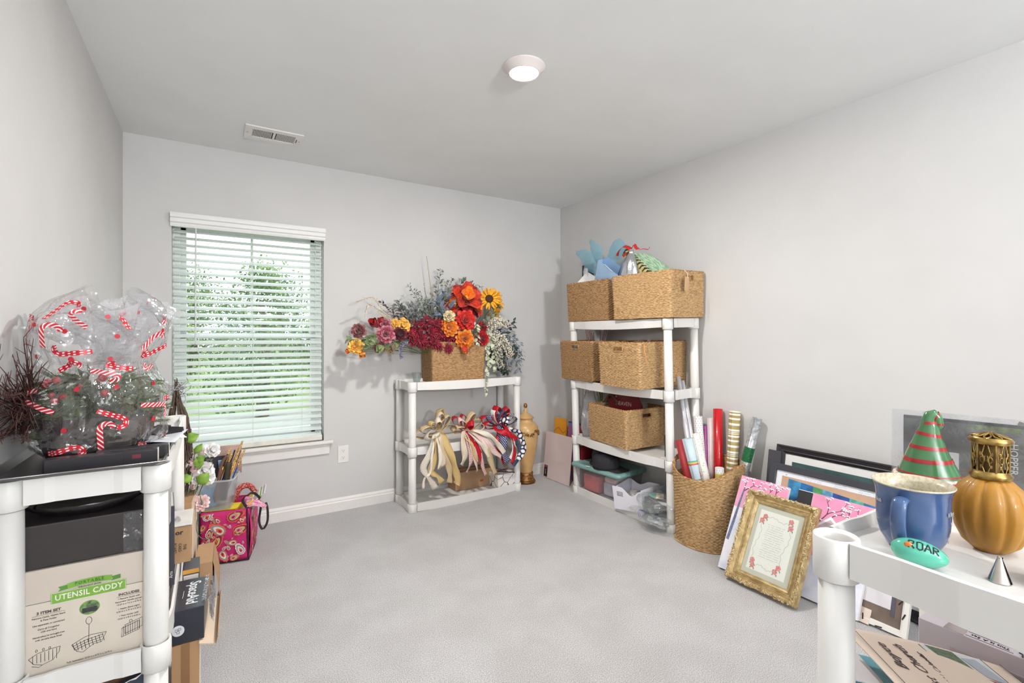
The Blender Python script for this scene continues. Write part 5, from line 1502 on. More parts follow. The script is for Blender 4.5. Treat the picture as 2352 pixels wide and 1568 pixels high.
squig(Bf, 3, 0.17, 0.27, fh_-0.042, 0.008, i1, 0.0074, seed=1, w=0.0012)
squig(Bf, 3, 0.31, 0.38, fh_-0.042, 0.008, i1, 0.0074, seed=2, w=0.0012)
squig(Bf, 3, 0.42, 0.54, fh_-0.044, 0.008, i2, 0.0074, seed=3, w=0.0012)
MB().box((0.085, fh_-0.052, 0.0074), (0.006, 0.004, 0.0006)).obj('ink_mark', ink, Bf)
MB().box((fw_/2, fh_/2, 0.0015), (fw_-0.02, fh_-0.02, 0.003)).obj('backing', kraft, Bf)
# ---- large moulded black frame at the wall
Af = T('picture_frame', 'large black moulded frame with a wide white mat nearest the wall', 'picture frame', Fm((2.615, 1.507, 0.004), (0, -1, 0), (0.108, 0, 0.632)))
fw_, fh_ = 0.72, 0.645
b = MB()
molding(b, fw_, fh_, [(0, 0), (0, 0.026), (0.003, 0.03), (0.008, 0.03), (0.011, 0.026), (0.026, 0.020), (0.030, 0.022), (0.036, 0.018), (0.044, 0.012), (0.044, 0.0)])
b.obj('molding', mat('frame_black_molded', (48, 44, 48), 0.33, var=0.08, vscale=90), Af)
MB().box((fw_/2, fh_/2, 0.006), (fw_-0.08, fh_-0.08, 0.002)).obj('mat_board', mats_ := mat('mat_ivory', (232, 230, 226), 0.8, var=0.01), Af)
MB().box((fw_/2, fh_/2, 0.0078), (fw_-0.165, fh_-0.165, 0.0012)).obj('inner_print', mat('print_dark_green', (70, 100, 96), 0.5, vscale=8, col2=(44, 60, 66)), Af)
MB().box((fw_/2, fh_/2, 0.0015), (fw_-0.02, fh_-0.02, 0.003)).obj('backing', kraft, Af)
Cf = T('picture_frame', 'dark board just showing left of the large black frame', 'picture frame', Fm((2.60, 1.545, 0.004), (0, -1, 0), (0.09, 0, 0.60)))
b = MB()
b.box((0.035, 0.305, 0.004), (0.07, 0.61, 0.010), bev=0.002)
b.obj('board', mat('board_charcoal', (70, 68, 74), 0.6, var=0.05), Cf)
# ---- low white boards behind the gold frame and white frame with turn clips
tag(MB().box((0.12, 0.10, 0), (0.24, 0.20, 0.006), bev=0.001).obj('backing_board', mat('board_cream', (222, 204, 190), 0.7), M=Fm((2.40, 1.185, 0.005), (0, -1, 0), (0.13, 0, 0.2))), 'pale board lying low between the gold frame and the right shelf post', 'board')
Wf = T('picture_frame', 'white frame seen from the back with black turn clips, standing on the carpet', 'picture frame', Fm((2.425, 1.03, 0.004), (0, -1, 0), (0.10, 0, 0.30)))
wf = mat('frame_white', (232, 228, 222), 0.5, var=0.01)
b = MB()
molding(b, 0.215, 0.30, [(0, 0), (0, 0.022), (0.018, 0.022), (0.018, 0.018), (0.024, 0.018), (0.024, 0.0)])
b.obj('molding', wf, Wf)
MB().box((0.1075, 0.15, 0.010), (0.18, 0.26, 0.002)).obj('backing', mat('backing_brown', (120, 104, 94), 0.3, var=0.1), Wf)
MB().box((0.095, 0.175, 0.0115), (0.11, 0.18, 0.0008)).obj('white_card', mat('card_white', (226, 222, 226), 0.35), Wf)
MB().box((0.157, 0.16, 0.0118), (0.016, 0.20, 0.001)).obj('grey_card', mat('card_slate', (92, 88, 98), 0.35), Wf)
tc_ = mat('clip_black', (34, 32, 32), 0.4)
for (x, y, a) in ((0.20, 0.08, 70), (0.185, 0.13, 60), (0.06, 0.020, 95), (0.15, 0.20, 50), (0.12, 0.004, 8)):
    MB().box((0, 0, 0), (0.026, 0.005, 0.002), bev=0.001).obj('turn_clip', tc_, Wf, M=Lm(x, y, 0.024, a))
tag(MB().box((0.07, 0.10, 0), (0.14, 0.20, 0.01), bev=0.002).obj('dark_board', mat('board_charcoal', (70, 68, 74), 0.6), M=Fm((2.56, 0.80, 0.006), (0, -1, 0), (0.08, 0, 0.2))), 'small black board against the wall right of the white clip frame', 'board')
# ============================================================ things on the right front shelf (tray surface z 0.899)
ZT = 0.8995
glaze_b = mat('glaze_blue', (82, 108, 150), 0.2, vscale=9, col2=(56, 78, 120), coat=0.5)
glaze_c = mat('glaze_cream', (198, 190, 166), 0.22, vscale=160, col2=(180, 168, 142), coat=0.5, lo=0.38, hi=0.55)
mg = T('mug', 'large blue stoneware mug with a cream inside on the right front shelf', 'mug', Lm(0.988, 0.326, ZT)@Matrix.Diagonal((0.83, 0.83, 0.93, 1)))
MB().lathe([(0.0, 0.002), (0.036, 0.0), (0.042, 0.004), (0.0525, 0.022), (0.0575, 0.042), (0.0590, 0.062), (0.0585, 0.085), (0.0605, 0.103), (0.0655, 0.1135)], 48).obj('mug_body', glaze_b, mg)
MB().lathe([(0.0655, 0.1135), (0.0665, 0.1155), (0.0650, 0.1165), (0.0575, 0.104), (0.0545, 0.085), (0.053, 0.05), (0.045, 0.02), (0.0, 0.012)], 48).obj('mug_inside', glaze_c, mg)
# handle faces the camera side
ha = math.atan2(-0.326, -0.988)-0.25
hp = []
for (r_, z) in ((0.052, 0.092), (0.066, 0.096), (0.080, 0.090), (0.086, 0.072), (0.084, 0.048), (0.074, 0.028), (0.060, 0.018), (0.046, 0.020)):
    hp.append((r_*math.cos(ha), r_*math.sin(ha), z))
sp_ = smooth_path(hp, 5)
hb = MB()
side = Vector((-math.sin(ha), math.cos(ha), 0))
for i, p in enumerate(sp_):
    t = (sp_[min(i+1, len(sp_)-1)]-sp_[max(i-1, 0)]).normalized()
    n_ = t.cross(side)
    for k in range(12):
        a = 2*PI*k/12
        q = p+side*(0.0125*math.cos(a))+n_*(0.0062*math.sin(a))
        hb.v.append(tuple(q)); hb.uv.append((0, 0))
k = len(sp_)
for i in range(k-1):
    for j in range(12):
        hb.f.append((i*12+j, i*12+(j+1) % 12, (i+1)*12+(j+1) % 12, (i+1)*12+j)); hb.m.append(0); hb.s.append(True)
hb.obj('handle', glaze_b, mg)
mtx = mat('mug_print', (176, 178, 176), 0.4)
def on_mug(s, size, ang, z, r=0.0585):
    a = ha+ang
    M = Fm((r*math.cos(a), r*math.sin(a), z), (-math.sin(a), math.cos(a), 0), (0, 0, 1))
    text(s, size, mtx, mg, M, 'lettering')
on_mug('A Boy', 0.011, 1.50, 0.074, 0.0595)
for i, s in enumerate(('is', 'an', 'in', 'at')):
    on_mug(s, 0.008, 1.60, 0.058-i*0.011, 0.0585-0.0014*i)
on_mug('Noah', 0.010, -0.85, 0.082, 0.0595)
# pumpkin shaped fragrance lamp
lp = T('fragrance_lamp', 'amber pumpkin-shaped glass lamp with a pierced brass cap beside the mug', 'lamp', Lm(1.084, 0.254, ZT)@Matrix.Diagonal((0.73, 0.73, 1.13, 1)))
amber = mat('amber_glass', (180, 128, 36), 0.5, vscale=5, col2=(152, 102, 20), coat=0.2, sub=0.0)
rib = lambda a, r, z: r*(1-0.085*(abs(math.cos(5*a))**7)*min(1, r/0.04))
MB().lathe([(0.0, 0.0), (0.03, 0.001), (0.050, 0.013), (0.063, 0.032), (0.0685, 0.052), (0.066, 0.072), (0.055, 0.090), (0.040, 0.100), (0.028, 0.106)], 90, fr=rib).obj('glass_body', amber, lp)
brass = mat('brass_aged', (176, 146, 84), 0.32, metal=0.85, vscale=60, col2=(110, 86, 44))
brass_d = mat('brass_dark', (94, 72, 34), 0.5, metal=0.6)
MB().lathe([(0.027, 0.104), (0.036, 0.105), (0.037, 0.110), (0.033, 0.113), (0.031, 0.116)], 36).obj('collar', brass, lp)
MB().lathe([(0.022, 0.112), (0.022, 0.158), (0, 0.158)], 24).obj('burner_core', brass_d, lp)
fb = MB()
rf = 0.0305
for k in range(6):
    a0 = 2*PI*k/6
    for s_ in (-1, 1):
        for (zc, amp) in ((0.124, 0.16), (0.142, 0.18)):
            pts = []
            for i in range(16):
                t = i/15
                an = a0+s_*(0.06+amp*2.0*math.sin(PI*t)*(1-0.5*t))
                z = zc-0.011+0.022*t+0.006*math.sin(t*7)
                pts.append((rf*math.cos(an), rf*math.sin(an), z))
            fb.tube(pts, 0.0013, 5)
        pts = [(rf*math.cos(a0+s_*0.2+0.13*math.cos(i*0.6)), rf*math.sin(a0+s_*0.2+0.13*math.cos(i*0.6)), 0.133+0.0045*math.sin(i*0.6)) for i in range(11)]
        fb.tube(pts, 0.0012, 5)
    a1 = a0+PI/6
    fb.tube([(rf*math.cos(a1), rf*math.sin(a1), 0.115), (rf*math.cos(a1), rf*math.sin(a1), 0.156)], 0.0022, 6)
tag(fb.obj('pierced_filigree', brass, lp), kind='stuff')
MB().lathe([(0.0315, 0.154), (0.038, 0.157), (0.0385, 0.160), (0.033, 0.164)], 36).obj('cap_rim', brass, lp)
cb = MB()
for k in range(8):
    a = 2*PI*k/8
    pts = []
    for i in range(8):
        t = i/7
        an = a+0.5*math.sin(PI*t)*0.6
        r_ = 0.033*(1-t)
        pts.append((r_*math.cos(an), r_*math.sin(an), 0.163+0.007*t))
    cb.tube(pts, 0.0020, 5)
    pts = [(x*math.cos(0)-0, -y, z) for (x, y, z) in pts]
    cb.tube(pts, 0.0020, 5)
cb.lathe([(0, 0.172), (0.005, 0.171), (0.006, 0.167), (0, 0.166)], 12)
cb.obj('cap_lattice', brass, lp)
# elf hat jar
gr = mat('glaze_green', (74, 124, 78), 0.15, vscale=6, col2=(56, 104, 64), coat=0.6)
rd = mat('glaze_red', (158, 28, 34), 0.18, coat=0.6)
ej = T('cookie_jar', 'ceramic jar shaped like a green elf hat with red stripes behind the mug', 'jar', Lm(1.215, 0.375, ZT, -20)@Matrix.Diagonal((0.79, 0.79, 1, 1)))
hat = MB()
ring = [(0.0655, 0.074, 0, 0), (0.060, 0.082, 0, 0), (0.047, 0.107, -0.001, 0), (0.036, 0.130, -0.001, 0), (0.026, 0.152, 0.0, 0), (0.019, 0.170, 0.002, 0), (0.0155, 0.181, 0.001, 0), (0.0145, 0.189, 0.004, 0), (0.0135, 0.191, 0.010, 35), (0.013, 0.187, 0.015, 70), (0.0125, 0.179, 0.018, 95), (0.012, 0.172, 0.018, 95), (0.008, 0.166, 0.018, 95), (0.001, 0.164, 0.018, 95)]
dirx = Vector((0.75, -0.66, 0))
ctr = [Vector((0, 0, z))+dirx*o_ for (r_, z, o_, tl) in ring]
def hat_at(t):
    i = min(len(ring)-2, int(t)); f_ = t-i
    return ctr[i].lerp(ctr[i+1], f_), lerp(ring[i][0], ring[i+1][0], f_)
cp = [tuple(c) for c in ctr]
hat.tube(cp, [r_[0] for r_ in ring], 40)
hat.obj('hat', gr, ej)
for (t0, t1) in ((0.55, 0.9), (1.8, 2.1), (2.85, 3.15), (4.0, 4.35), (5.5, 6.0), (8.3, 8.8), (10.2, 10.7)):
    p0, r0 = hat_at(t0); p1, r1 = hat_at(t1)
    MB().tube([p0, p1], [r0*1.012+0.0003, r1*1.012+0.0003], 40, 0, False).obj('red_stripe', rd, ej)
MB().lathe([(0.060, 0.056), (0.071, 0.058), (0.073, 0.066), (0.070, 0.074), (0.060, 0.076)], 48).obj('hat_brim', pat('plaid_glaze', 'check', (186, 30, 38), (232, 226, 214), 24, 60, 0.5, 0.18, coat=0.6), ej)
MB().lathe([(0.0, 0.0), (0.045, 0.0), (0.052, 0.012), (0.058, 0.035), (0.060, 0.057)], 40).obj('jar_base', mat('glaze_skin', (222, 176, 140), 0.2, coat=0.5), ej)
# egg
eg = T('toy_egg', 'turquoise plastic egg printed with dark letters lying on the front rim of the tray', 'toy egg', Lm(0.915, 0.292, ZT+0.0195, -68, 0, 6)@Matrix.Scale(0.80, 4))
eb = MB()
pr = []
for i in range(21):
    t = i/20
    x = -0.002-0.0430*math.cos(PI*t)
    r_ = 0.0245*math.sqrt(max(0, 1-((x+0.002)/0.0432)**2))*(1-0.10*(x/0.043))
    pr.append((max(0.0001, r_), x))
eb.lathe(pr, 32, M=Matrix.Rotation(R(90), 4, 'Y'))
eb.obj('shell', mat('egg_turquoise', (82, 178, 152), 0.16, var=0.02, coat=0.7), eg)
ltr = mat('egg_letter', (28, 38, 44), 0.3)
def eggp(x, th, o_=0.0005):
    r_ = 0.0245*math.sqrt(max(0, 1-((x+0.002)/0.0432)**2))*(1-0.10*(x/0.043))+o_
    return Vector((x, -r_*math.cos(th), r_*math.sin(th)))
def egg_stroke(pts, wd, m, nm='printed_letter'):
    out = []
    for i in range(len(pts)-1):
        for k in range(5):
            out.append(eggp(lerp(pts[i][0], pts[i+1][0], k/5), lerp(pts[i][1], pts[i+1][1], k/5)))
    out.append(eggp(*pts[-1]))
    ups = []
    for i, q in enumerate(out):
        nn = Vector((0, q.y, q.z)).normalized()
        t_ = (out[min(i+1, len(out)-1)]-out[max(0, i-1)])
        ups.append(t_.cross(nn))
    MB().ribbon(out, wd, ups, 0, 2).obj(nm, m, eg)
# letters R O A R along the egg, th = angle up the near side
for x0, L_ in ((-0.016, 'R'), (-0.004, 'O'), (0.008, 'A'), (0.020, 'R')):
    lo, hi = 0.55, 1.25
    if L_ == 'R':
        egg_stroke([(x0-0.004, lo), (x0-0.004, hi)], 0.0026, ltr)
        egg_stroke([(x0-0.004, hi), (x0+0.003, hi-0.08), (x0+0.003, hi-0.28), (x0-0.004, hi-0.36)], 0.0024, ltr)
        egg_stroke([(x0-0.002, hi-0.36), (x0+0.004, lo)], 0.0024, ltr)
    elif L_ == 'O':
        egg_stroke([(x0-0.004, lo+.1), (x0-0.004, hi-.1), (x0, hi), (x0+0.004, hi-.1), (x0+0.004, lo+.1), (x0, lo), (x0-0.004, lo+.1)], 0.0024, ltr)
    else:
        egg_stroke([(x0-0.005, lo), (x0, hi), (x0+0.005, lo)], 0.0025, ltr)
        egg_stroke([(x0-0.003, lo+.25), (x0+0.003, lo+.25)], 0.0018, ltr)
MB().ball(tuple(eggp(-0.020, 0.75, -0.003)), 0.0075, 12, sc=(1, 0.6, 1)).obj('printed_orange_patch', mat('egg_orange', (214, 110, 30), 0.25, coat=0.6), eg)
# steel nozzle
steel = mat('steel', (206, 198, 190), 0.18, metal=1.0, var=0.02)
nz = T('piping_nozzle', 'small steel piping nozzle standing on its wide end near the tray edge', 'piping nozzle', Lm(0.955, 0.214, ZT)@Matrix.Scale(0.9, 4))
MB().lathe([(0.0142, 0.0), (0.0148, 0.0008), (0.0142, 0.0016), (0.0035, 0.036), (0.0030, 0.0375), (0.0026, 0.0368), (0.0130, 0.0012), (0.0142, 0.0)], 36).obj('cone', steel, nz)
MB().lathe([(0.0032, 0.0365), (0.0034, 0.0385), (0.0024, 0.0392), (0.0016, 0.0372)], 10, fr=lambda a, r, z: r*(1+0.18*math.cos(5*a))).obj('star_tip', steel, nz)
bk = T('black_case', 'black rounded case cut off by the right edge of the picture', 'case', Lm(0.998, 0.158, ZT, 15, 0, 0))
MB().box((0, 0, 0.036), (0.055, 0.06, 0.072), bev=0.008, seg=3).obj('case_body', mat('case_black', (40, 40, 44), 0.4, var=0.03), bk)
MB().box((0, 0, 0.073), (0.045, 0.05, 0.004), bev=0.002).obj('case_lid', mat('case_lid_black', (52, 52, 56), 0.35), bk)
# booklet in a poly bag
bo = T('owners_booklet', 'grey owner manual booklet in a clear plastic bag standing at the back of the tray', 'booklet', Fm((1.262, 0.440, ZT+0.022), (0.16, -1, 0), (0.02, 0.0, 1)))
MB().box((0.13, 0.082, 0), (0.245, 0.155, 0.004), bev=0.001).obj('cover', mat('cover_grey', (112, 112, 114), 0.3, vscale=18, col2=(70, 72, 72), stretch=(1, 1, 1)), bo)
MB().box((0.13, 0.156, 0.0026), (0.243, 0.006, 0.0006)).obj('top_edge_band', mat('cover_dark', (70, 72, 80), 0.4), bo)
MB().box((0.145, 0.148, 0.0028), (0.075, 0.010, 0.0006), bev=0.0002).obj('photo_foliage', mat('photo_green', (120, 136, 84), 0.5, vscale=90, col2=(70, 82, 54)), bo)
wt = mat('cover_text_white', (222, 222, 222), 0.4)
text("OWNER'S MANUAL", 0.0088, wt, bo, Lm(0.148, 0.094, 0.0028, -90), align='CENTER')
text('HOPPER', 0.016, wt, bo, Lm(0.172, 0.094, 0.0028, -90), align='CENTER')
MB().box((0.159, 0.096, 0.0028), (0.0016, 0.074, 0.0004)).obj('printed_rule', wt, bo)
MB().box((0.085, 0.062, 0.0030), (0.022, 0.06, 0.0005)).obj('white_label', mat('card_white', (226, 222, 226), 0.35), bo)
def bagfn(u, v):
    z = 0.007+0.002*math.sin(u*23+v*5)+0.0025*math.sin(v*17+u*3)
    return (-0.012+u*0.275, v*0.170, z)
bg = MB().sheet(bagfn, 40, 24)
bg.sheet(lambda u, v: (-0.012+u*0.275, v*0.170, -0.005-0.001*math.sin(u*20)), 10, 8)
bg.obj('poly_bag', film('poly_bag', (246, 247, 248), 0.35, 0.08, 0.14, bump=0.5, bscale=60), bo)
ct = T('cable_tie', 'looped black cable tie sticking up behind the booklet', 'cable tie', Lm(1.315, 0.235, ZT))
MB().tube(smooth_path([(0.0, 0.0, 0.12), (0.002, -0.01, 0.165), (0.003, -0.03, 0.178), (0.004, -0.05, 0.175), (0.004, -0.065, 0.15), (0.003, -0.07, 0.0)], 6), 0.0022, 6).obj('strap', tc_, ct)
MB().ribbon(smooth_path([(0.004, 0.035, 0.182), (0.004, 0.020, 0.176), (0.003, 0.006, 0.160), (0.002, 0.002, 0.12)], 5), 0.008, Vector((0.2, 0.6, 0.8)), 0, 2).obj('strap_tail', tc_, ct, solid=0.001)
# ---- under the top tray: white box, calendar, black comb strip, papers, kraft box
bx = T('cardboard_box', 'white box with small printed marks standing under the right front shelf top', 'box', Fm((1.236, 0.398, 0.4425), (0, -1, 0), (0, 0, 1)))
wb = mat('box_white', (212, 204, 212), 0.5, var=0.01)
MB().box((0.17, 0.114, -0.035), (0.34, 0.228, 0.07), bev=0.0015).obj('box_body', wb, bx)
MB().box((0.185, 0.10, 0.0008), (0.27, 0.19, 0.001)).obj('tinted_window', mat('box_window', (190, 180, 188), 0.25, var=0.02), bx)
MB().box((0.055, 0.2285, -0.035), (0.03, 0.0008, 0.07)).obj('tape_strip', film('box_tape', (235, 225, 220), 0.3, 0.1, 0.3), bx)
ik = mat('ink_black', (60, 54, 58), 0.6)
Mtop = Fm((0.105, 0.2284, -0.014), (-1, 0, 0), (0, 0, 1))
text('This Is A Set', 0.0105, ik, bx, Mtop)
b = MB()
for (x, y, w_, h_) in ((0.105, -0.005, 0.066, 0.0008), (0.105, -0.023, 0.066, 0.0008)):
    b.box((x, 0.2284, y), (w_, 0.0006, h_))
b.obj('printed_outline', ik, bx)
b = MB()
for x in (0.150, 0.166):
    b.tube([(x, 0.2288, -0.004), (x-0.002, 0.2288, -0.014), (x-0.007, 0.2288, -0.016)], 0.0012, 4)
b.obj('printed_mark', ik, bx)
tag(MB().box((0, 0, 0.095), (0.30, 0.26, 0.19), bev=0.002).obj('cardboard_box', kraft, M=Lm(1.075, 0.20, 0.4425, 0)), 'kraft box on the middle tray of the right front shelf carrying the church calendar', 'box')
bpos = Vector((0.99, 0.42, 0.714))
ax_, ay_ = Vector((0.24, -0.152, -0.071)), Vector((0.145, 0.185, 0.02))
cal = T('wall_calendar', 'open church wall calendar with a brick church photo under the right front shelf', 'calendar', Fm(tuple(bpos-ay_.normalized()*0.22), ax_, ay_))
cream_p = mat('calendar_cream', (222, 204, 188), 0.55, var=0.01)
def calf(u, v):
    return (-0.0+u*0.30, v*0.22, 0.006*math.sin(u*3.1)+0.004*math.sin(v*3))
MB().sheet(calf, 24, 16).obj('page', cream_p, cal, solid=0.002)
tx = mat('calendar_ink', (92, 80, 76), 0.6)
text('Boyce', 0.024, tx, cal, Lm(0.045, 0.155, 0.0085, 90), shear=0.35)
text('Baptist Church', 0.024, tx, cal, Lm(0.080, 0.125, 0.0095, 90), shear=0.35, sx=0.9)
text('2021 Calendar', 0.0125, tx, cal, Lm(0.112, 0.145, 0.0100, 90), shear=0.3)
b = MB()
for (x0, x1) in ((0.014, 0.0148), (0.137, 0.1385), (0.252, 0.2530), (0.288, 0.2888)):
    b.box(((x0+x1)/2, 0.11, 0.0085), (x1-x0, 0.205, 0.0006))
b.obj('printed_rule', tx, cal)
ph = MB().box((0.195, 0.11, 0.0082), (0.112, 0.205, 0.0008)).obj('church_photo', mat('photo_sky', (204, 210, 214), 0.45, var=0.01), cal)
MB().prism([(0.150, 0.215), (0.200, 0.213), (0.204, 0.165), (0.182, 0.150), (0.160, 0.172)], 0.0087, 0.0090).obj('photo_tree', mat('photo_tree', (96, 118, 84), 0.5, vscale=200, col2=(60, 78, 60)), cal)
MB().prism([(0.175, 0.140), (0.212, 0.155), (0.248, 0.150), (0.248, 0.04), (0.190, 0.05)], 0.0090, 0.0093).obj('photo_church', mat('photo_brick', (158, 92, 80), 0.5, vscale=200, col2=(124, 66, 58)), cal)
MB().prism([(0.205, 0.200), (0.235, 0.205), (0.250, 0.150), (0.214, 0.160)], 0.0093, 0.0096).obj('photo_roof', mat('photo_roof', (170, 178, 190), 0.5), cal)
MB().prism([(0.186, 0.118), (0.200, 0.124), (0.206, 0.112), (0.190, 0.106)], 0.0094, 0.0098).obj('photo_door', whitep, cal)
text('Jesus Is Lord', 0.011, tx, cal, Lm(0.268, 0.11, 0.0085, 90), shear=0.3)
cmb = T('comb_strip', 'black plastic strip with a notched edge on the calendar', 'plastic strip', Fm((0.905, 0.285, 0.708), (0.24, -0.152, -0.071), (0.145, 0.185, 0.02)))
outl = [(0, -0.06), (0.20, -0.06)]
x = 0.20
top_ = []
for k in range(9):
    xx = 0.20-k*0.0235
    top_ += [(xx, 0.0), (xx-0.008, 0.003), (xx-0.012, -0.004), (xx-0.020, -0.006)]
outl += [p for p in top_ if p[0] > 0.001]+[(0, 0)]
MB().prism(outl, 0, 0.004).obj('strip', mat('strip_black', (40, 38, 38), 0.45, var=0.05), cmb)
pb = T('paper_sheet', 'teal and white booklet page under the left end of the calendar', 'paper', Fm((0.925, 0.365, 0.672), (0.24, -0.152, -0.071), (0.145, 0.185, 0.02)))
MB().box((0.02, 0.03, 0), (0.12, 0.09, 0.003)).obj('sheet', mat('sheet_teal', (110, 178, 196), 0.5, var=0.1, vscale=30), pb)
MB().box((0.0, 0.045, 0.004), (0.06, 0.10, 0.002)).obj('white_page', mat('card_white', (226, 222, 226), 0.35), pb)
# ============================================================ left shelf unit: middle tier boxes
cream_b = mat('carton_cream', (202, 190, 178), 0.55, var=0.015)
uc = T('carton', 'cream utensil caddy carton with green lettering in the near end of the left shelf', 'carton', Fm((-0.412, 1.560, 0.443), (1, 0.0, 0), (0, 0, 1))@Matrix.Diagonal((0.93, 1, 1, 1)))
UW, UH = 0.325, 0.252
MB().box((UW/2, UH/2, -0.13), (UW, UH, 0.26), bev=0.0015).obj('carton_body', cream_b, uc)
z = 0.0004
MB().box((UW/2, 0.088, z), (UW-0.036, 0.170, 0.0006)).obj('printed_panel', mat('panel_cream', (214, 204, 190), 0.5, var=0.02), uc)
gl_ = mat('line_green_grey', (120, 128, 104), 0.6)
b = MB()
for (x, y, w_, h_) in ((UW/2, 0.004, UW-0.034, 0.0012), (UW/2, 0.174, UW-0.034, 0.0010), (0.017, 0.089, 0.0012, 0.170), (UW-0.017, 0.089, 0.0012, 0.170)):
    b.box((x, y, z+0.0004), (w_, h_, 0.0005))
b.obj('printed_border', gl_, uc)
green_l = mat('label_leaf_green', (122, 172, 66), 0.5, var=0.05)
green_d = mat('label_deep_green', (82, 140, 52), 0.5)
bn = Matrix.Rotation(R(3), 4, 'Z')
MB().box((0.170, 0.178, z+0.0012), (0.152, 0.026, 0.0006)).obj('title_banner', green_l, uc)
b = MB()
for (x, y, w_, h_) in ((0.170, 0.1905, 0.150, 0.0008), (0.170, 0.1655, 0.150, 0.0008), (0.0955, 0.178, 0.0008, 0.024), (0.2445, 0.178, 0.0008, 0.024)):
    b.box((x, y, z+0.0017), (w_, h_, 0.0004))
b.obj('banner_outline', mat('label_white2', (232, 230, 214), 0.5), uc)
lw_ = mat('letter_cream', (236, 232, 220), 0.5)
tdk = mat('letter_brown', (96, 84, 78), 0.6)
text('UTENSIL CADDY', 0.0185, lw_, uc, Lm(0.170, 0.178, z+0.0018), bold=0.0004, sx=0.92, space=1.08)
pts = [(0.126+0.010*i, 0.201+0.0035*math.sin(PI*i/9), z+0.0010) for i in range(10)]
MB().ribbon(pts, 0.013, Vector((0, 1, 0)), 0, 1).obj('title_ribbon', green_l, uc)
for xs in ((0.108, 0.128), (0.214, 0.234)):
    MB().prism([(xs[0], 0.193), (xs[1], 0.195), (xs[1], 0.205), (xs[0], 0.203), (xs[0]+0.004, 0.198)], z, z+0.0008).obj('ribbon_end', green_d, uc)
text('PORTABLE', 0.0105, mat('letter_green', (60, 110, 44), 0.5), uc, Lm(0.170, 0.2035, z+0.0016), space=1.25)
text('WROUGHT IRON', 0.0055, tdk, uc, Lm(0.170, 0.1935, z+0.0012), space=1.1)
text('3 ITEM SET', 0.0085, tdk, uc, Lm(0.090, 0.150, z+0.0008), bold=0.0003, sx=1.15)
text('INCLUDES', 0.0085, tdk, uc, Lm(0.252, 0.152, z+0.0008), bold=0.0003, sx=1.15)
for i, s in enumerate(('Flatware Caddy, Napkin Stand', '& Plate Holder', 'Use separately or connected', 'Carry all 3 together', 'with one hand', 'Handcrafted in wrought iron', 'with durable black finish')):
    text(s, 0.0052, tdk, uc, Lm(0.090, (0.139, 0.132, 0.122, 0.112, 0.105, 0.094, 0.087)[i], z+0.0008))
for i, s in enumerate(('1 Flatware Caddy with', 'Removable Handle (center)', '12.25 in x 7.5 in x 6.75 in', '1 Napkin Stand (right)', '6.25 in x 2.75 in x 5.25 in', '1 Plate Holder (left)', '10.25 in x 8 in x 6.25 in')):
    text(s, 0.0052, tdk, uc, Lm(0.252, (0.141, 0.134, 0.127, 0.116, 0.109, 0.098, 0.091)[i], z+0.0008))
text('Fully Assembled: 22.25 in x 8.75 in x 13.75 in', 0.005, tdk, uc, Lm(0.170, 0.016, z+0.0008))
for (x, w_) in ((0.090, 0.062), (0.252, 0.052)):
    MB().box((x, 0.1445 if x < 0.2 else 0.1465, z+0.0006), (w_, 0.0005, 0.0004)).obj('printed_rule', tdk, uc)
circ = [(0.170+0.021*math.cos(2*PI*i/28), 0.138+0.0175*math.sin(2*PI*i/28)) for i in range(28)]
MB().prism(circ, z, z+0.0008).obj('photo_ring', green_l, uc)
circ = [(0.170+0.0195*math.cos(2*PI*i/28), 0.138+0.016*math.sin(2*PI*i/28)) for i in range(28)]
MB().prism(circ, z+0.0008, z+0.0012).obj('round_photo', mat('photo_garden', (124, 158, 92), 0.5, vscale=90, col2=(70, 72, 74)), uc)
MB().box((0.170, 0.133, z+0.0014), (0.030, 0.011, 0.0004)).obj('photo_rack', mat('photo_rack', (62, 60, 68), 0.5, var=0.2, vscale=300), uc)
iron = mat('print_iron', (62, 60, 62), 0.5)
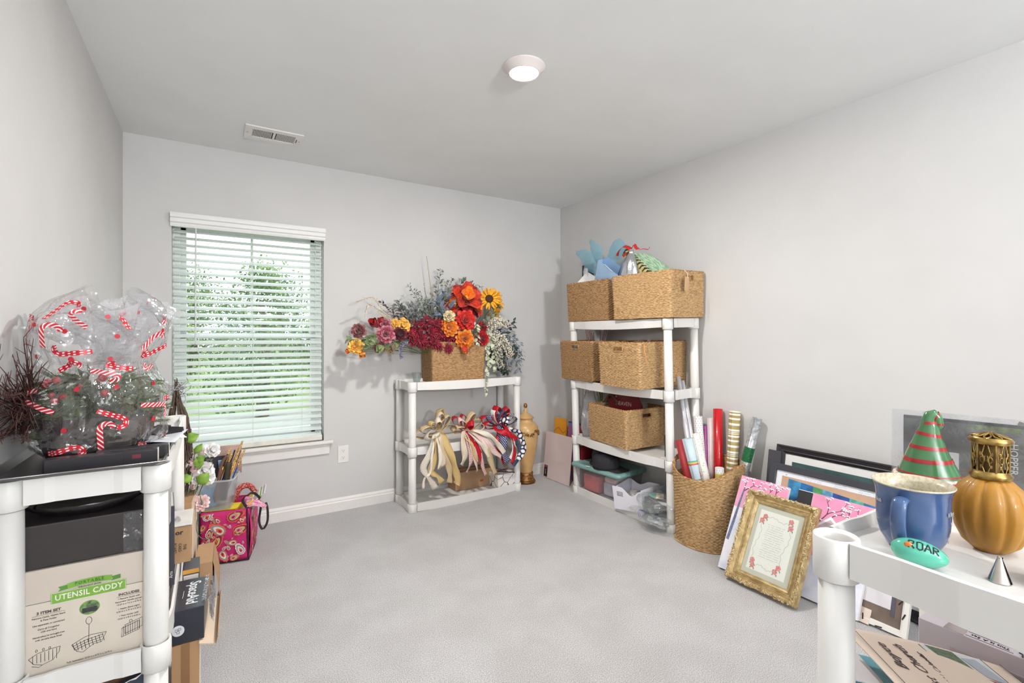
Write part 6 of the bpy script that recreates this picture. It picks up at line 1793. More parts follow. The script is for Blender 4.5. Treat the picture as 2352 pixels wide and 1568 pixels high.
def wire_prints(cx_, cy_, kind):
    b = MB()
    zz = z+0.0009
    def ln(p):
        b.ribbon([(x+cx_, y+cy_, zz) for x, y in p], 0.0011, Vector((0.7, 0.7, 0)), 0, 1)
    if kind == 'caddy':
        ln([(-0.034, 0.004), (-0.008, 0.016), (0.004, 0.018), (0.036, 0.016)])
        ln([(-0.034, 0.004), (-0.024, -0.014), (-0.012, -0.020), (0.010, -0.006), (0.026, -0.006), (0.036, 0.016)])
        for t in range(9):
            x = -0.032+t*0.0075
            ln([(x, 0.006+t*0.001), (x+0.004, -0.014+abs(t-2)*0.0015)])
        for k in range(3):
            ln([(-0.030+k*0.002, 0.0-k*0.005), (-0.006, 0.008-k*0.006), (0.03-k*0.002, 0.012-k*0.006)])
        ln([(0.0, 0.002), (0.0005, 0.046)])
        ln([(0.0005+0.006*math.sin(a*PI/8), 0.054-0.009*math.cos(a*PI/8)) for a in range(17)])
    elif kind == 'plate':
        ln([(-0.03, 0.0), (-0.012, 0.010), (0.012, 0.013), (0.03, 0.014)])
        ln([(-0.03, 0.0), (-0.020, -0.014), (-0.004, -0.020), (0.016, -0.014), (0.028, 0.002), (0.03, 0.014)])
        for t in range(7):
            x = -0.022+t*0.0075
            ln([(x, 0.006+t*0.001), (x, -0.013)])
        for x in (-0.015, -0.002, 0.010):
            ln([(x+0.002*math.sin(a*PI/4), 0.016-0.003*math.cos(a*PI/4)) for a in range(9)])
        ln([(-0.024, -0.018), (-0.010, -0.024), (-0.004, -0.020)])
    else:
        for dx, dy in ((0, 0), (0.007, 0.007)):
            ln([(-0.020+dx, -0.018+dy), (-0.020+dx, 0.004+dy), (0.018+dx, 0.014+dy), (0.018+dx, -0.008+dy), (-0.020+dx, -0.018+dy)])
        for t in range(8):
            ln([(-0.016+t*0.005, -0.016+t*0.0013), (-0.016+t*0.005, 0.008+t*0.0013)])
        ln([(0.0+0.003*math.sin(a*PI/4), 0.018-0.004*math.cos(a*PI/4)) for a in range(9)])
    b.obj('printed_rack', iron, uc)
wire_prints(0.168, 0.052, 'caddy')
wire_prints(0.082, 0.047, 'plate')
wire_prints(0.256, 0.062, 'napkin')
bb = mat('box_black_matte', (52, 46, 46), 0.45, var=0.04)
o = T('black_box', 'plain black box stacked on the utensil caddy carton', 'box', Fm((-0.424, 1.562, 0.6965), (1, 0.02, 0), (0, 0, 1)))
MB().box((0.145, 0.052, -0.10), (0.29, 0.104, 0.20), bev=0.003).obj('box_body', bb, o)
pvc = film('clear_wrap_dark', (190, 190, 194), 0.5, 0.06, 0.10, bump=1.0, bscale=40)
wr = MB().sheet(lambda u, v: (0.292+0.012*math.sin(u*9)+0.012*u, 0.002+v*0.10, -0.004-u*0.18+0.006*math.sin(v*11)), 16, 12)
wr.sheet(lambda u, v: (0.235+0.065*u, 0.004+v*0.098, 0.0035+0.005*abs(math.sin(u*9+v*4))), 12, 10)
wr.obj('crinkled_wrap', pvc, o)
# clear bag with silver dots right of the black box
sd = MB().sheet(lambda u, v: (-0.128+0.028*u, 1.575+0.006*math.sin(v*7+u*4)+0.16*u, 0.705+0.13*v+0.004*math.sin(u*13)), 10, 12)
tag(sd.obj('foil_bag', pat('foil_dots', 'dots', (206, 202, 204), (150, 146, 148), 14, 14, 0.16, 0.2, 0.8)), 'silver dotted foil bag wedged right of the black box on the left shelf', 'bag')
# black perforated bowl on the black box
bwl = T('perforated_tray', 'black perforated metal tray resting on the black box under the shelf top', 'tray', Lm(-0.275, 1.69, 0.802, 0))
pr = [(0.0, 0.0), (0.085, 0.0), (0.115, 0.018), (0.140, 0.036), (0.143, 0.036), (0.117, 0.016), (0.086, -0.003)]
MB().lathe(pr, 40, fr=lambda a, r, z: r*(1+0.02*math.cos(20*a))*(1.0 if abs(math.sin(a)) > 2 else 1.0)).obj('tray_body', mat('metal_black', (52, 48, 50), 0.28, metal=0.5, var=0.1), bwl)
hb_ = MB()
for k in range(36):
    a = -PI+PI*k/35
    for (r_, zz) in ((0.104, 0.0165), (0.124, 0.0275)):
        rr_ = r_*1.004+0.0008
        c = Vector((rr_*math.cos(a), rr_*math.sin(a), zz-0.003))
        hb_.ball(tuple(c), 0.0028, 6, sc=(1, 1, 0.6))
tag(hb_.obj('perforations', mat('hole_pale', (18, 16, 16), 0.8), bwl), kind='stuff')
# ---- right edge of the middle tier
o = T('book', 'tall dark grey book standing at the right edge of the left shelf middle tier', 'book', Lm(-0.117, 1.945, 0.461, 4))
MB().box((0, 0, 0.125), (0.026, 0.17, 0.25), bev=0.002).obj('cover', mat('book_charcoal', (66, 66, 74), 0.4, var=0.05), o)
MB().box((0, 0, 0.2505), (0.020, 0.16, 0.002)).obj('page_block', mat('pages', (226, 222, 216), 0.8), o)
text('Arts', 0.012, lw_, o, Fm((0.004, -0.0853, 0.035), (0, 0, 1), (-1, 0, 0)))
cardb = mat('carton_tan', (184, 146, 108), 0.75, var=0.03)
o = T('cardboard_box', 'tan cardboard box with black print perched on the left shelf middle rail', 'box', Lm(-0.094, 2.115, 0.4605, 0, 0, 0)@Matrix.Diagonal((1, 1, 0.87, 1)))
MB().box((0, 0, 0.072), (0.066, 0.17, 0.144), bev=0.0015).obj('box_body', cardb, o)
MB().box((0.003, 0, 0.149), (0.068, 0.172, 0.007), bev=0.002).obj('white_lid', mat('lid_white', (234, 228, 222), 0.5), o)
text('or', 0.024, mat('letter_black', (54, 46, 42), 0.6), o, Fm((0.0, -0.0856, 0.122), (1, 0, 0), (0, 0, 1)), bold=0.0006)
for i, s in enumerate(('THE', 'CARD', 'BOARD')):
    text(s, 0.0125, mat('letter_black', (54, 46, 42), 0.6), o, Fm((0.016-i*0.014, -0.0856, 0.062), (0, 0, -1), (1, 0, 0)))
MB().tube(smooth_path([(-0.02, -0.05, 0.157), (-0.012, -0.06, 0.170), (0.0, -0.05, 0.158), (-0.006, -0.035, 0.168), (-0.016, -0.05, 0.160)], 5), 0.004, 6).obj('twist_wrap', film('clear_twist', (235, 235, 238), 0.5, 0.08, 0.2), o)
# label box lower, black box with white lettering on a brown carton, on the floor beside the shelf
o = T('cardboard_box', 'brown carton with open flap standing on the carpet beside the left shelf', 'box', Lm(-0.066, 1.885, -0.0, 0)@Matrix.Diagonal((1, 1, 0.96, 1)))
MB().box((0, 0, 0.166), (0.070, 0.25, 0.332), bev=0.001).obj('box_body', cardb, o)
MB().box((0.0, -0.1256, 0.166), (0.022, 0.0008, 0.328)).obj('tape_strip', mat('tape_brown', (150, 112, 76), 0.4), o)
MB().box((0.0355, 0.0, 0.166), (0.0008, 0.22, 0.32)).obj('white_side_panel', mat('lid_white', (234, 228, 222), 0.5), o)
MB().add([(0.035, -0.15, 0.3335), (0.078, -0.155, 0.322), (0.090, 0.13, 0.3345), (0.035, 0.12, 0.3385)], [(0, 1, 2, 3)]).obj('open_flap', mat('flap_cream', (226, 204, 180), 0.7, var=0.02), o, solid=0.0025)
MB().add([(0.078, -0.155, 0.322), (0.084, -0.155, 0.345), (0.096, 0.13, 0.3575), (0.090, 0.13, 0.3345)], [(0, 1, 2, 3)]).obj('flap_edge', cardb, o, solid=0.002)
o = T('black_box', 'black box with white upside-down lettering lying on the brown carton', 'box', Fm((-0.018, 1.75, 0.326), (0.05, 1, 0), (-1, 0.05, 0)))
blk = mat('box_black_gloss', (50, 52, 62), 0.28, var=0.04)
MB().box((0.105, 0.045, 0.050), (0.21, 0.09, 0.10), bev=0.0015).obj('box_body', blk, o)
wl = mat('lettering_white', (232, 232, 236), 0.4)
text('SpaceAid', 0.044, wl, o, Lm(0.105, 0.036, 0.1006, 180), bold=0.0005, sx=0.95)
MB().box((0.10, 0.062, 0.1006), (0.05, 0.0012, 0.0005)).obj('printed_rule', wl, o)
em = [(0.016*math.cos(2*PI*i/28), 0.016*math.sin(2*PI*i/28)) for i in range(28)]
Me = Fm((-0.0006, 0.066, 0.040), (0, -1, 0), (0, 0, 1))
MB().prism(em, 0, 0.0008, M=Me).obj('round_emblem', wl, o)
b = MB()
for (x, y) in ((-0.004, 0.002), (0.004, 0.005), (0, -0.004)):
    for (dx, dy, w_, h_) in ((0, 0.003, 0.007, 0.0008), (0, -0.003, 0.007, 0.0008), (0.0033, 0, 0.0008, 0.006), (-0.0033, 0, 0.0008, 0.006)):
        b.box((x+dx, y+dy, 0.0012), (w_, h_, 0.0005), M=Me)
b.obj('emblem_lines', blk, o)
wr = MB().sheet(lambda u, v: (0.02+0.18*u, -0.006-0.010*abs(math.sin(u*12+v*5))-0.008*v, 0.105-0.075*v+0.006*math.sin(u*17)), 30, 12)
wr.sheet(lambda u, v: (0.02+0.185*u, 0.012*v-0.004, 0.102+0.006*abs(math.sin(u*14+v*3))), 30, 6)
wr.obj('torn_wrap', film('torn_film', (240, 242, 246), 0.55, 0.05, 0.16, bump=1.0, bscale=50), o)
o = T('carton', 'small carton with a barcode label between the shelf rail and the black box', 'carton', Lm(-0.058, 2.055, 0.3325+0.0, 0))
o.location = (-0.060, 2.085, 0.0)
MB().box((0, 0, 0.215), (0.05, 0.10, 0.43), bev=0.001).obj('carton_body', mat('carton_slate', (84, 84, 92), 0.4, var=0.04), o)
MB().box((0, -0.0504, 0.385), (0.044, 0.0008, 0.05)).obj('barcode_label', mat('lid_white', (234, 228, 222), 0.5), o)
MB().box((0, -0.0504, 0.422), (0.048, 0.0008, 0.014)).obj('orange_stripe', mat('stripe_orange', (222, 160, 70), 0.5), o)
b = MB()
for i in range(10):
    b.box((-0.013+i*0.0026, -0.0511, 0.383), (0.0007+0.0009*((i*7) % 3 == 0), 0.0005, 0.026))
b.obj('barcode', ik, o)
o = T('cardboard_box', 'tall kraft box standing beyond the far end of the left shelf', 'box', Lm(-0.135, 2.60, 0.0, -3))
MB().box((0, 0, 0.265), (0.14, 0.22, 0.53), bev=0.0015).obj('box_body', cardb, o)
MB().box((0.0715, 0, 0.30), (0.004, 0.21, 0.46)).obj('pale_edge_strip', mat('flap_cream', (226, 204, 180), 0.7, var=0.02), o)
o = T('cardboard_box', 'kraft box with bowed side on the carpet right of the tall kraft box', 'box', Lm(-0.022, 2.50, 0.0, -2))
v = []
def bow_side(u, v_):
    return (0.032+0.022*math.sin(PI*v_), -0.11+0.22*u, 0.30*v_)
b = MB().box((0, 0, 0.15), (0.062, 0.22, 0.30))
b.sheet(bow_side, 6, 10)
b.obj('box_body', cardb, o)
# open carton and dark blue crate on the bottom tier
o = T('cardboard_box', 'open cardboard box with folded flaps on the bottom tier of the left shelf', 'box', Lm(-0.275, 1.78, 0.0415, 0))
bm_ = mat('carton_dark_brown', (132, 100, 74), 0.8, var=0.05)  # darker brown board than the other cartons
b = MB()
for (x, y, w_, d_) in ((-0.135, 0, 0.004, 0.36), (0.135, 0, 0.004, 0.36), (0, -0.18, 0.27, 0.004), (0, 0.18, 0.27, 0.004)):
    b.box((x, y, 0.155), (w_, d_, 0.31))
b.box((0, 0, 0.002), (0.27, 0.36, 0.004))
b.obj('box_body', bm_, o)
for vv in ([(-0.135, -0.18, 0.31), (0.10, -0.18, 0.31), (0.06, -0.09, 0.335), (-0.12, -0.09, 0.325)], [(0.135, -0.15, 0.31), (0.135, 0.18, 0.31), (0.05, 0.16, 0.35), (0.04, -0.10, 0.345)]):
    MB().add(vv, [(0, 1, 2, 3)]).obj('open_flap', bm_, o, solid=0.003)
o = T('storage_box', 'dark blue box with a torn paper edge at the near end of the bottom tier', 'box', Fm((-0.27, 1.557, 0.0415), (1, 0.0, 0), (0, 0, 1)))
MB().add([(0, 0, 0), (0.165, 0, 0), (0.165, 0.352, 0), (0, 0.30, 0), (0, 0, -0.02), (0.165, 0, -0.02), (0.165, 0.352, -0.02), (0, 0.30, -0.02)], [(0, 1, 2, 3), (4, 7, 6, 5), (3, 2, 6, 7), (0, 4, 5, 1), (1, 5, 6, 2), (0, 3, 7, 4)]).obj('box_body', mat('box_navy', (58, 68, 84), 0.5, var=0.15, vscale=30), o)
MB().ribbon([(0.165*i/14, 0.3005+0.0515*i/14+0.002*math.sin(i*4), 0.0008) for i in range(15)], [0.003+0.002*math.sin(i*2.3) for i in range(15)], Vector((0, 1, 0)), 0, 1).obj('torn_edge', mat('pages', (226, 222, 216), 0.8), o)
# ============================================================ on top of the left shelf (tray rim z 0.92)
o = T('baking_sheet', 'large black shallow metal tray across the near end of the left shelf top', 'tray', Lm(-0.268, 1.70, 0.9215, 0))
b = MB()
mtl = mat('metal_black', (52, 48, 50), 0.28, metal=0.5, var=0.1)
w_, d_ = 0.33, 0.40
v = [(-w_/2, -d_/2, 0.013), (w_/2, -d_/2, 0.013), (w_/2, d_/2, 0.013), (-w_/2, d_/2, 0.013)]
i_ = [(-w_/2+0.018, -d_/2+0.018, 0.0015), (w_/2-0.018, -d_/2+0.018, 0.0015), (w_/2-0.018, d_/2-0.018, 0.0015), (-w_/2+0.018, d_/2-0.018, 0.0015)]
r_ = [(-w_/2-0.004, -d_/2-0.004, 0.011), (w_/2+0.004, -d_/2-0.004, 0.011), (w_/2+0.004, d_/2+0.004, 0.011), (-w_/2-0.004, d_/2+0.004, 0.011)]
b.add(v+i_+r_, [(0, 1, 5, 4), (1, 2, 6, 5), (2, 3, 7, 6), (3, 0, 4, 7), (4, 5, 6, 7), (8, 9, 1, 0), (9, 10, 2, 1), (10, 11, 3, 2), (11, 8, 0, 3)])
b.obj('pan', mtl, o, solid=0.0018)
rim = [(-w_/2-0.004, -d_/2-0.004, 0.012), (w_/2+0.004, -d_/2-0.004, 0.012), (w_/2+0.004, d_/2+0.004, 0.012), (-w_/2-0.004, d_/2+0.004, 0.012), (-w_/2-0.004, -d_/2-0.004, 0.012)]
MB().tube(rim, 0.0022, 6).obj('rolled_rim', mat('metal_rim', (150, 146, 146), 0.25, metal=0.9), o)
for (x, y, rz, lb, ln) in ((-0.225, 1.552, 1.5, 'black rectangular set box at the front edge of the black tray', 0.215), (-0.172, 1.600, 3, 'second black rectangular set box just behind the front one', 0.15)):
    o = T('black_box', lb, 'box', Lm(x, y, 0.9255, rz))
    MB().box((0, 0, 0.0165), (ln, 0.034, 0.033), bev=0.002).obj('box_body', mat('box_black_satin', (44, 42, 46), 0.3, var=0.03), o)
    MB().box((ln/2+0.0006, 0, 0.0165), (0.0012, 0.032, 0.031)).obj('end_label', mat('lid_white', (234, 228, 222), 0.5), o)
    MB().box((ln*0.18, -0.0174, 0.0165), (0.0012, 0.0006, 0.033)).obj('seam', mat('seam_black', (20, 20, 22), 0.5), o)
    MB().box((ln*0.30, -0.0176, 0.020), (0.018, 0.0004, 0.010)).obj('red_print', mat('print_dark_red', (110, 36, 44), 0.5), o)
# papers
for i, (x, y, rz, c, lb) in enumerate(((-0.150, 1.86, 12, (236, 234, 232), 'white sheet of paper on the left shelf top behind the black boxes'), (-0.145, 1.80, -8, (206, 208, 214), 'pale grey printed leaflet on the left shelf top near its front rim'), (-0.19, 2.02, 20, (240, 240, 240), 'white paper at the far middle of the left shelf top'))):
    q = MB().sheet(lambda u, v: (-0.07+0.14*u, -0.09+0.18*v, 0.003+0.006*math.sin(u*3+v*2)**2), 8, 8)
    tag(q.obj('paper_sheet', mat('paper_%d' % i, c, 0.6, var=0.03), solid=0.0006, M=Lm(x, y, 0.9+0.004*i+(0.035 if y < 1.9 else 0.0), rz)), lb, 'paper')
# black clip holder
o = T('clip_holder', 'black metal clip-shaped holder lying on the left shelf top', 'clip', Lm(-0.128, 1.86, 0.936, -12, 0, 6))
b = MB()
b.add([(-0.052, -0.022, 0.0), (0.052, -0.022, 0.0), (0.052, 0.0, 0.030), (-0.052, 0.0, 0.030), (-0.052, 0.022, 0.0), (0.052, 0.022, 0.0)], [(0, 1, 2, 3), (3, 2, 5, 4), (0, 4, 5, 1)])
b.obj('body', mat('clip_body', (46, 46, 48), 0.3, metal=0.2), o, solid=0.002)
MB().box((0.0, -0.006, 0.031), (0.036, 0.016, 0.010), bev=0.002).obj('clip_tab', tc_, o)
MB().box((0.005, -0.024, 0.001), (0.036, 0.012, 0.012), bev=0.002).obj('clip_tab', tc_, o)
# wire loops
o = T('wire_coil', 'loose coil of thin silver wire loops at the far end of the left shelf top', 'wire', Lm(-0.16, 2.16, 0.902))
wm = mat('wire_silver', (150, 150, 154), 0.3, metal=0.8)
rr = random.Random(8)
for k in range(7):
    c = (rr.uniform(-.03, .04), rr.uniform(-.06, .06), 0.055+0.018*k)
    a_, b_ = rr.uniform(0.03, 0.075), rr.uniform(0.03, 0.06)
    tl = rr.uniform(-0.25, 0.25)
    pts = [(c[0]+a_*math.cos(t*PI/9), c[1]+b_*math.sin(t*PI/9), c[2]+tl*a_*math.cos(t*PI/9)+0.004*t/18) for t in range(19)]
    MB().tube(pts, 0.0011, 5).obj('wire_loop', wm, o)
MB().tube([(0.0, 0.0, 0.0), (0.01, 0.0, 0.10), (0.06, 0.02, 0.17)], 0.0014, 5).obj('wire_stem', wm, o)
# ---- wrapped gift basket
gb_c = Vector((-0.268, 1.775, 0.9265))
o = T('gift_basket', 'Christmas gift basket with evergreens wrapped in clear film printed with red candy canes', 'gift basket', Lm(*gb_c))
dkb = mat('basket_dark', (60, 50, 46), 0.7, var=0.15, vscale=40)
MB().lathe([(0.0, 0.0), (0.105, 0.0), (0.120, 0.05), (0.130, 0.11), (0.124, 0.11), (0.10, 0.06), (0.0, 0.05)], 32, fr=lambda a, r, z: r*(1+0.18*abs(math.sin(a)))).obj('basket_body', dkb, o)
rr = random.Random(17)
fir = MB()
for i in range(420):
    a = rr.uniform(0, 2*PI)
    q = rr.uniform(0.02, 0.125)
    z = rr.uniform(0.07, 0.21)
    p = Vector((q*math.cos(a), q*math.sin(a)*1.2, z))
    d = Vector((math.cos(a)*0.8, math.sin(a)*0.9, rr.uniform(-0.9, 0.7))).normalized()
    ln = rr.uniform(0.03, 0.06)
    s_ = d.orthogonal().normalized()
    fir.ribbon([p, p+d*ln*0.5, p+d*ln], [0.004, 0.012, 0.002], s_, 0, 1)
    for k in range(5):
        b0 = p+d*ln*(k/5)
        fir.ribbon([b0, b0+(d+s_*1.2).normalized()*0.012], [0.0018, 0.0008], d, 0, 1)
        fir.ribbon([b0, b0+(d-s_*1.2).normalized()*0.012], [0.0018, 0.0008], d, 0, 1)
tag(fir.obj('evergreen_sprigs', mat('evergreen', (104, 118, 78), 0.7, col2=(58, 72, 50), vscale=30), o), kind='stuff')
for i in range(13):
    a = -2.1+rr.uniform(-0.9, 1.0)
    q = rr.uniform(0.06, 0.13)
    MB().ball((q*math.cos(a), q*math.sin(a)*1.15, rr.uniform(0.15, 0.215)), rr.uniform(0.006, 0.011), 10).obj('red_berry', mat('berry_red', (176, 20, 38), 0.3, var=0.08), o)
# film bag: lower bulge, waist, fanned top
def filmS(u, v, lift=0.0):
    a = 2*PI*u
    zs = [0.0, 0.03, 0.10, 0.17, 0.215, 0.245, 0.29, 0.345, 0.395, 0.43]
    rs = [0.115, 0.148, 0.152, 0.148, 0.125, 0.118, 0.145, 0.150, 0.105, 0.045]
    t = v*(len(zs)-1)
    i = min(len(zs)-2, int(t)); f_ = t-i
    r_ = lerp(rs[i], rs[i+1], f_)
    z = lerp(zs[i], zs[i+1], f_)
    cr = 0.016*mnoise.noise(Vector((math.cos(a)*2.4, math.sin(a)*2.4, z*16)))+0.012*abs(mnoise.noise(Vector((math.cos(a)*5, math.sin(a)*5, z*9+7))))+0.010*math.sin(a*7+z*30)*(0.3+z*2)
    r_ = r_+cr+lift
    ey = 1.0+0.22*abs(math.sin(a))
    sx = 1.0
    x = r_*math.cos(a)*sx
    x = max(x, -0.152)
    top = max(0, z-0.24)
    return Vector((x+0.10*top+0.0, r_*math.sin(a)*ey+0.10*top, 0.004+z+0.035*top/0.19*math.sin(a*2+1.0)))
cel = film('candy_cellophane', (253, 253, 254), 0.75, 0.05, 0.05, bump=1.6, bscale=26)
MB().sheet(lambda u, v: filmS(u, v), 84, 38, smooth=False).obj('clear_film', cel, o)
# second inner crumple of film at the top
MB().sheet(lambda u, v: Vector((0.02, 0.03, 0.25))+Vector((0.12*math.cos(2*PI*u)*(0.25+0.75*v)+0.02*math.sin(u*40), 0.13*math.sin(2*PI*u)*(0.25+0.75*v), 0.16*v+0.02*math.sin(u*31+v*6))), 70, 14, smooth=False).obj('film_ruffle', film('candy_cellophane_inner', (253, 253, 254), 0.8, 0.08, 0.40, bump=1.6, bscale=30), o)
fan = MB()
for (cx_, cy_, hh, ww, a0) in ((0.09, 0.06, 0.15, 0.16, 0.3), (0.04, -0.02, 0.13, 0.12, -0.4), (-0.06, 0.0, 0.07, 0.16, 0.1)):
    fan.sheet(lambda u, v: (cx_+(u-0.5)*ww*(0.3+0.9*v)*math.cos(a0)+0.012*math.sin(u*14), cy_+(u-0.5)*ww*(0.3+0.9*v)*math.sin(a0)+0.02*math.cos(u*11+v*3), 0.30+hh*v*(1-0.7*(u-0.5)**2*2)), 16, 10, smooth=False)
fan.obj('film_fan', film('candy_cellophane_fan', (253, 253, 254), 0.8, 0.08, 0.38, bump=1.6, bscale=30), o)
# printed candy canes on the film
cane = pat('cane_stripes', 'diag', (196, 30, 44), (240, 226, 226), 1.2, 75, 0.62, 0.35)
cane_d = pat('cane_dots', 'dots', (194, 28, 44), (240, 226, 226), 2, 70, 0.27, 0.35)
def cane_print(u0, v0, ang, sc_, m):
    path = []
    for k in range(15):
        if k < 9:
            x, y = 0.0, k/8*0.7
        else:
            t = (k-8)/6*PI
            x, y = 0.16*(1-math.cos(t)), 0.7+0.17*math.sin(t)
        X = (x*math.cos(ang)-y*math.sin(ang))*sc_
        Y_ = (x*math.sin(ang)+y*math.cos(ang))*sc_
        path.append(filmS((u0+X) % 1, max(0.02, min(0.97, v0+Y_*1.5)), 0.0022))
    ups = []
    for i in range(len(path)):
        t = path[min(i+1, 14)]-path[max(i-1, 0)]
        c = Vector((path[i].x, path[i].y, 0))
        ups.append(t.cross(c))
    MB().ribbon(path, 0.0125, ups, 0, 3, vs=1.0).obj('printed_candy_cane', m, o)
rr = random.Random(21)
# camera side of the film is around angle -100 deg => u about 0.72
k_ = 0
for v0 in (0.10, 0.27, 0.50, 0.66, 0.80):
    for j in range(5):
        u0 = 0.52+0.105*j+rr.uniform(-.02, .02)+(0.04 if int(v0*50) % 2 else 0)
        cane_print(u0, v0, rr.uniform(-2.2, 2.2), rr.uniform(0.075, 0.10), (cane, cane_d)[k_ % 2])
        k_ += 1
        c = filmS((u0+0.045) % 1, min(0.95, v0+0.1), 0.0022)
        MB().prism([(0.006*math.cos(2*PI*i/14), 0.006*math.sin(2*PI*i/14)) for i in range(14)], 0, 0.0004, M=axm(c, Vector((c.x, c.y, 0.0)))).obj('printed_dot', mat('print_red', (192, 34, 50), 0.35), o)
# ---- twig bundle leaning out to the left
o = T('twig_bundle', 'bundle of dark reddish twigs sticking out behind the wrapped gift basket', 'twig bundle', Lm(-0.405, 1.77, 1.06))
tw = MB()
rr = random.Random(31)
for i in range(110):
    p = Vector((rr.uniform(-.012, .012), rr.uniform(-.02, .02), rr.uniform(-.03, .03)))
    d = Vector((rr.uniform(-0.05, 0.16), -1, rr.uniform(-0.25, 0.50))).normalized()
    ln = rr.uniform(0.16, 0.32)
    pts = [p]
    for k in range(5):
        d = (d+Vector((rr.uniform(-.10, .10), rr.uniform(-.1, .1), rr.uniform(-.22, .22)))).normalized()
        nx_ = pts[-1]+d*ln/5
        nx_.x = max(-0.028, nx_.x)
        nx_.z = max(-0.045, nx_.z)
        pts.append(nx_)
        if rr.random() < 0.8:
            e = (d+Vector((rr.uniform(-.3, .6), rr.uniform(-.5, .5), rr.uniform(-.9, .9)))).normalized()
            q = pts[-1]+e*rr.uniform(0.02, 0.06)
            q.x = max(-0.028, q.x)
            q.z = max(-0.045, q.z)
            tw.tube([pts[-1], q], [0.0010, 0.0005], 4, 0, False)
    tw.tube(pts, [0.0022, 0.0019, 0.0016, 0.0013, 0.0010, 0.0006], 5, 0, False)
tag(tw.obj('twigs', mat('twig_dark_red', (84, 54, 48), 0.7, var=0.2), o), kind='stuff')
# ---- grapevine bundle by the window
o = T('grapevine_bundle', 'tall bundle of dry grapevine twigs standing before the window', 'twig bundle', Lm(-0.125, 2.62, 0.531))
gv = MB()
rr = random.Random(41)
def gv_r(z):
    return 0.028+0.016*math.sin(PI*min(1, z/0.44))
for i in range(150):
    a = rr.uniform(0, 2*PI)
    pts = []
    z0 = rr.uniform(-0.0, 0.25)
    L_ = rr.uniform(0.15, 0.32)
    off = rr.uniform(-.5, .5)
    for k in range(7):
        z = z0+L_*k/6
        if z > 0.53: break
        q = gv_r(z)*rr.uniform(0.75, 1.1)*(1 if z < 0.36 else max(0.15, 1-(z-0.36)/0.16))
        aa = a+off*k/6
        pts.append((q*math.cos(aa)+0.008*math.sin(z*9), q*math.sin(aa), max(0.002, z)))
    if len(pts) > 2:
        gv.tube(pts, rr.uniform(0.0014, 0.003), 5, 0, False)
for i in range(26):
    a = rr.uniform(0, 6.28)
    p = Vector((0.01*math.cos(a), 0.01*math.sin(a), rr.uniform(0.40, 0.5)))
    pts = [p]
    for k in range(6):
        pts.append(pts[-1]+Vector((rr.uniform(-.012, .012), rr.uniform(-.012, .012), rr.uniform(-.004, .014))))
    gv.tube(pts, 0.0009, 4, 0, False)
tag(gv.obj('vine_twigs', mat('vine_brown', (106, 88, 74), 0.85, col2=(70, 56, 48), vscale=50), o), kind='stuff')
# ============================================================ paisley bag, clear bin, brushes and silk roses
pk = mat('bag_magenta', (206, 40, 116), 0.5, var=0.05)
bi = T('tote_bag', 'magenta paisley tote bag with black piping on the carpet under the window', 'bag', Fm((-0.052, 3.105, 0.004), (0.235, -0.05, 0), (0.05, 0.235, 0)))
# local x right, y away, z up
BWd, BDp, BH = 0.235, 0.26, 0.285
def bagf(u, v):
    return (BWd*u, -0.006*math.sin(PI*v)*math.sin(PI*u)*2, BH*v)
b = MB()
b.sheet(bagf, 12, 10)
b.sheet(lambda u, v: (BWd+0.010*math.sin(PI*v), BDp*u, BH*v-0.02*math.sin(PI*u)*v), 10, 10)
b.sheet(lambda u, v: (-0.004*math.sin(PI*v), BDp*(1-u), BH*v), 10, 8)
b.sheet(lambda u, v: (BWd*(1-u), BDp, BH*v), 8, 8)
b.add([(0, 0, 0), (BWd, 0, 0), (BWd, BDp, 0), (0, BDp, 0)], [(0, 1, 2, 3)])
b.obj('bag_body', pk, bi, solid=0.002)
pipe = mat('piping_black', (44, 32, 36), 0.5)
for nm, pts in (('a', [(0, -0.002, 0), (-0.002, -0.002, BH*0.5), (0, -0.002, BH)]), ('b', [(BWd, -0.002, 0), (BWd-0.004, -0.006, BH*0.5), (BWd-0.008, -0.002, BH)]), ('c', [(0, -0.002, 0.003), (BWd, -0.002, 0.003)]), ('d', [(BWd, 0, 0.003), (BWd, BDp, 0.003)])):
    MB().tube(smooth_path(pts, 4), 0.0042, 6).obj('piping', pipe, bi)
MB().ribbon(smooth_path([(BWd-0.005, 0.02, BH-0.01), (BWd-0.03, 0.0, BH+0.05), (BWd+0.015, 0.03, BH+0.075), (BWd+0.05, 0.06, BH+0.03)], 6), 0.014, Vector((0.5, 0.6, 0.2)), 0, 2).obj('strap', pipe, bi, solid=0.002)
MB().ribbon(smooth_path([(BWd+0.055, 0.05, BH-0.012), (BWd+0.045, 0.05, BH-0.09), (BWd+0.055, 0.05, BH-0.135), (BWd+0.070, 0.05, BH-0.14), (BWd+0.088, 0.05, BH-0.10), (BWd+0.088, 0.05, BH-0.03), (BWd+0.078, 0.055, BH+0.005)], 5), [0.012]*31, Vector((0.9, 0.3, 0.0)), 0, 2).obj('strap', pipe, bi, solid=0.002)
fl = MB().sheet(lambda u, v: (BWd-0.03+u*0.115, 0.015+0.06*v-0.02*u, BH-0.004+0.016*math.sin(u*3)+0.05*v*(1-u)-0.008*u), 8, 6)
fl.obj('folded_flap', mat('bag_lining_pink', (236, 200, 214), 0.5, col2=(214, 90, 140), vscale=60), bi, solid=0.002)
cl3 = [mat('paisley_'+n_, c, 0.5) for n_, c in (('orange', (226, 100, 70)), ('cream', (240, 226, 206)), ('grey', (150, 150, 156)), ('rose', (226, 120, 150)), ('deep', (150, 24, 70)), ('olive', (196, 190, 120)))]
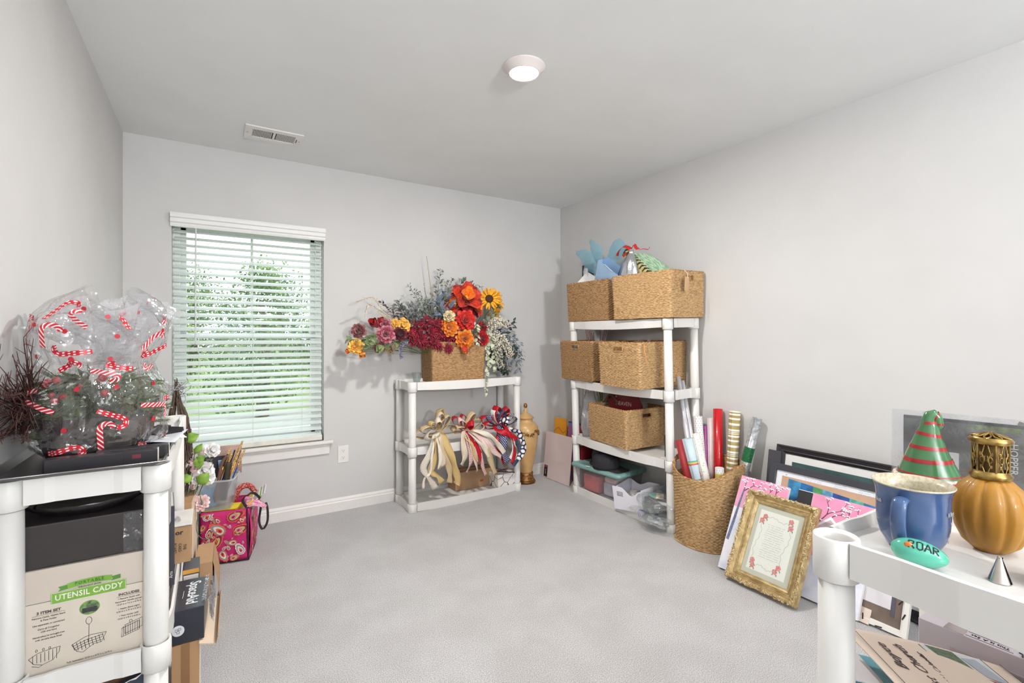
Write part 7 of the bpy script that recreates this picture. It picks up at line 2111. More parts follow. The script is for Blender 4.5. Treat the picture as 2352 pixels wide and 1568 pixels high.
def teardrop(cx_, cz, s_, ang, front=True):
    shapes = []
    for li, (k, m) in enumerate(((1.0, rr.choice([0, 1])), (0.80, rr.choice([4, 2])), (0.60, rr.choice([1, 5])), (0.38, rr.choice([0, 3])), (0.18, 4))):
        pts = []
        for i in range(26):
            t = 2*PI*i/26
            q = s_*k*(0.62+0.38*math.cos(t)**1 if math.cos(t) > 0 else 0.62)
            x = q*math.cos(t)*(1.45 if math.cos(t) > 0 else 1.0)
            y = q*math.sin(t)*(1-0.35*max(0, math.cos(t)))+0.22*s_*k*max(0, math.cos(t))**2
            sc2 = 1+0.06*math.cos(13*t)*(li == 0)
            pts.append(((x*math.cos(ang)-y*math.sin(ang))*sc2+cx_, (x*math.sin(ang)+y*math.cos(ang))*sc2+cz))
        pts = [(min(max(px, 0.006 if front else 0.004), (BWd-0.008) if front else BDp-0.004), min(max(pz, 0.006), BH-0.006)) for px, pz in pts]
        if front:
            M = Fm((0, -0.0155-0.0004*li, 0), (1, 0, 0), (0, 0, 1))
        else:
            M = Fm((BWd+0.0115+0.0004*li, 0, 0), (0, 1, 0), (0, 0, 1))
        MB().prism(pts, 0, 0.0003, M=M).obj('printed_paisley', cl3[m], bi)
rr = random.Random(77)
for (x, z, s_, a) in ((0.035, 0.262, 0.030, 0.6), (0.16, 0.250, 0.046, 0.3), (0.09, 0.235, 0.022, 2.0), (0.100, 0.180, 0.046, 2.3), (0.045, 0.165, 0.026, 1.2), (0.185, 0.175, 0.042, 0.2), (0.205, 0.225, 0.02, 2), (0.02, 0.21, 0.024, 4.0), (0.075, 0.115, 0.042, 0.8), (0.165, 0.110, 0.026, 3.0), (0.04, 0.045, 0.036, 0.3), (0.110, 0.055, 0.034, 5.0), (0.20, 0.060, 0.034, 1.9), (0.015, 0.115, 0.020, 1.0), (0.160, 0.025, 0.024, 0.2)):
    teardrop(x, z, s_, a)
for (x, z, s_, a) in ((0.04, 0.24, 0.03, 1), (0.10, 0.19, 0.034, 2), (0.05, 0.12, 0.034, 0.4), (0.12, 0.08, 0.034, 1.5), (0.04, 0.04, 0.026, 0.7), (0.17, 0.14, 0.03, 0.3), (0.18, 0.04, 0.03, 2)):
    teardrop(x, z, s_, a, False)
for _i in range(34):
    teardrop(rr.uniform(0.01, BWd-0.012), rr.uniform(0.012, BH-0.012), rr.uniform(0.007, 0.013), rr.uniform(0, 6))
# things sticking out of the bag
Mb = bi.matrix_basis.copy()
def inbag(x, y, z):
    return Mb @ Vector((x, y, z))
for i, (x, y, tl, c, lb) in enumerate(((0.155, 0.10, 38, (240, 214, 50), 'yellow folder sticking out of the paisley bag'), (0.185, 0.13, 40, (228, 226, 222), 'white magazine beside the yellow folder in the paisley bag'), (0.205, 0.15, 43, (160, 190, 90), 'green magazine leaning at the right inside the paisley bag'), (0.225, 0.17, 46, (196, 190, 214), 'lilac papers leaning at the far right inside the paisley bag'))):
    p = inbag(x-0.03, y, 0.20)
    o = T('magazine', lb, 'magazine', Fm(tuple(p), (math.cos(R(tl+8)), -0.1, math.sin(R(tl+8))), (0.15, 1, 0.05)))
    MB().box((0.085, 0.0, 0), (0.17, 0.17, 0.008), bev=0.001).obj('cover', mat('magazine_%d' % i, c, 0.4, var=0.04), o)
    MB().box((0.168, 0.0, 0), (0.006, 0.166, 0.006)).obj('page_block', mat('pages', (226, 222, 216), 0.8), o)
p = inbag(0.05, 0.06, BH-0.003)
tag(MB().box((0, 0, 0), (0.17, 0.10, 0.008), bev=0.001).obj('yellow_book', mat('book_yellow', (244, 212, 30), 0.4), M=Lm(p.x+0.045, p.y+0.01, p.z, -14)), 'bright yellow book lying flat under the clear bin on the paisley bag', 'book')
p = inbag(0.20, 0.20, BH)
o = T('fabric_scarf', 'rolled red patterned fabric at the back of the paisley bag', 'fabric', Lm(p.x-0.02, p.y+0.03, p.z, 10))
MB().tube(smooth_path([(-0.05, 0, -0.01), (-0.02, 0, 0.055), (0.03, 0, 0.06), (0.07, 0, 0.0)], 6), [0.016]*19, 10).obj('roll', pat('fabric_red_print', 'blobs', (166, 40, 44), (222, 160, 140), 8, 90, 0.55, 0.7), o)
# clear bin standing on the bag
bn_ = T('plastic_bin', 'clear plastic bin full of paintbrushes standing on the paisley bag', 'bin', Lm(0.000, 3.175, 0.2965, -12))
def rr_ring(hx, hy, z, r_=0.03, n=9):
    out = []
    for (cx_, cy_, a0) in ((hx-r_, -hy+r_, -90), (hx-r_, hy-r_, 0), (-hx+r_, hy-r_, 90), (-hx+r_, -hy+r_, 180)):
        for k in range(n):
            a = R(a0+90*k/(n-1))
            out.append((cx_+r_*math.cos(a), cy_+r_*math.sin(a), z))
    return out
def bin_shell(name, hx, hy, hh, m, parent, flare=0.015, z0=0.0, cut=None):
    b = MB()
    rings = []
    for k in range(7):
        t = k/6
        ring_ = rr_ring(hx-flare*(1-t), hy-flare*(1-t), z0+hh*t)
        if cut and k == 6:
            ring_ = [(x, y, z+cut(x, y)) for x, y, z in ring_]
        rings.append(ring_)
    n = len(rings[0])
    v = [p_ for r_ in rings for p_ in r_]
    f = [(k*n+j, k*n+(j+1) % n, (k+1)*n+(j+1) % n, (k+1)*n+j) for k in range(6) for j in range(n)]
    b.add(v, f, 0, None, True)
    b.add(rings[0], [tuple(range(n))])
    return b.obj(name, m, parent)
milky = film('milky_plastic', (240, 244, 250), 0.22, 0.15, 0.34)
bin_shell('bin_body', 0.122, 0.095, 0.160, milky, bn_)
rl = rr_ring(0.126, 0.099, 0.161)
MB().tube(rl+[rl[0]], 0.0055, 8).obj('bin_rim', film('milky_rim', (220, 228, 236), 0.3, 0.15, 0.6), bn_)
for (x, y, c, s_) in ((-0.01, 0.0, (110, 160, 190), 0.07), (0.05, 0.03, (190, 176, 160), 0.06), (-0.06, 0.02, (206, 196, 206), 0.055)):
    tag(MB().box((0, 0, 0.05), (s_, 0.06, 0.10), bev=0.01).obj('supply_pouch', mat('pouch_%d' % c[0], c, 0.5, var=0.1, vscale=30), M=Matrix.Translation((0.0+x, 3.175+y, 0.3))), {110: 'blue pouch inside the clear bin of brushes', 190: 'tan pouch inside the clear bin of brushes', 206: 'pale lilac pouch inside the clear bin of brushes'}[c[0]], 'pouch')
rr = random.Random(5)
hc = [(166, 24, 34), (30, 60, 50), (214, 160, 90), (30, 60, 130), (40, 34, 32), (200, 196, 190), (226, 110, 50)]
bris = mat('bristle_tan', (236, 204, 140), 0.8, col2=(176, 136, 80), vscale=120)
ferr = mat('ferrule_gold', (206, 170, 100), 0.25, metal=0.8)
for i in range(11):
    x, y = 0.035+0.006*i, 3.145+0.012*(i % 4)
    tp_ = Vector((0.078+0.0085*i+rr.uniform(-.004, .004), 3.13+0.012*(i % 3), 0.535+0.075*rr.random()+0.006*i))
    base = Vector((x-0.03, y, 0.34))
    ax = (tp_-base); L_ = ax.length; ax.normalize()
    o = T('paintbrush', 'paintbrush standing bristles up in the clear bin, right half of the bunch' if i > 5 else 'paintbrush standing bristles up in the clear bin, left half of the bunch', 'paintbrush', axm(base, ax), 'paintbrushes in the clear bin, '+('right' if i > 5 else 'left'))
    MB().lathe([(0.0, 0), (0.002, 0), (0.0035, L_*0.35), (0.0042, L_*0.62), (0, L_*0.62)], 10).obj('handle', mat('brush_handle_%d' % (i % 7), hc[i % 7], 0.3), o)
    MB().lathe([(0.0042, L_*0.62), (0.006, L_*0.74), (0, L_*0.74)], 10).obj('ferrule', ferr, o)
    MB().box((0, 0, L_*0.86), (0.021, 0.008, L_*0.26), bev=0.0035).obj('bristles', bris if i % 4 else mat('bristle_black', (56, 50, 44), 0.8), o)
for (pts, w__, c, lb, nm) in (([(0.02, 3.13, 0.33), (0.045, 3.115, 0.52), (0.068, 3.11, 0.575), (0.082, 3.11, 0.578)], 0.014, (122, 84, 70), 'brown curved wooden tool leaning in the clear bin', 'wooden_tool'), ([(0.06, 3.14, 0.33), (0.085, 3.12, 0.545)], 0.028, (64, 56, 44), 'dark foam brush pad in the clear bin among the brushes', 'foam_pad')):
    tag(MB().ribbon(smooth_path(pts, 6), w__, Vector((1, 0.2, 0)), 0, 2).obj(nm, mat(nm+'_colour', c, 0.5), solid=0.006), lb, 'tool')
o = T('marker_pack', 'clear pack with blue label standing among the brushes', 'pack', Fm((0.045, 3.165, 0.42), (0.95, -0.2, 0.1), (0.25, 0.0, 1)))
MB().box((0.03, 0.065, 0), (0.06, 0.13, 0.01), bev=0.002).obj('pack_body', mat('pack_pale', (210, 222, 226), 0.2, col2=(120, 170, 206), vscale=30), o)
MB().box((0.03, 0.11, 0.0056), (0.055, 0.03, 0.0006)).obj('label', mat('label_sky', (110, 170, 214), 0.4), o)
o = T('black_card', 'black card with small print standing behind the brushes', 'card', Fm((-0.035, 3.235, 0.44), (1, -0.1, 0), (0, 0.1, 1)))
MB().box((0.06, 0.06, 0), (0.12, 0.12, 0.004)).obj('card', mat('card_black', (52, 50, 58), 0.4, var=0.05), o)
squig(o, 4, 0.012, 0.045, 0.105, 0.008, lw_, 0.0024, seed=4, w=0.0012)
o = T('patterned_paper', 'red and black speckled paper standing below the window sill', 'paper', Fm((0.02, 3.29, 0.44), (1, -0.12, 0), (0.0, 0.06, 1)))
MB().sheet(lambda u, v: (0.135*u, 0.165*v, 0), 2, 2, su=10, sv=12).obj('sheet', pat('speckle_red', 'dots', (226, 196, 186), (120, 50, 50), 2.2, 2.2, 0.36, 0.5), o, solid=0.002)
o = T('white_board', 'plain grey white card standing left of the black card', 'card', Fm((-0.075, 3.26, 0.44), (1, -0.12, 0), (0.0, 0.06, 1)))
MB().box((0.05, 0.075, 0), (0.1, 0.15, 0.003)).obj('card', mat('card_pale_grey', (206, 206, 208), 0.5), o)
# bucket for the silk roses
o = T('box_stand', 'dark blue tin between the kraft boxes holding the silk roses', 'tin', Lm(-0.115, 2.80, 0.0))
MB().lathe([(0, 0), (0.05, 0), (0.052, 0.30), (0.05, 0.305), (0.047, 0.30), (0.045, 0.02), (0, 0.02)], 28).obj('tin_body', mat('tin_navy', (40, 44, 70), 0.4), o)
MB().lathe([(0.0535, 0.288), (0.0545, 0.294), (0.0535, 0.30)], 28).obj('tin_rim', steel, o)
pinks = [mat('petal_blush', (250, 228, 226), 0.6, col2=(242, 188, 188), vscale=40, sub=0.5), mat('petal_blush_light', (252, 240, 236), 0.6, col2=(246, 214, 212), vscale=40, sub=0.5)]
pale = [mat('petal_white_silk', (252, 250, 248), 0.6, col2=(244, 236, 232), vscale=40, sub=0.5)]*2
root = (-0.115, 2.80, 0.28)
lf = mat('leaf_lime', (150, 182, 74), 0.55, col2=(104, 150, 58), vscale=20)
def silk(u_x, y, z, r, kind, lb, sd, d=(0, -1, 0.3), mm=None):
    flower('silk_rose', lb, kind, (u_x, y, z), d, r, mm or pinks, root, sd, leaves=0)
silk(-0.082, 2.62, 0.716, 0.0192, 'tulip', 'pink silk rosebud at the top left of the silk roses', 200, (0,-.6,.8), pinks)
silk(-0.04, 2.62, 0.715, 0.0164, 'tulip', 'pink silk rosebud just right of the top left one', 201, (.2,-.5,.8), pinks)
silk(0.002, 2.64, 0.717, 0.0284, 'rose', 'open white silk rose at the upper right of the silk roses', 202, (.4,-1,.3), pale)
silk(-0.078, 2.6, 0.679, 0.0176, 'tulip', 'pink silk rosebud second from the top at the left', 203, (-.3,-.6,.7), pinks)
silk(-0.094, 2.6, 0.671, 0.0146, 'tulip', 'pink silk rosebud half hidden by the shelf post', 204, (-.4,-.6,.6), pinks)
silk(-0.065, 2.6, 0.642, 0.0191, 'tulip', 'plump pink silk rosebud in the middle of the silk roses', 205, (0,-.6,.8), pinks)
silk(-0.029, 2.64, 0.629, 0.0322, 'rose', 'white silk rose behind the plump pink bud', 206, (.3,-1,.3), pale)
silk(-0.055, 2.62, 0.602, 0.0278, 'rose', 'white silk rose just below the plump pink bud', 207, (.1,-1,.1), pale)
silk(-0.068, 2.6, 0.57, 0.0176, 'tulip', 'pink silk rosebud drooping low at the left', 208, (-.2,-.7,.5), pinks)
silk(-0.012, 2.64, 0.59, 0.0262, 'rose', 'white silk rose at the right above the bin rim', 209, (.4,-1,.1), pale)
silk(-0.04, 2.6, 0.492, 0.0336, 'peony', 'open pale pink silk rose hanging lowest over the clear bin', 210, (0,-.9,.5), pinks)
o = T('silk_leaf', 'large lime leaf at the top of the silk roses', 'artificial foliage', Lm(*(-0.098, 2.59, 0.783)))
lb_ = MB(); leaf_geo(lb_, Fm((0, 0, 0), Vector((0.04, -0.01, 0.02)).cross(Vector((0, -1, 0.3))), (0.04, -0.01, 0.02)), 0.057, 0.055, fold=0.15)
lb_.obj('leaf_blade', lf, o, solid=0.0008)
MB().tube(smooth_path([(0, 0, 0), tuple((Vector(root)-Vector((-0.098, 2.59, 0.783)))*0.5+Vector((0, -0.01, 0))), tuple(Vector(root)-Vector((-0.098, 2.59, 0.783)))], 4), 0.0016, 5).obj('stem', stem_m, o)
o = T('silk_leaf', 'small upright lime leaf between the top buds', 'artificial foliage', Lm(*(-0.063, 2.59, 0.72)))
lb_ = MB(); leaf_geo(lb_, Fm((0, 0, 0), Vector((0.022, -0.01, 0.035)).cross(Vector((0, -1, 0.3))), (0.022, -0.01, 0.035)), 0.053, 0.035, fold=0.15)
lb_.obj('leaf_blade', lf, o, solid=0.0008)
MB().tube(smooth_path([(0, 0, 0), tuple((Vector(root)-Vector((-0.063, 2.59, 0.72)))*0.5+Vector((0, -0.01, 0))), tuple(Vector(root)-Vector((-0.063, 2.59, 0.72)))], 4), 0.0016, 5).obj('stem', stem_m, o)
o = T('silk_leaf', 'lime leaf spray right of the middle buds', 'artificial foliage', Lm(*(-0.058, 2.59, 0.684)))
lb_ = MB(); leaf_geo(lb_, Fm((0, 0, 0), Vector((0.02, -0.01, 0.015)).cross(Vector((0, -1, 0.3))), (0.02, -0.01, 0.015)), 0.045, 0.04, fold=0.15)
lb_.obj('leaf_blade', lf, o, solid=0.0008)
MB().tube(smooth_path([(0, 0, 0), tuple((Vector(root)-Vector((-0.058, 2.59, 0.684)))*0.5+Vector((0, -0.01, 0))), tuple(Vector(root)-Vector((-0.058, 2.59, 0.684)))], 4), 0.0016, 5).obj('stem', stem_m, o)
o = T('silk_leaf', 'broad lime leaf low at the left by the shelf post', 'artificial foliage', Lm(*(-0.074, 2.59, 0.624)))
lb_ = MB(); leaf_geo(lb_, Fm((0, 0, 0), Vector((-0.026, -0.01, -0.013)).cross(Vector((0, -1, 0.3))), (-0.026, -0.01, -0.013)), 0.045, 0.05, fold=0.15)
lb_.obj('leaf_blade', lf, o, solid=0.0008)
MB().tube(smooth_path([(0, 0, 0), tuple((Vector(root)-Vector((-0.074, 2.59, 0.624)))*0.5+Vector((0, -0.01, 0))), tuple(Vector(root)-Vector((-0.074, 2.59, 0.624)))], 4), 0.0016, 5).obj('stem', stem_m, o)
o = T('silk_leaf', 'broad lime leaf above the clear bin rim', 'artificial foliage', Lm(*(-0.05, 2.59, 0.581)))
lb_ = MB(); leaf_geo(lb_, Fm((0, 0, 0), Vector((0.032, -0.01, 0.037)).cross(Vector((0, -1, 0.3))), (0.032, -0.01, 0.037)), 0.062, 0.06, fold=0.15)
lb_.obj('leaf_blade', lf, o, solid=0.0008)
MB().tube(smooth_path([(0, 0, 0), tuple((Vector(root)-Vector((-0.05, 2.59, 0.581)))*0.5+Vector((0, -0.01, 0))), tuple(Vector(root)-Vector((-0.05, 2.59, 0.581)))], 4), 0.0016, 5).obj('stem', stem_m, o)
o = T('silk_leaf', 'narrow lime leaf hanging between the buds', 'artificial foliage', Lm(*(-0.05, 2.59, 0.706)))
lb_ = MB(); leaf_geo(lb_, Fm((0, 0, 0), Vector((0.005, -0.01, -0.045)).cross(Vector((0, -1, 0.3))), (0.005, -0.01, -0.045)), 0.058, 0.045, fold=0.15)
lb_.obj('leaf_blade', lf, o, solid=0.0008)
MB().tube(smooth_path([(0, 0, 0), tuple((Vector(root)-Vector((-0.05, 2.59, 0.706)))*0.5+Vector((0, -0.01, 0))), tuple(Vector(root)-Vector((-0.05, 2.59, 0.706)))], 4), 0.0016, 5).obj('stem', stem_m, o)
tag(MB().tube(smooth_path([(-0.046, 2.59, 0.545), (-0.035, 2.585, 0.485), (-0.05, 2.58, 0.441), (-0.056, 2.57, 0.387), (-0.038, 2.57, 0.344), (-0.008, 2.57, 0.335), (0.005, 2.57, 0.368)], 6), 0.0016, 5).obj('flower_stem', stem_m), 'long curled green stem hanging from the lowest silk rose', 'artificial foliage')
tag(MB().tube(smooth_path([(-0.025, 2.62, 0.713), (-0.002, 2.62, 0.68), (0.005, 2.62, 0.659), (-0.008, 2.62, 0.634), (-0.039, 2.62, 0.611)], 6), 0.0013, 5).obj('flower_stem', stem_m), 'thin arching stem looping right of the upper silk roses', 'artificial foliage')
# ============================================================ gift wrap in the top baskets
def gbag(label, M, w, h, d, m, tissue=None, name='gift_bag', extra=None):
    """paper bag, local x width, y height, z depth towards viewer, origin bottom centre"""
    t = T(name, label, 'gift bag', M)
    b = MB()
    P = lambda x, y, z: (x, y, z)
    v = [(-w/2, 0, 0), (w/2, 0, 0), (w/2, h, 0), (-w/2, h, 0), (-w/2, 0, d), (w/2, 0, d), (w/2, h, d*0.85), (-w/2, h, d*0.85), (w/2-0.006, h*0.5, d/2), (-w/2+0.006, h*0.5, d/2), (w/2-0.012, h, d/2), (-w/2+0.012, h, d/2)]
    b.add(v, [(0, 3, 2, 1), (4, 5, 6, 7), (0, 1, 5, 4), (1, 8, 5), (1, 2, 10, 8), (5, 8, 10, 6), (0, 4, 9), (0, 9, 11, 3), (4, 7, 11, 9)])
    b.obj('bag_body', m, t, solid=0.001)
    return t
blue_p = mat('bag_sky_blue', (168, 200, 232), 0.45, var=0.03)
xd = Vector((0.10, -0.82, -0.58)); yd = Vector((-0.22, 0.52, 0.76))
g = gbag('pale blue gift bag tilting out of the left top basket', Fm((2.60, 2.70, 1.60), xd, yd), 0.235, 0.235, 0.10, blue_p)
MB().tube(smooth_path([(-0.05, 0.235, 0.09), (-0.02, 0.255, 0.10), (0.02, 0.25, 0.10), (0.05, 0.235, 0.09)], 4), 0.0015, 5).obj('cord_handle', mat('cord_white', (236, 236, 240), 0.6), g)
tis = film('tissue_aqua', (214, 238, 248), 0.05, 0.5, 0.60, dcol=(170, 226, 246))
def tissue(label, pts, wd, bend, seed):
    rr = random.Random(seed)
    P = smooth_path(pts, 5)
    n = len(P)
    ws = [wd*(0.15+0.95*math.sin(PI*min(1, 0.10+0.88*i/(n-1)))**1.3)*rr.uniform(0.92, 1.08) for i in range(n)]
    t = MB().ribbon(P, ws, Vector(bend), 0, 6, cup=0.35)
    t.v = [(x+rr.uniform(-.004, .004), y+rr.uniform(-.004, .004), z+rr.uniform(-.004, .004)) for x, y, z in t.v]
    tag(t.obj('tissue_paper', tis), label, 'tissue paper')
tissue('aqua tissue paper spreading left from the pale blue gift bag', [(2.57, 2.86, 1.76), (2.575, 2.94, 1.83), (2.58, 3.02, 1.90), (2.58, 3.12, 1.945)], 0.13, (0.1, 0.55, -0.8), 1)
tissue('aqua tissue paper standing up highest above the pale blue gift bag', [(2.60, 2.83, 1.80), (2.59, 2.87, 1.89), (2.585, 2.90, 1.95), (2.58, 2.945, 2.02)], 0.115, (0.0, 0.9, 0.4), 2)
tissue('rounded aqua tissue paper right of the highest sheet', [(2.64, 2.80, 1.76), (2.64, 2.75, 1.86), (2.63, 2.69, 1.91), (2.62, 2.62, 1.90), (2.62, 2.58, 1.84)], 0.14, (0.0, 0.5, 0.9), 3)
o = T('white_box', 'white box leaning in the left top basket below the pale blue bag', 'box', Fm((2.505, 2.985, 1.675), (0.3, -0.75, -0.50), (0.1, 0.45, 0.80)))
MB().box((0.05, 0.05, -0.03), (0.135, 0.12, 0.06), bev=0.001).obj('box_body', mat('box_white2', (236, 234, 232), 0.4, var=0.01), o)
MB().box((0.05, 0.1115, -0.03), (0.137, 0.003, 0.062)).obj('lid_edge', mat('box_lid_grey', (206, 202, 200), 0.5), o)  # lid edge in a plain pale grey
o = T('book', 'dark navy book with red print standing at the left end of the top basket', 'book', Fm((2.63, 3.085, 1.53), (0.0, 1, 0.0), (0.0, 0.04, 1)))
MB().box((-0.055, 0.155, 0), (0.13, 0.30, 0.014), bev=0.001).obj('cover', mat('book_navy', (40, 38, 66), 0.4, var=0.05), o)
MB().box((-0.08, 0.285, -0.0075), (0.05, 0.03, 0.001)).obj('red_print', mat('print_dark_red', (110, 36, 44), 0.5), o)
for i in range(3):
    tag(MB().ribbon([(2.585-0.012*i, 2.99-0.012*i, 1.60), (2.585-0.012*i, 3.0-0.012*i, 1.70), (2.58-0.012*i, 2.995-0.010*i, 1.80-0.012*i)], 0.05, Vector((0, 1, 0)), 0, 2).obj('magazine', mat('paper_white_loose', (222, 222, 224), 0.5), solid=0.004), ['white booklet nearest the navy book in the left top basket', 'white booklet in the middle beside the navy book in the left top basket', 'white booklet in front beside the navy book in the left top basket'][i], 'magazine')
foil = mat('foil_silver', (214, 214, 218), 0.16, metal=0.9, vscale=8, bump=0.5, bscale=14, bdist=0.01)
o = T('foil_bag', 'crumpled silver foil bag gathered to a point at the left of the big top basket', 'bag', Lm(2.495, 2.452, 1.62))
MB().lathe([(0.055, 0.0), (0.066, 0.06), (0.052, 0.13), (0.030, 0.19), (0.010, 0.215), (0.016, 0.235), (0.004, 0.236)], 26, fr=lambda a, r, z: r*(1+0.13*math.cos(5*a+z*20)+0.06*math.cos(9*a)), M=Matrix.Rotation(R(9), 4, 'X') @ Matrix.Diagonal((0.7, 1.2, 1, 1))).obj('bag_body', foil, o)
MB().lathe([(0.013, 0.211), (0.015, 0.216), (0.013, 0.221)], 16, M=Matrix.Rotation(R(9), 4, 'X')).obj('tie', mat('cord_white', (236, 236, 240), 0.6), o)
o = T('ribbon_bow', 'bright red ribbon looping over the green and silver bags in the big top basket', 'ribbon bow', Lm(2.535, 2.55, 1.868))
rs = mat('ribbon_red_satin', (214, 34, 30), 0.35, var=0.05)
MB().ribbon(smooth_path([(0.0, 0.045, -0.03), (0, 0.03, 0.0), (0, -0.01, 0.028), (0, -0.05, 0.022), (0, -0.085, 0.0)], 5), 0.032, Vector((0.7, 0, 0.5)), 0, 2).obj('loop', rs, o, solid=0.001)
MB().ribbon(smooth_path([(0.01, -0.085, 0.0), (0.01, -0.11, 0.028), (0.01, -0.13, 0.005), (0.01, -0.15, -0.010)], 5), 0.03, Vector((0.7, 0.2, 0.5)), 0, 2).obj('loop', rs, o, solid=0.001)
MB().ribbon(smooth_path([(0.02, -0.15, -0.012), (0.02, -0.19, -0.012), (0.03, -0.225, -0.02), (0.03, -0.235, -0.005)], 5), 0.009, Vector((0.7, 0.2, 0.5)), 0, 2).obj('tail', rs, o, solid=0.001)
gm = mat('bag_sage_green', (168, 194, 164), 0.5, col2=(122, 158, 126), vscale=26, stretch=(1, 1, 5), lo=0.42, hi=0.55)
o = T('gift_bag', 'sage green patterned gift bag leaning right in the big top basket', 'gift bag', Fm((2.60, 2.475, 1.805), (0.05, -0.72, -0.46), (0.25, 0.30, -0.55)))
_f = [(2.555, 2.50, 1.85), (2.615, 2.36, 1.827), (2.665, 2.20, 1.695), (2.575, 2.29, 1.655)]
_i = o.matrix_basis.inverted()
_v = [tuple(_i @ Vector(q)) for q in _f]+[tuple(_i @ (Vector(q)+Vector((0.03, 0.004, -0.006)))) for q in _f]
MB().add(_v, [(3, 2, 1, 0), (4, 5, 6, 7), (0, 1, 5, 4), (1, 2, 6, 5), (2, 3, 7, 6), (3, 0, 4, 7)]).obj('bag_body', gm, o)
o = T('gift_bag', 'striped red, gold and green gift bag beside the sage green one', 'gift bag', Fm((2.55, 2.525, 1.845), (0.05, -0.66, -0.60), (0.9, 0.1, 0.0)))
b = MB()
b.sheet(lambda u, v: (0.30*u, -0.03+0.06*v, 0.02+0.016*math.sin(PI*v)), 20, 4, su=9, sv=1)
b.box((0.15, 0, 0.0), (0.30, 0.055, 0.036))
b.obj('bag_body', pat('xmas_stripes', 'stripes_u', (206, 186, 130), (170, 58, 40), 1, 1, 0.62, 0.5), o)
b = MB()
for i in range(9):
    b.box((0.032*i+0.004, 0, 0.021), (0.007, 0.066, 0.034))
b.obj('green_stripe', mat('stripe_dark_green', (36, 66, 44), 0.5), o)
# ---- second shelf down: flag strips, purple garland, straw loop
o = T('ribbon_strips', 'red and white striped ribbon strips hanging behind the left basket on the second shelf', 'ribbon', Lm(2.70, 3.04, 1.20))
rws = pat('flag_stripes', 'stripes_u', (236, 230, 228), (150, 34, 50), 3, 1, 0.5, 0.6)
for i, (y, sl) in enumerate(((0.07, 0.02), (0.03, 0.02), (-0.01, -0.03), (-0.07, 0.01), (-0.13, -0.02))):
    MB().ribbon([(0.0, y+sl, 0.115), (0.002*i, y, 0.05), (0.0, y-sl*0.5, -0.02)], 0.034, Vector((0, 1, 0)), 0, 3).obj('strip', rws, o, solid=0.0008)
o = T('tinsel', 'purple tinsel with a white sparkle inside the right basket on the second shelf', 'tinsel', Lm(2.60, 2.37, 1.185))
rr = random.Random(12)
tb_ = MB()
for i in range(150):
    p = Vector((rr.uniform(-.10, .08), rr.uniform(-.13, .13), rr.uniform(-.04, .012)))
    d = Vector((rr.gauss(0, 1), rr.gauss(0, 1), rr.gauss(0, 1))).normalized()*0.018
    tb_.ribbon([p-d, p+d], 0.003, d.orthogonal(), 0, 1)
tag(tb_.obj('tinsel_strands', mat('tinsel_purple', (92, 44, 116), 0.2, metal=0.6), o), kind='stuff')
st = MB()
for k in range(5):
    a = k*PI/5
    st.box((0, 0, 0), (0.002, 0.036, 0.004), M=Lm(-0.02, -0.035, 0.024, 0, math.degrees(a)))
st.obj('sparkle_star', mat('star_silver', (250, 246, 252), 0.2, metal=0.3), o)
o = T('straw_loop', 'loose orange straw strand hooked over the corner of the right second shelf basket', 'straw strand', Lm(2.348, 2.165, 1.18))
MB().tube(smooth_path([(0.05, 0.02, 0.025), (0.01, 0.0, 0.018), (-0.012, -0.012, -0.01), (-0.008, -0.022, -0.06), (-0.006, -0.030, -0.105)], 6), 0.0024, 6).obj('strand', mat('straw_orange', (214, 146, 78), 0.7), o)
o = T('paper_roll_small', 'orange and peach crumpled paper behind the handle hole of the right second shelf basket', 'paper', Lm(2.405, 2.375, 1.135))
MB().ball((0, 0, 0), 0.028, 9, sc=(0.5, 1.5, 0.9), jit=0.2, seed=3).obj('crumple', mat('paper_orange', (206, 110, 70), 0.7, col2=(230, 196, 176), vscale=40), o)
# ---- third shelf: stems, bag, red sign
o = T('floral_wire', 'bunch of bare green floral stems sticking up at the left of the sign basket', 'stems', Lm(2.585, 2.795, 0.70))
for i, (dx, dy, dz) in enumerate(((0, 0.085, 0.135), (0.01, 0.065, 0.16), (0.0, 0.050, 0.13), (0.02, 0.035, 0.15), (0, 0.02, 0.12), (-0.01, 0.105, 0.12))):
    MB().tube([(0, 0.01*i-0.02, -0.15), (dx, dy, dz)], 0.0028, 6).obj('stem', stem_m, o)
o = T('sign', 'dark red wooden sign lettered HEAVEN standing in the third shelf basket', 'sign', Fm((2.60, 2.74, 0.645), (0.0, -1, 0.02), (0.05, 0.08, 1)))
sgn = mat('sign_oxblood', (128, 28, 38), 0.5, var=0.08)
MB().prism([(0, 0), (0.33, 0), (0.33, 0.10), (0.285, 0.165), (0.03, 0.175), (0.0, 0.15)], 0, 0.014).obj('board', sgn, o)
text('HEAVEN', 0.042, mat('letter_sign', (214, 186, 180), 0.6), o, Lm(0.155, 0.098, 0.0146))
text('in', 0.026, mat('letter_sign', (214, 186, 180), 0.6), o, Lm(0.075, 0.148, 0.0146), shear=0.3)
MB().tube(smooth_path([(0.11, 0.172, 0.007), (0.12, 0.20, 0.007), (0.13, 0.172, 0.007)], 4), 0.0012, 5).obj('hanger_wire', steel, o)
MB().tube(smooth_path([(-0.03, 0.10, 0.02), (0.02, 0.155, 0.022), (0.06, 0.135, 0.02), (0.10, 0.10, 0.02)], 5), [0.012]*16, 8).obj('green_garland', mat('garland_green', (72, 92, 60), 0.8, col2=(150, 50, 50), vscale=50, lo=0.45, hi=0.5), o)
o = T('plastic_bag', 'white plastic bag of stuffing left of the basket on the third shelf', 'bag', onT(2.625, 2.955, 0.462))
pbm = film('bag_milky', (240, 240, 244), 0.25, 0.2, 0.42)
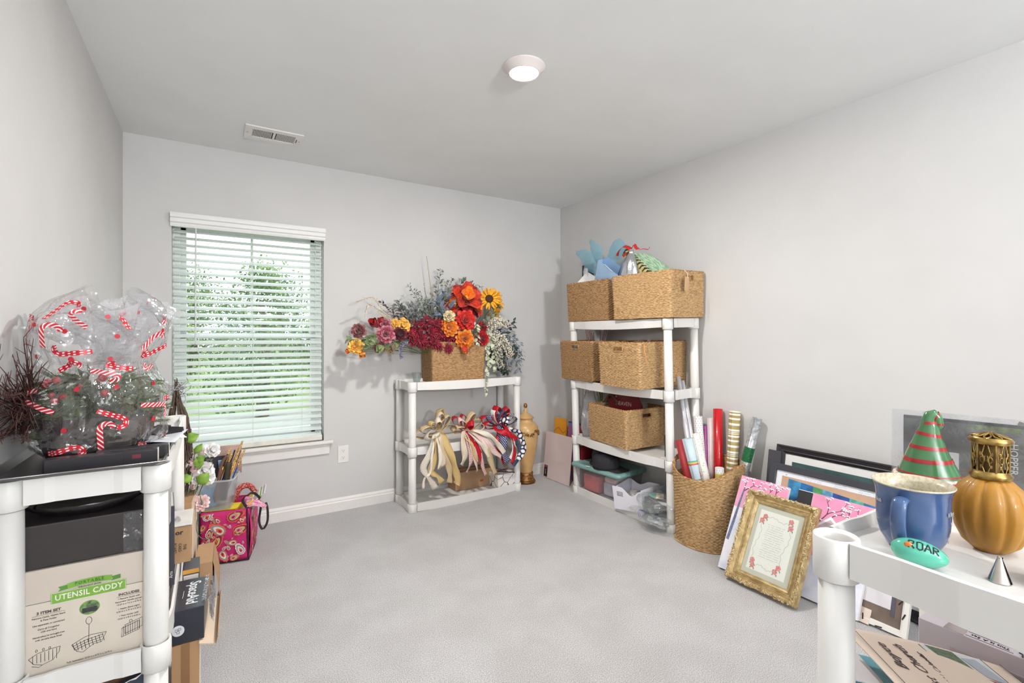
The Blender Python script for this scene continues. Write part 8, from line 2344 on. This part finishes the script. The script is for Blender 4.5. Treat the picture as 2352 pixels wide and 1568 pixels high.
MB().lathe([(0.0, 0.0), (0.070, 0.0), (0.082, 0.06), (0.075, 0.14), (0.066, 0.20), (0.060, 0.28), (0.035, 0.33), (0.0, 0.345)], 28, smooth=False, fr=lambda a, r, z: r*(1+0.12*math.sin(5*a+z*22)+0.06*math.sin(11*a-z*40)), M=Matrix.Diagonal((0.75, 1.2, 1, 1))).obj('film', pbm, o)
for i in range(7):
    MB().ball((rr.uniform(-.03, .02), rr.uniform(-.05, .05), 0.045+0.022*i), 0.036, 9, jit=0.1, seed=i).obj('stuffing_lump', mat('stuffing_white', (226, 218, 214), 0.9, var=0.03), o)
o = T('metal_wire', 'thin grey wires standing behind the left post of the tall shelf', 'wires', Lm(2.70, 3.20, 0.0))
for i in range(6):
    MB().tube([(0.02*math.sin(i*2), -0.02*i+0.03, 0.003), (0.015*math.sin(i), -0.022*i+0.02-0.01*(i % 3), 0.84-0.03*(i % 4))], 0.0016, 5).obj('wire', mat('wire_grey', (116, 114, 116), 0.5), o)
o = T('black_stand', 'black metal stand with hooks at the right end of the third shelf', 'stand', onT(2.52, 2.115, 0.444))
MB().box((0, 0, 0.085), (0.030, 0.012, 0.17), bev=0.003).obj('upright', mat('stand_black', (34, 32, 34), 0.35), o)
MB().tube(smooth_path([(0, 0, 0.16), (0.0, 0.01, 0.185), (0.0, 0.02, 0.17)], 4), 0.002, 5).obj('hook', steel, o)
MB().box((0.0, 0.018, 0.012), (0.05, 0.035, 0.024), bev=0.003).obj('white_block', mat('lid_white', (234, 228, 222), 0.5), o)
# ---- bottom tier: clear bin with teal lid, two caps, white bin, zip bags, foil
teal = mat('lid_teal', (128, 166, 160), 0.35, var=0.03)
o = T('storage_bin', 'clear storage bin with a dusty teal lid on the bottom tier of the tall shelf', 'bin', onT(2.60, 2.755, 0.0405, 184))
clr = film('bin_clear', (246, 246, 248), 0.25, 0.12, 0.16)
bin_shell('bin_body', 0.235, 0.145, 0.195, clr, o, flare=0.028)
def sq(hx, hy, z):
    return rr_ring(hx, hy, z, 0.035)
rings = [sq(0.240, 0.150, 0.190), sq(0.252, 0.162, 0.192), sq(0.255, 0.165, 0.205), sq(0.247, 0.157, 0.219), sq(0.225, 0.135, 0.222), sq(0.215, 0.125, 0.213), sq(0.14, 0.05, 0.213)]
n_ = len(rings[0])
b = MB().add([p_ for r_ in rings for p_ in r_], [(k*n_+j, k*n_+(j+1) % n_, (k+1)*n_+(j+1) % n_, (k+1)*n_+j) for k in range(len(rings)-1) for j in range(n_)], 0, None, True)
b.add(rings[-1], [tuple(range(n_))])
b.obj('lid', teal, o)
for s_ in (-1, 1):
    MB().box((s_*0.250, 0, 0.207), (0.026, 0.09, 0.024), bev=0.006).obj('latch', mat('latch_teal', (100, 140, 138), 0.35), o)
for (x, y, sx, sy, sz, c, lb) in ((-0.09, 0.0, 0.16, 0.20, 0.13, (214, 96, 92), 'red folded fabric inside the clear storage bin'), (0.09, 0.02, 0.14, 0.20, 0.10, (206, 206, 214), 'pale folded fabric inside the clear storage bin'), (0.09, 0.01, 0.12, 0.18, 0.04, (226, 196, 190), 'thin pink fabric on the pale stack inside the clear storage bin')):
    zz = 0.006 if sz > 0.05 else 0.108
    tag(MB().box((x, y, zz+sz/2), (sx, sy, sz), bev=0.015).obj('folded_fabric', mat('fabric_%d' % c[1], c, 0.8, var=0.08, vscale=20), M=onT(2.60, 2.755, 0.0425, 184)), lb, 'fabric')
capm = mat('cap_black', (40, 38, 44), 0.8, var=0.08, vscale=80)
def cap(label, M, badge=False, m2=None):
    t = T('baseball_cap', label, 'cap', M)
    MB().lathe([(0.092, 0.0), (0.094, 0.02), (0.092, 0.055), (0.080, 0.085), (0.052, 0.102), (0.0, 0.106)], 36, fr=lambda a, r, z: r*(1+0.10*abs(math.cos(a)))*(1-0.006*(abs(math.cos(3*a)) < 0.12))).obj('crown', m2 or capm, t, solid=0.002)
    def br(u, v):
        a = lerp(-1.05, 1.05, u)
        r0 = 0.094*(1+0.10*abs(math.cos(a)))
        return (r0*math.cos(a)+v*0.070*(math.cos(a*0.55)), r0*math.sin(a)+v*0.01*math.sin(a), 0.006-0.010*v-0.020*v*abs(math.sin(a))**1.5)
    MB().sheet(br, 20, 6).obj('brim', capm, t, solid=0.003)
    MB().ball((0, 0, 0.107), 0.006, 8, sc=(1, 1, 0.5)).obj('button', capm, t)
    if badge:
        MB().box((0.0985, 0, 0.046), (0.003, 0.036, 0.024), M=Matrix.Identity(4)).obj('badge', lw_, t)
        MB().box((0.1005, 0, 0.046), (0.0012, 0.024, 0.013)).obj('badge_print', mat('badge_dark', (60, 60, 64), 0.6), t)
        text('CAP', 0.009, lw_, t, Fm((0.1014, 0, 0.046), (0, 1, 0), (0, 0, 1)), bold=0.0002)
    return t
cap('black baseball cap with a white front badge on the teal bin lid', onT(2.53, 2.70, 0.264, 205), True)
cap('dark grey and black cap behind the badge cap on the teal bin lid', onT(2.66, 2.86, 0.264, 120), False, mat('cap_grey', (66, 68, 74), 0.8, var=0.1))
tag(MB().box((0, 0, 0), (0.035, 0.008, 0.004), bev=0.001).obj('cap_tag', lw_, M=onT(2.43, 2.79, 0.2665, 15)), 'small white tag beside the badge cap on the teal lid', 'tag')
o = T('white_bin', 'white open bin with an oval handle hole tilted on the bottom tier', 'bin', onT(2.545, 2.405, 0.048, 188)@Lm(0, 0, 0, 0, 0, -7))
wbm = mat('bin_white', (232, 230, 238), 0.35, var=0.01)
hb_ = MB()
# side panels with dipping top edges; near panel has a hole
def panel(x0, y0, x1, y1, h0, h1, dip=0.0, hole=None):
    N = 14
    top = []
    for k in range(N+1):
        t = k/N
        top.append((lerp(x0, x1, t), lerp(y0, y1, t), lerp(h0, h1, t)-dip*math.sin(PI*max(0, (t-0.3)/0.7))**2))
    v = [(lerp(x0, x1, k/N), lerp(y0, y1, k/N), 0.0) for k in range(N+1)]
    if not hole:
        hb_.add(v+top, [(k, k+1, N+2+k, N+1+k) for k in range(N)])
    else:
        ma = [(p_[0], p_[1], t_[2]*0.58) for p_, t_ in zip(v, top)]
        mb_ = [(p_[0], p_[1], t_[2]*0.80) for p_, t_ in zip(v, top)]
        q = N+1
        hb_.add(v+ma+mb_+top, [(k, k+1, q+k+1, q+k) for k in range(N)]+[(q+k, q+k+1, 2*q+k+1, 2*q+k) for k in range(N) if not (hole[0] <= k <= hole[1])]+[(2*q+k, 2*q+k+1, 3*q+k+1, 3*q+k) for k in range(N)])
panel(-0.12, -0.10, 0.12, -0.10, 0.16, 0.14, 0.045, (2, 4))
panel(0.12, -0.10, 0.135, 0.10, 0.15, 0.15, 0.0)
panel(0.135, 0.10, -0.12, 0.10, 0.15, 0.17, 0.03)
panel(-0.12, 0.10, -0.12, -0.10, 0.17, 0.14)
hb_.add([(-0.12, -0.10, 0), (0.12, -0.10, 0), (0.135, 0.10, 0), (-0.12, 0.10, 0)], [(0, 1, 2, 3)])
hb_.obj('bin_body', wbm, o, solid=0.003)
for i, (x, y, z, c, lb, nm, s_) in enumerate(((2.55, 2.36, 0.13, (196, 30, 36), 'red fabric bit inside the white open bin', 'red_fabric', 0.035), (2.56, 2.44, 0.12, (176, 170, 168), 'grey crinkled packet inside the white open bin', 'packet', 0.045), (2.53, 2.40, 0.125, (206, 204, 206), 'clear crinkled packet inside the white open bin', 'packet', 0.04))):
    tag(MB().ball((0, 0, 0), s_, 9, sc=(1, 1.2, 0.8), jit=0.2, seed=i).obj(nm, mat('contents_%d' % i, c, 0.35, var=0.15, vscale=30), M=onT(x, y, z)), lb, nm.replace('_', ' ').split()[-1])
tag(MB().box((0, 0, 0.07), (0.10, 0.004, 0.12), bev=0.0015).obj('white_card', mat('card_bluewhite', (214, 222, 236), 0.4), M=onT(2.68, 2.29, 0.075, 80, )), 'pale blue white card standing behind the white bin', 'card')
# zip bags
zb = film('zip_bag_film', (252, 254, 254), 0.6, 0.05, 0.14, bump=1.2, bscale=40)
def pillow(label, M, a, b_, c, contents, seed, zipc=None):
    t = T('zip_bag', label, 'bag', M)
    rr = random.Random(seed)
    def fn(s_):
        def g_(u, v):
            x, y = (u-0.5)*2, (v-0.5)*2
            h = c*(max(0, 1-x**4)*max(0, 1-y**4))**0.5
            h *= 0.75+0.4*mnoise.noise(Vector((x*3+seed, y*3, s_)))
            return (x*a+0.006*math.sin(y*9+seed), y*b_+0.006*math.sin(x*8), s_*h+c)
        return g_
    mb = MB()
    mb.sheet(fn(1), 26, 22, smooth=False)
    mb.sheet(fn(-0.9), 10, 8)
    mb.obj('film', zb, t)
    for i, (x, y, z, sx, sy, sz, m, rz) in enumerate(contents):
        MB().box((0, 0, 0), (sx, sy, sz), bev=min(sx, sy, sz)*0.3).obj('packed_item', m, t, M=Lm(x, y, z, rz, 8*math.sin(i*3), 6*math.cos(i*2)))
    if zipc:
        MB().ribbon(smooth_path(zipc, 6), 0.006, Vector((0.3, 0.3, 1)), 0, 1).obj('zip_strip', mat('zip_purple', (160, 120, 176), 0.4), t, solid=0.001)
        MB().ribbon([Vector(q)+Vector((0.008, 0.006, 0.002)) for q in smooth_path(zipc, 6)], 0.004, Vector((0.3, 0.3, 1)), 0, 1).obj('zip_strip', mat('zip_blue', (110, 140, 190), 0.4), t, solid=0.001)
    return t
mi, gy, wh, tn = mat('mint_plastic', (150, 214, 196), 0.3), mat('grey_metal_bits', (150, 150, 150), 0.25, metal=0.6, var=0.2), mat('white_bits', (236, 236, 234), 0.4), mat('tan_card', (222, 206, 180), 0.6)
pillow('upper clear zip bag with mint and grey tools spilling over the bottom tier', onT(2.50, 2.20, 0.110, 150), 0.16, 0.11, 0.052, [(-0.06, 0.02, 0.06, 0.08, 0.05, 0.02, mi, 20), (0.03, -0.03, 0.07, 0.12, 0.02, 0.015, gy, 10), (0.0, 0.03, 0.08, 0.11, 0.05, 0.012, tn, -20), (0.05, 0.03, 0.05, 0.09, 0.02, 0.02, wh, 50), (-0.03, -0.05, 0.05, 0.10, 0.016, 0.016, gy, -8), (0.08, -0.02, 0.05, 0.05, 0.05, 0.03, gy, 0)], 3)
pillow('middle clear zip bag of white foil bits at the edge of the bottom tier', onT(2.47, 2.20, 0.045, 160), 0.15, 0.10, 0.036, [(0, 0, 0.04, 0.07, 0.05, 0.03, mat('foil_bits', (220, 222, 224), 0.15, metal=0.8, vscale=60, col2=(120, 120, 124)), 10), (-0.07, 0.02, 0.03, 0.06, 0.04, 0.02, mi, 40), (0.06, 0.0, 0.03, 0.07, 0.03, 0.02, wh, -10)], 5)
pillow('lowest clear zip bag with a purple zip strip on the tall shelf rim', onT(2.405, 2.125, 0.052, 205)@Lm(0, 0, 0, 0, 0, 10), 0.085, 0.07, 0.022, [(0.0, 0, 0.025, 0.10, 0.07, 0.006, wh, 12), (0.0, 0.01, 0.032, 0.04, 0.03, 0.002, mat('print_blue', (120, 150, 200), 0.4), 12)], 9, [(-0.09, -0.05, 0.03), (-0.115, -0.01, 0.045), (-0.115, 0.04, 0.04), (-0.08, 0.075, 0.02), (-0.03, 0.08, 0.01)])
o = T('foil_packet', 'crumpled silver foil packet at the right end of the bottom tier', 'packet', onT(2.66, 2.135, 0.185))
MB().ball((0, 0, 0), 0.055, 14, sc=(0.9, 0.9, 0.8), jit=0.14, seed=4).obj('foil', foil, o)
MB().box((0, 0, -0.047), (0.11, 0.09, 0.008)).obj('black_tray', tc_, o)
tag(MB().box((0, 0, 0.045), (0.13, 0.12, 0.09), bev=0.004).obj('storage_box', mat('box_teal_grey', (130, 150, 156), 0.5), M=onT(2.68, 2.135, 0.0425)), 'small grey teal box under the foil packet on the bottom tier', 'box')
o = T('book', 'tall dark red book standing at the far left end of the bottom tier', 'book', onT(2.60, 2.985, 0.0425+0.0, 0))
MB().box((0, 0, 0.165), (0.028, 0.16, 0.33), bev=0.002).obj('cover', mat('book_dark_red', (120, 24, 36), 0.45, var=0.08), o)
MB().box((0, 0, 0.331), (0.022, 0.15, 0.002)).obj('page_block', mat('pages', (226, 222, 216), 0.8), o)
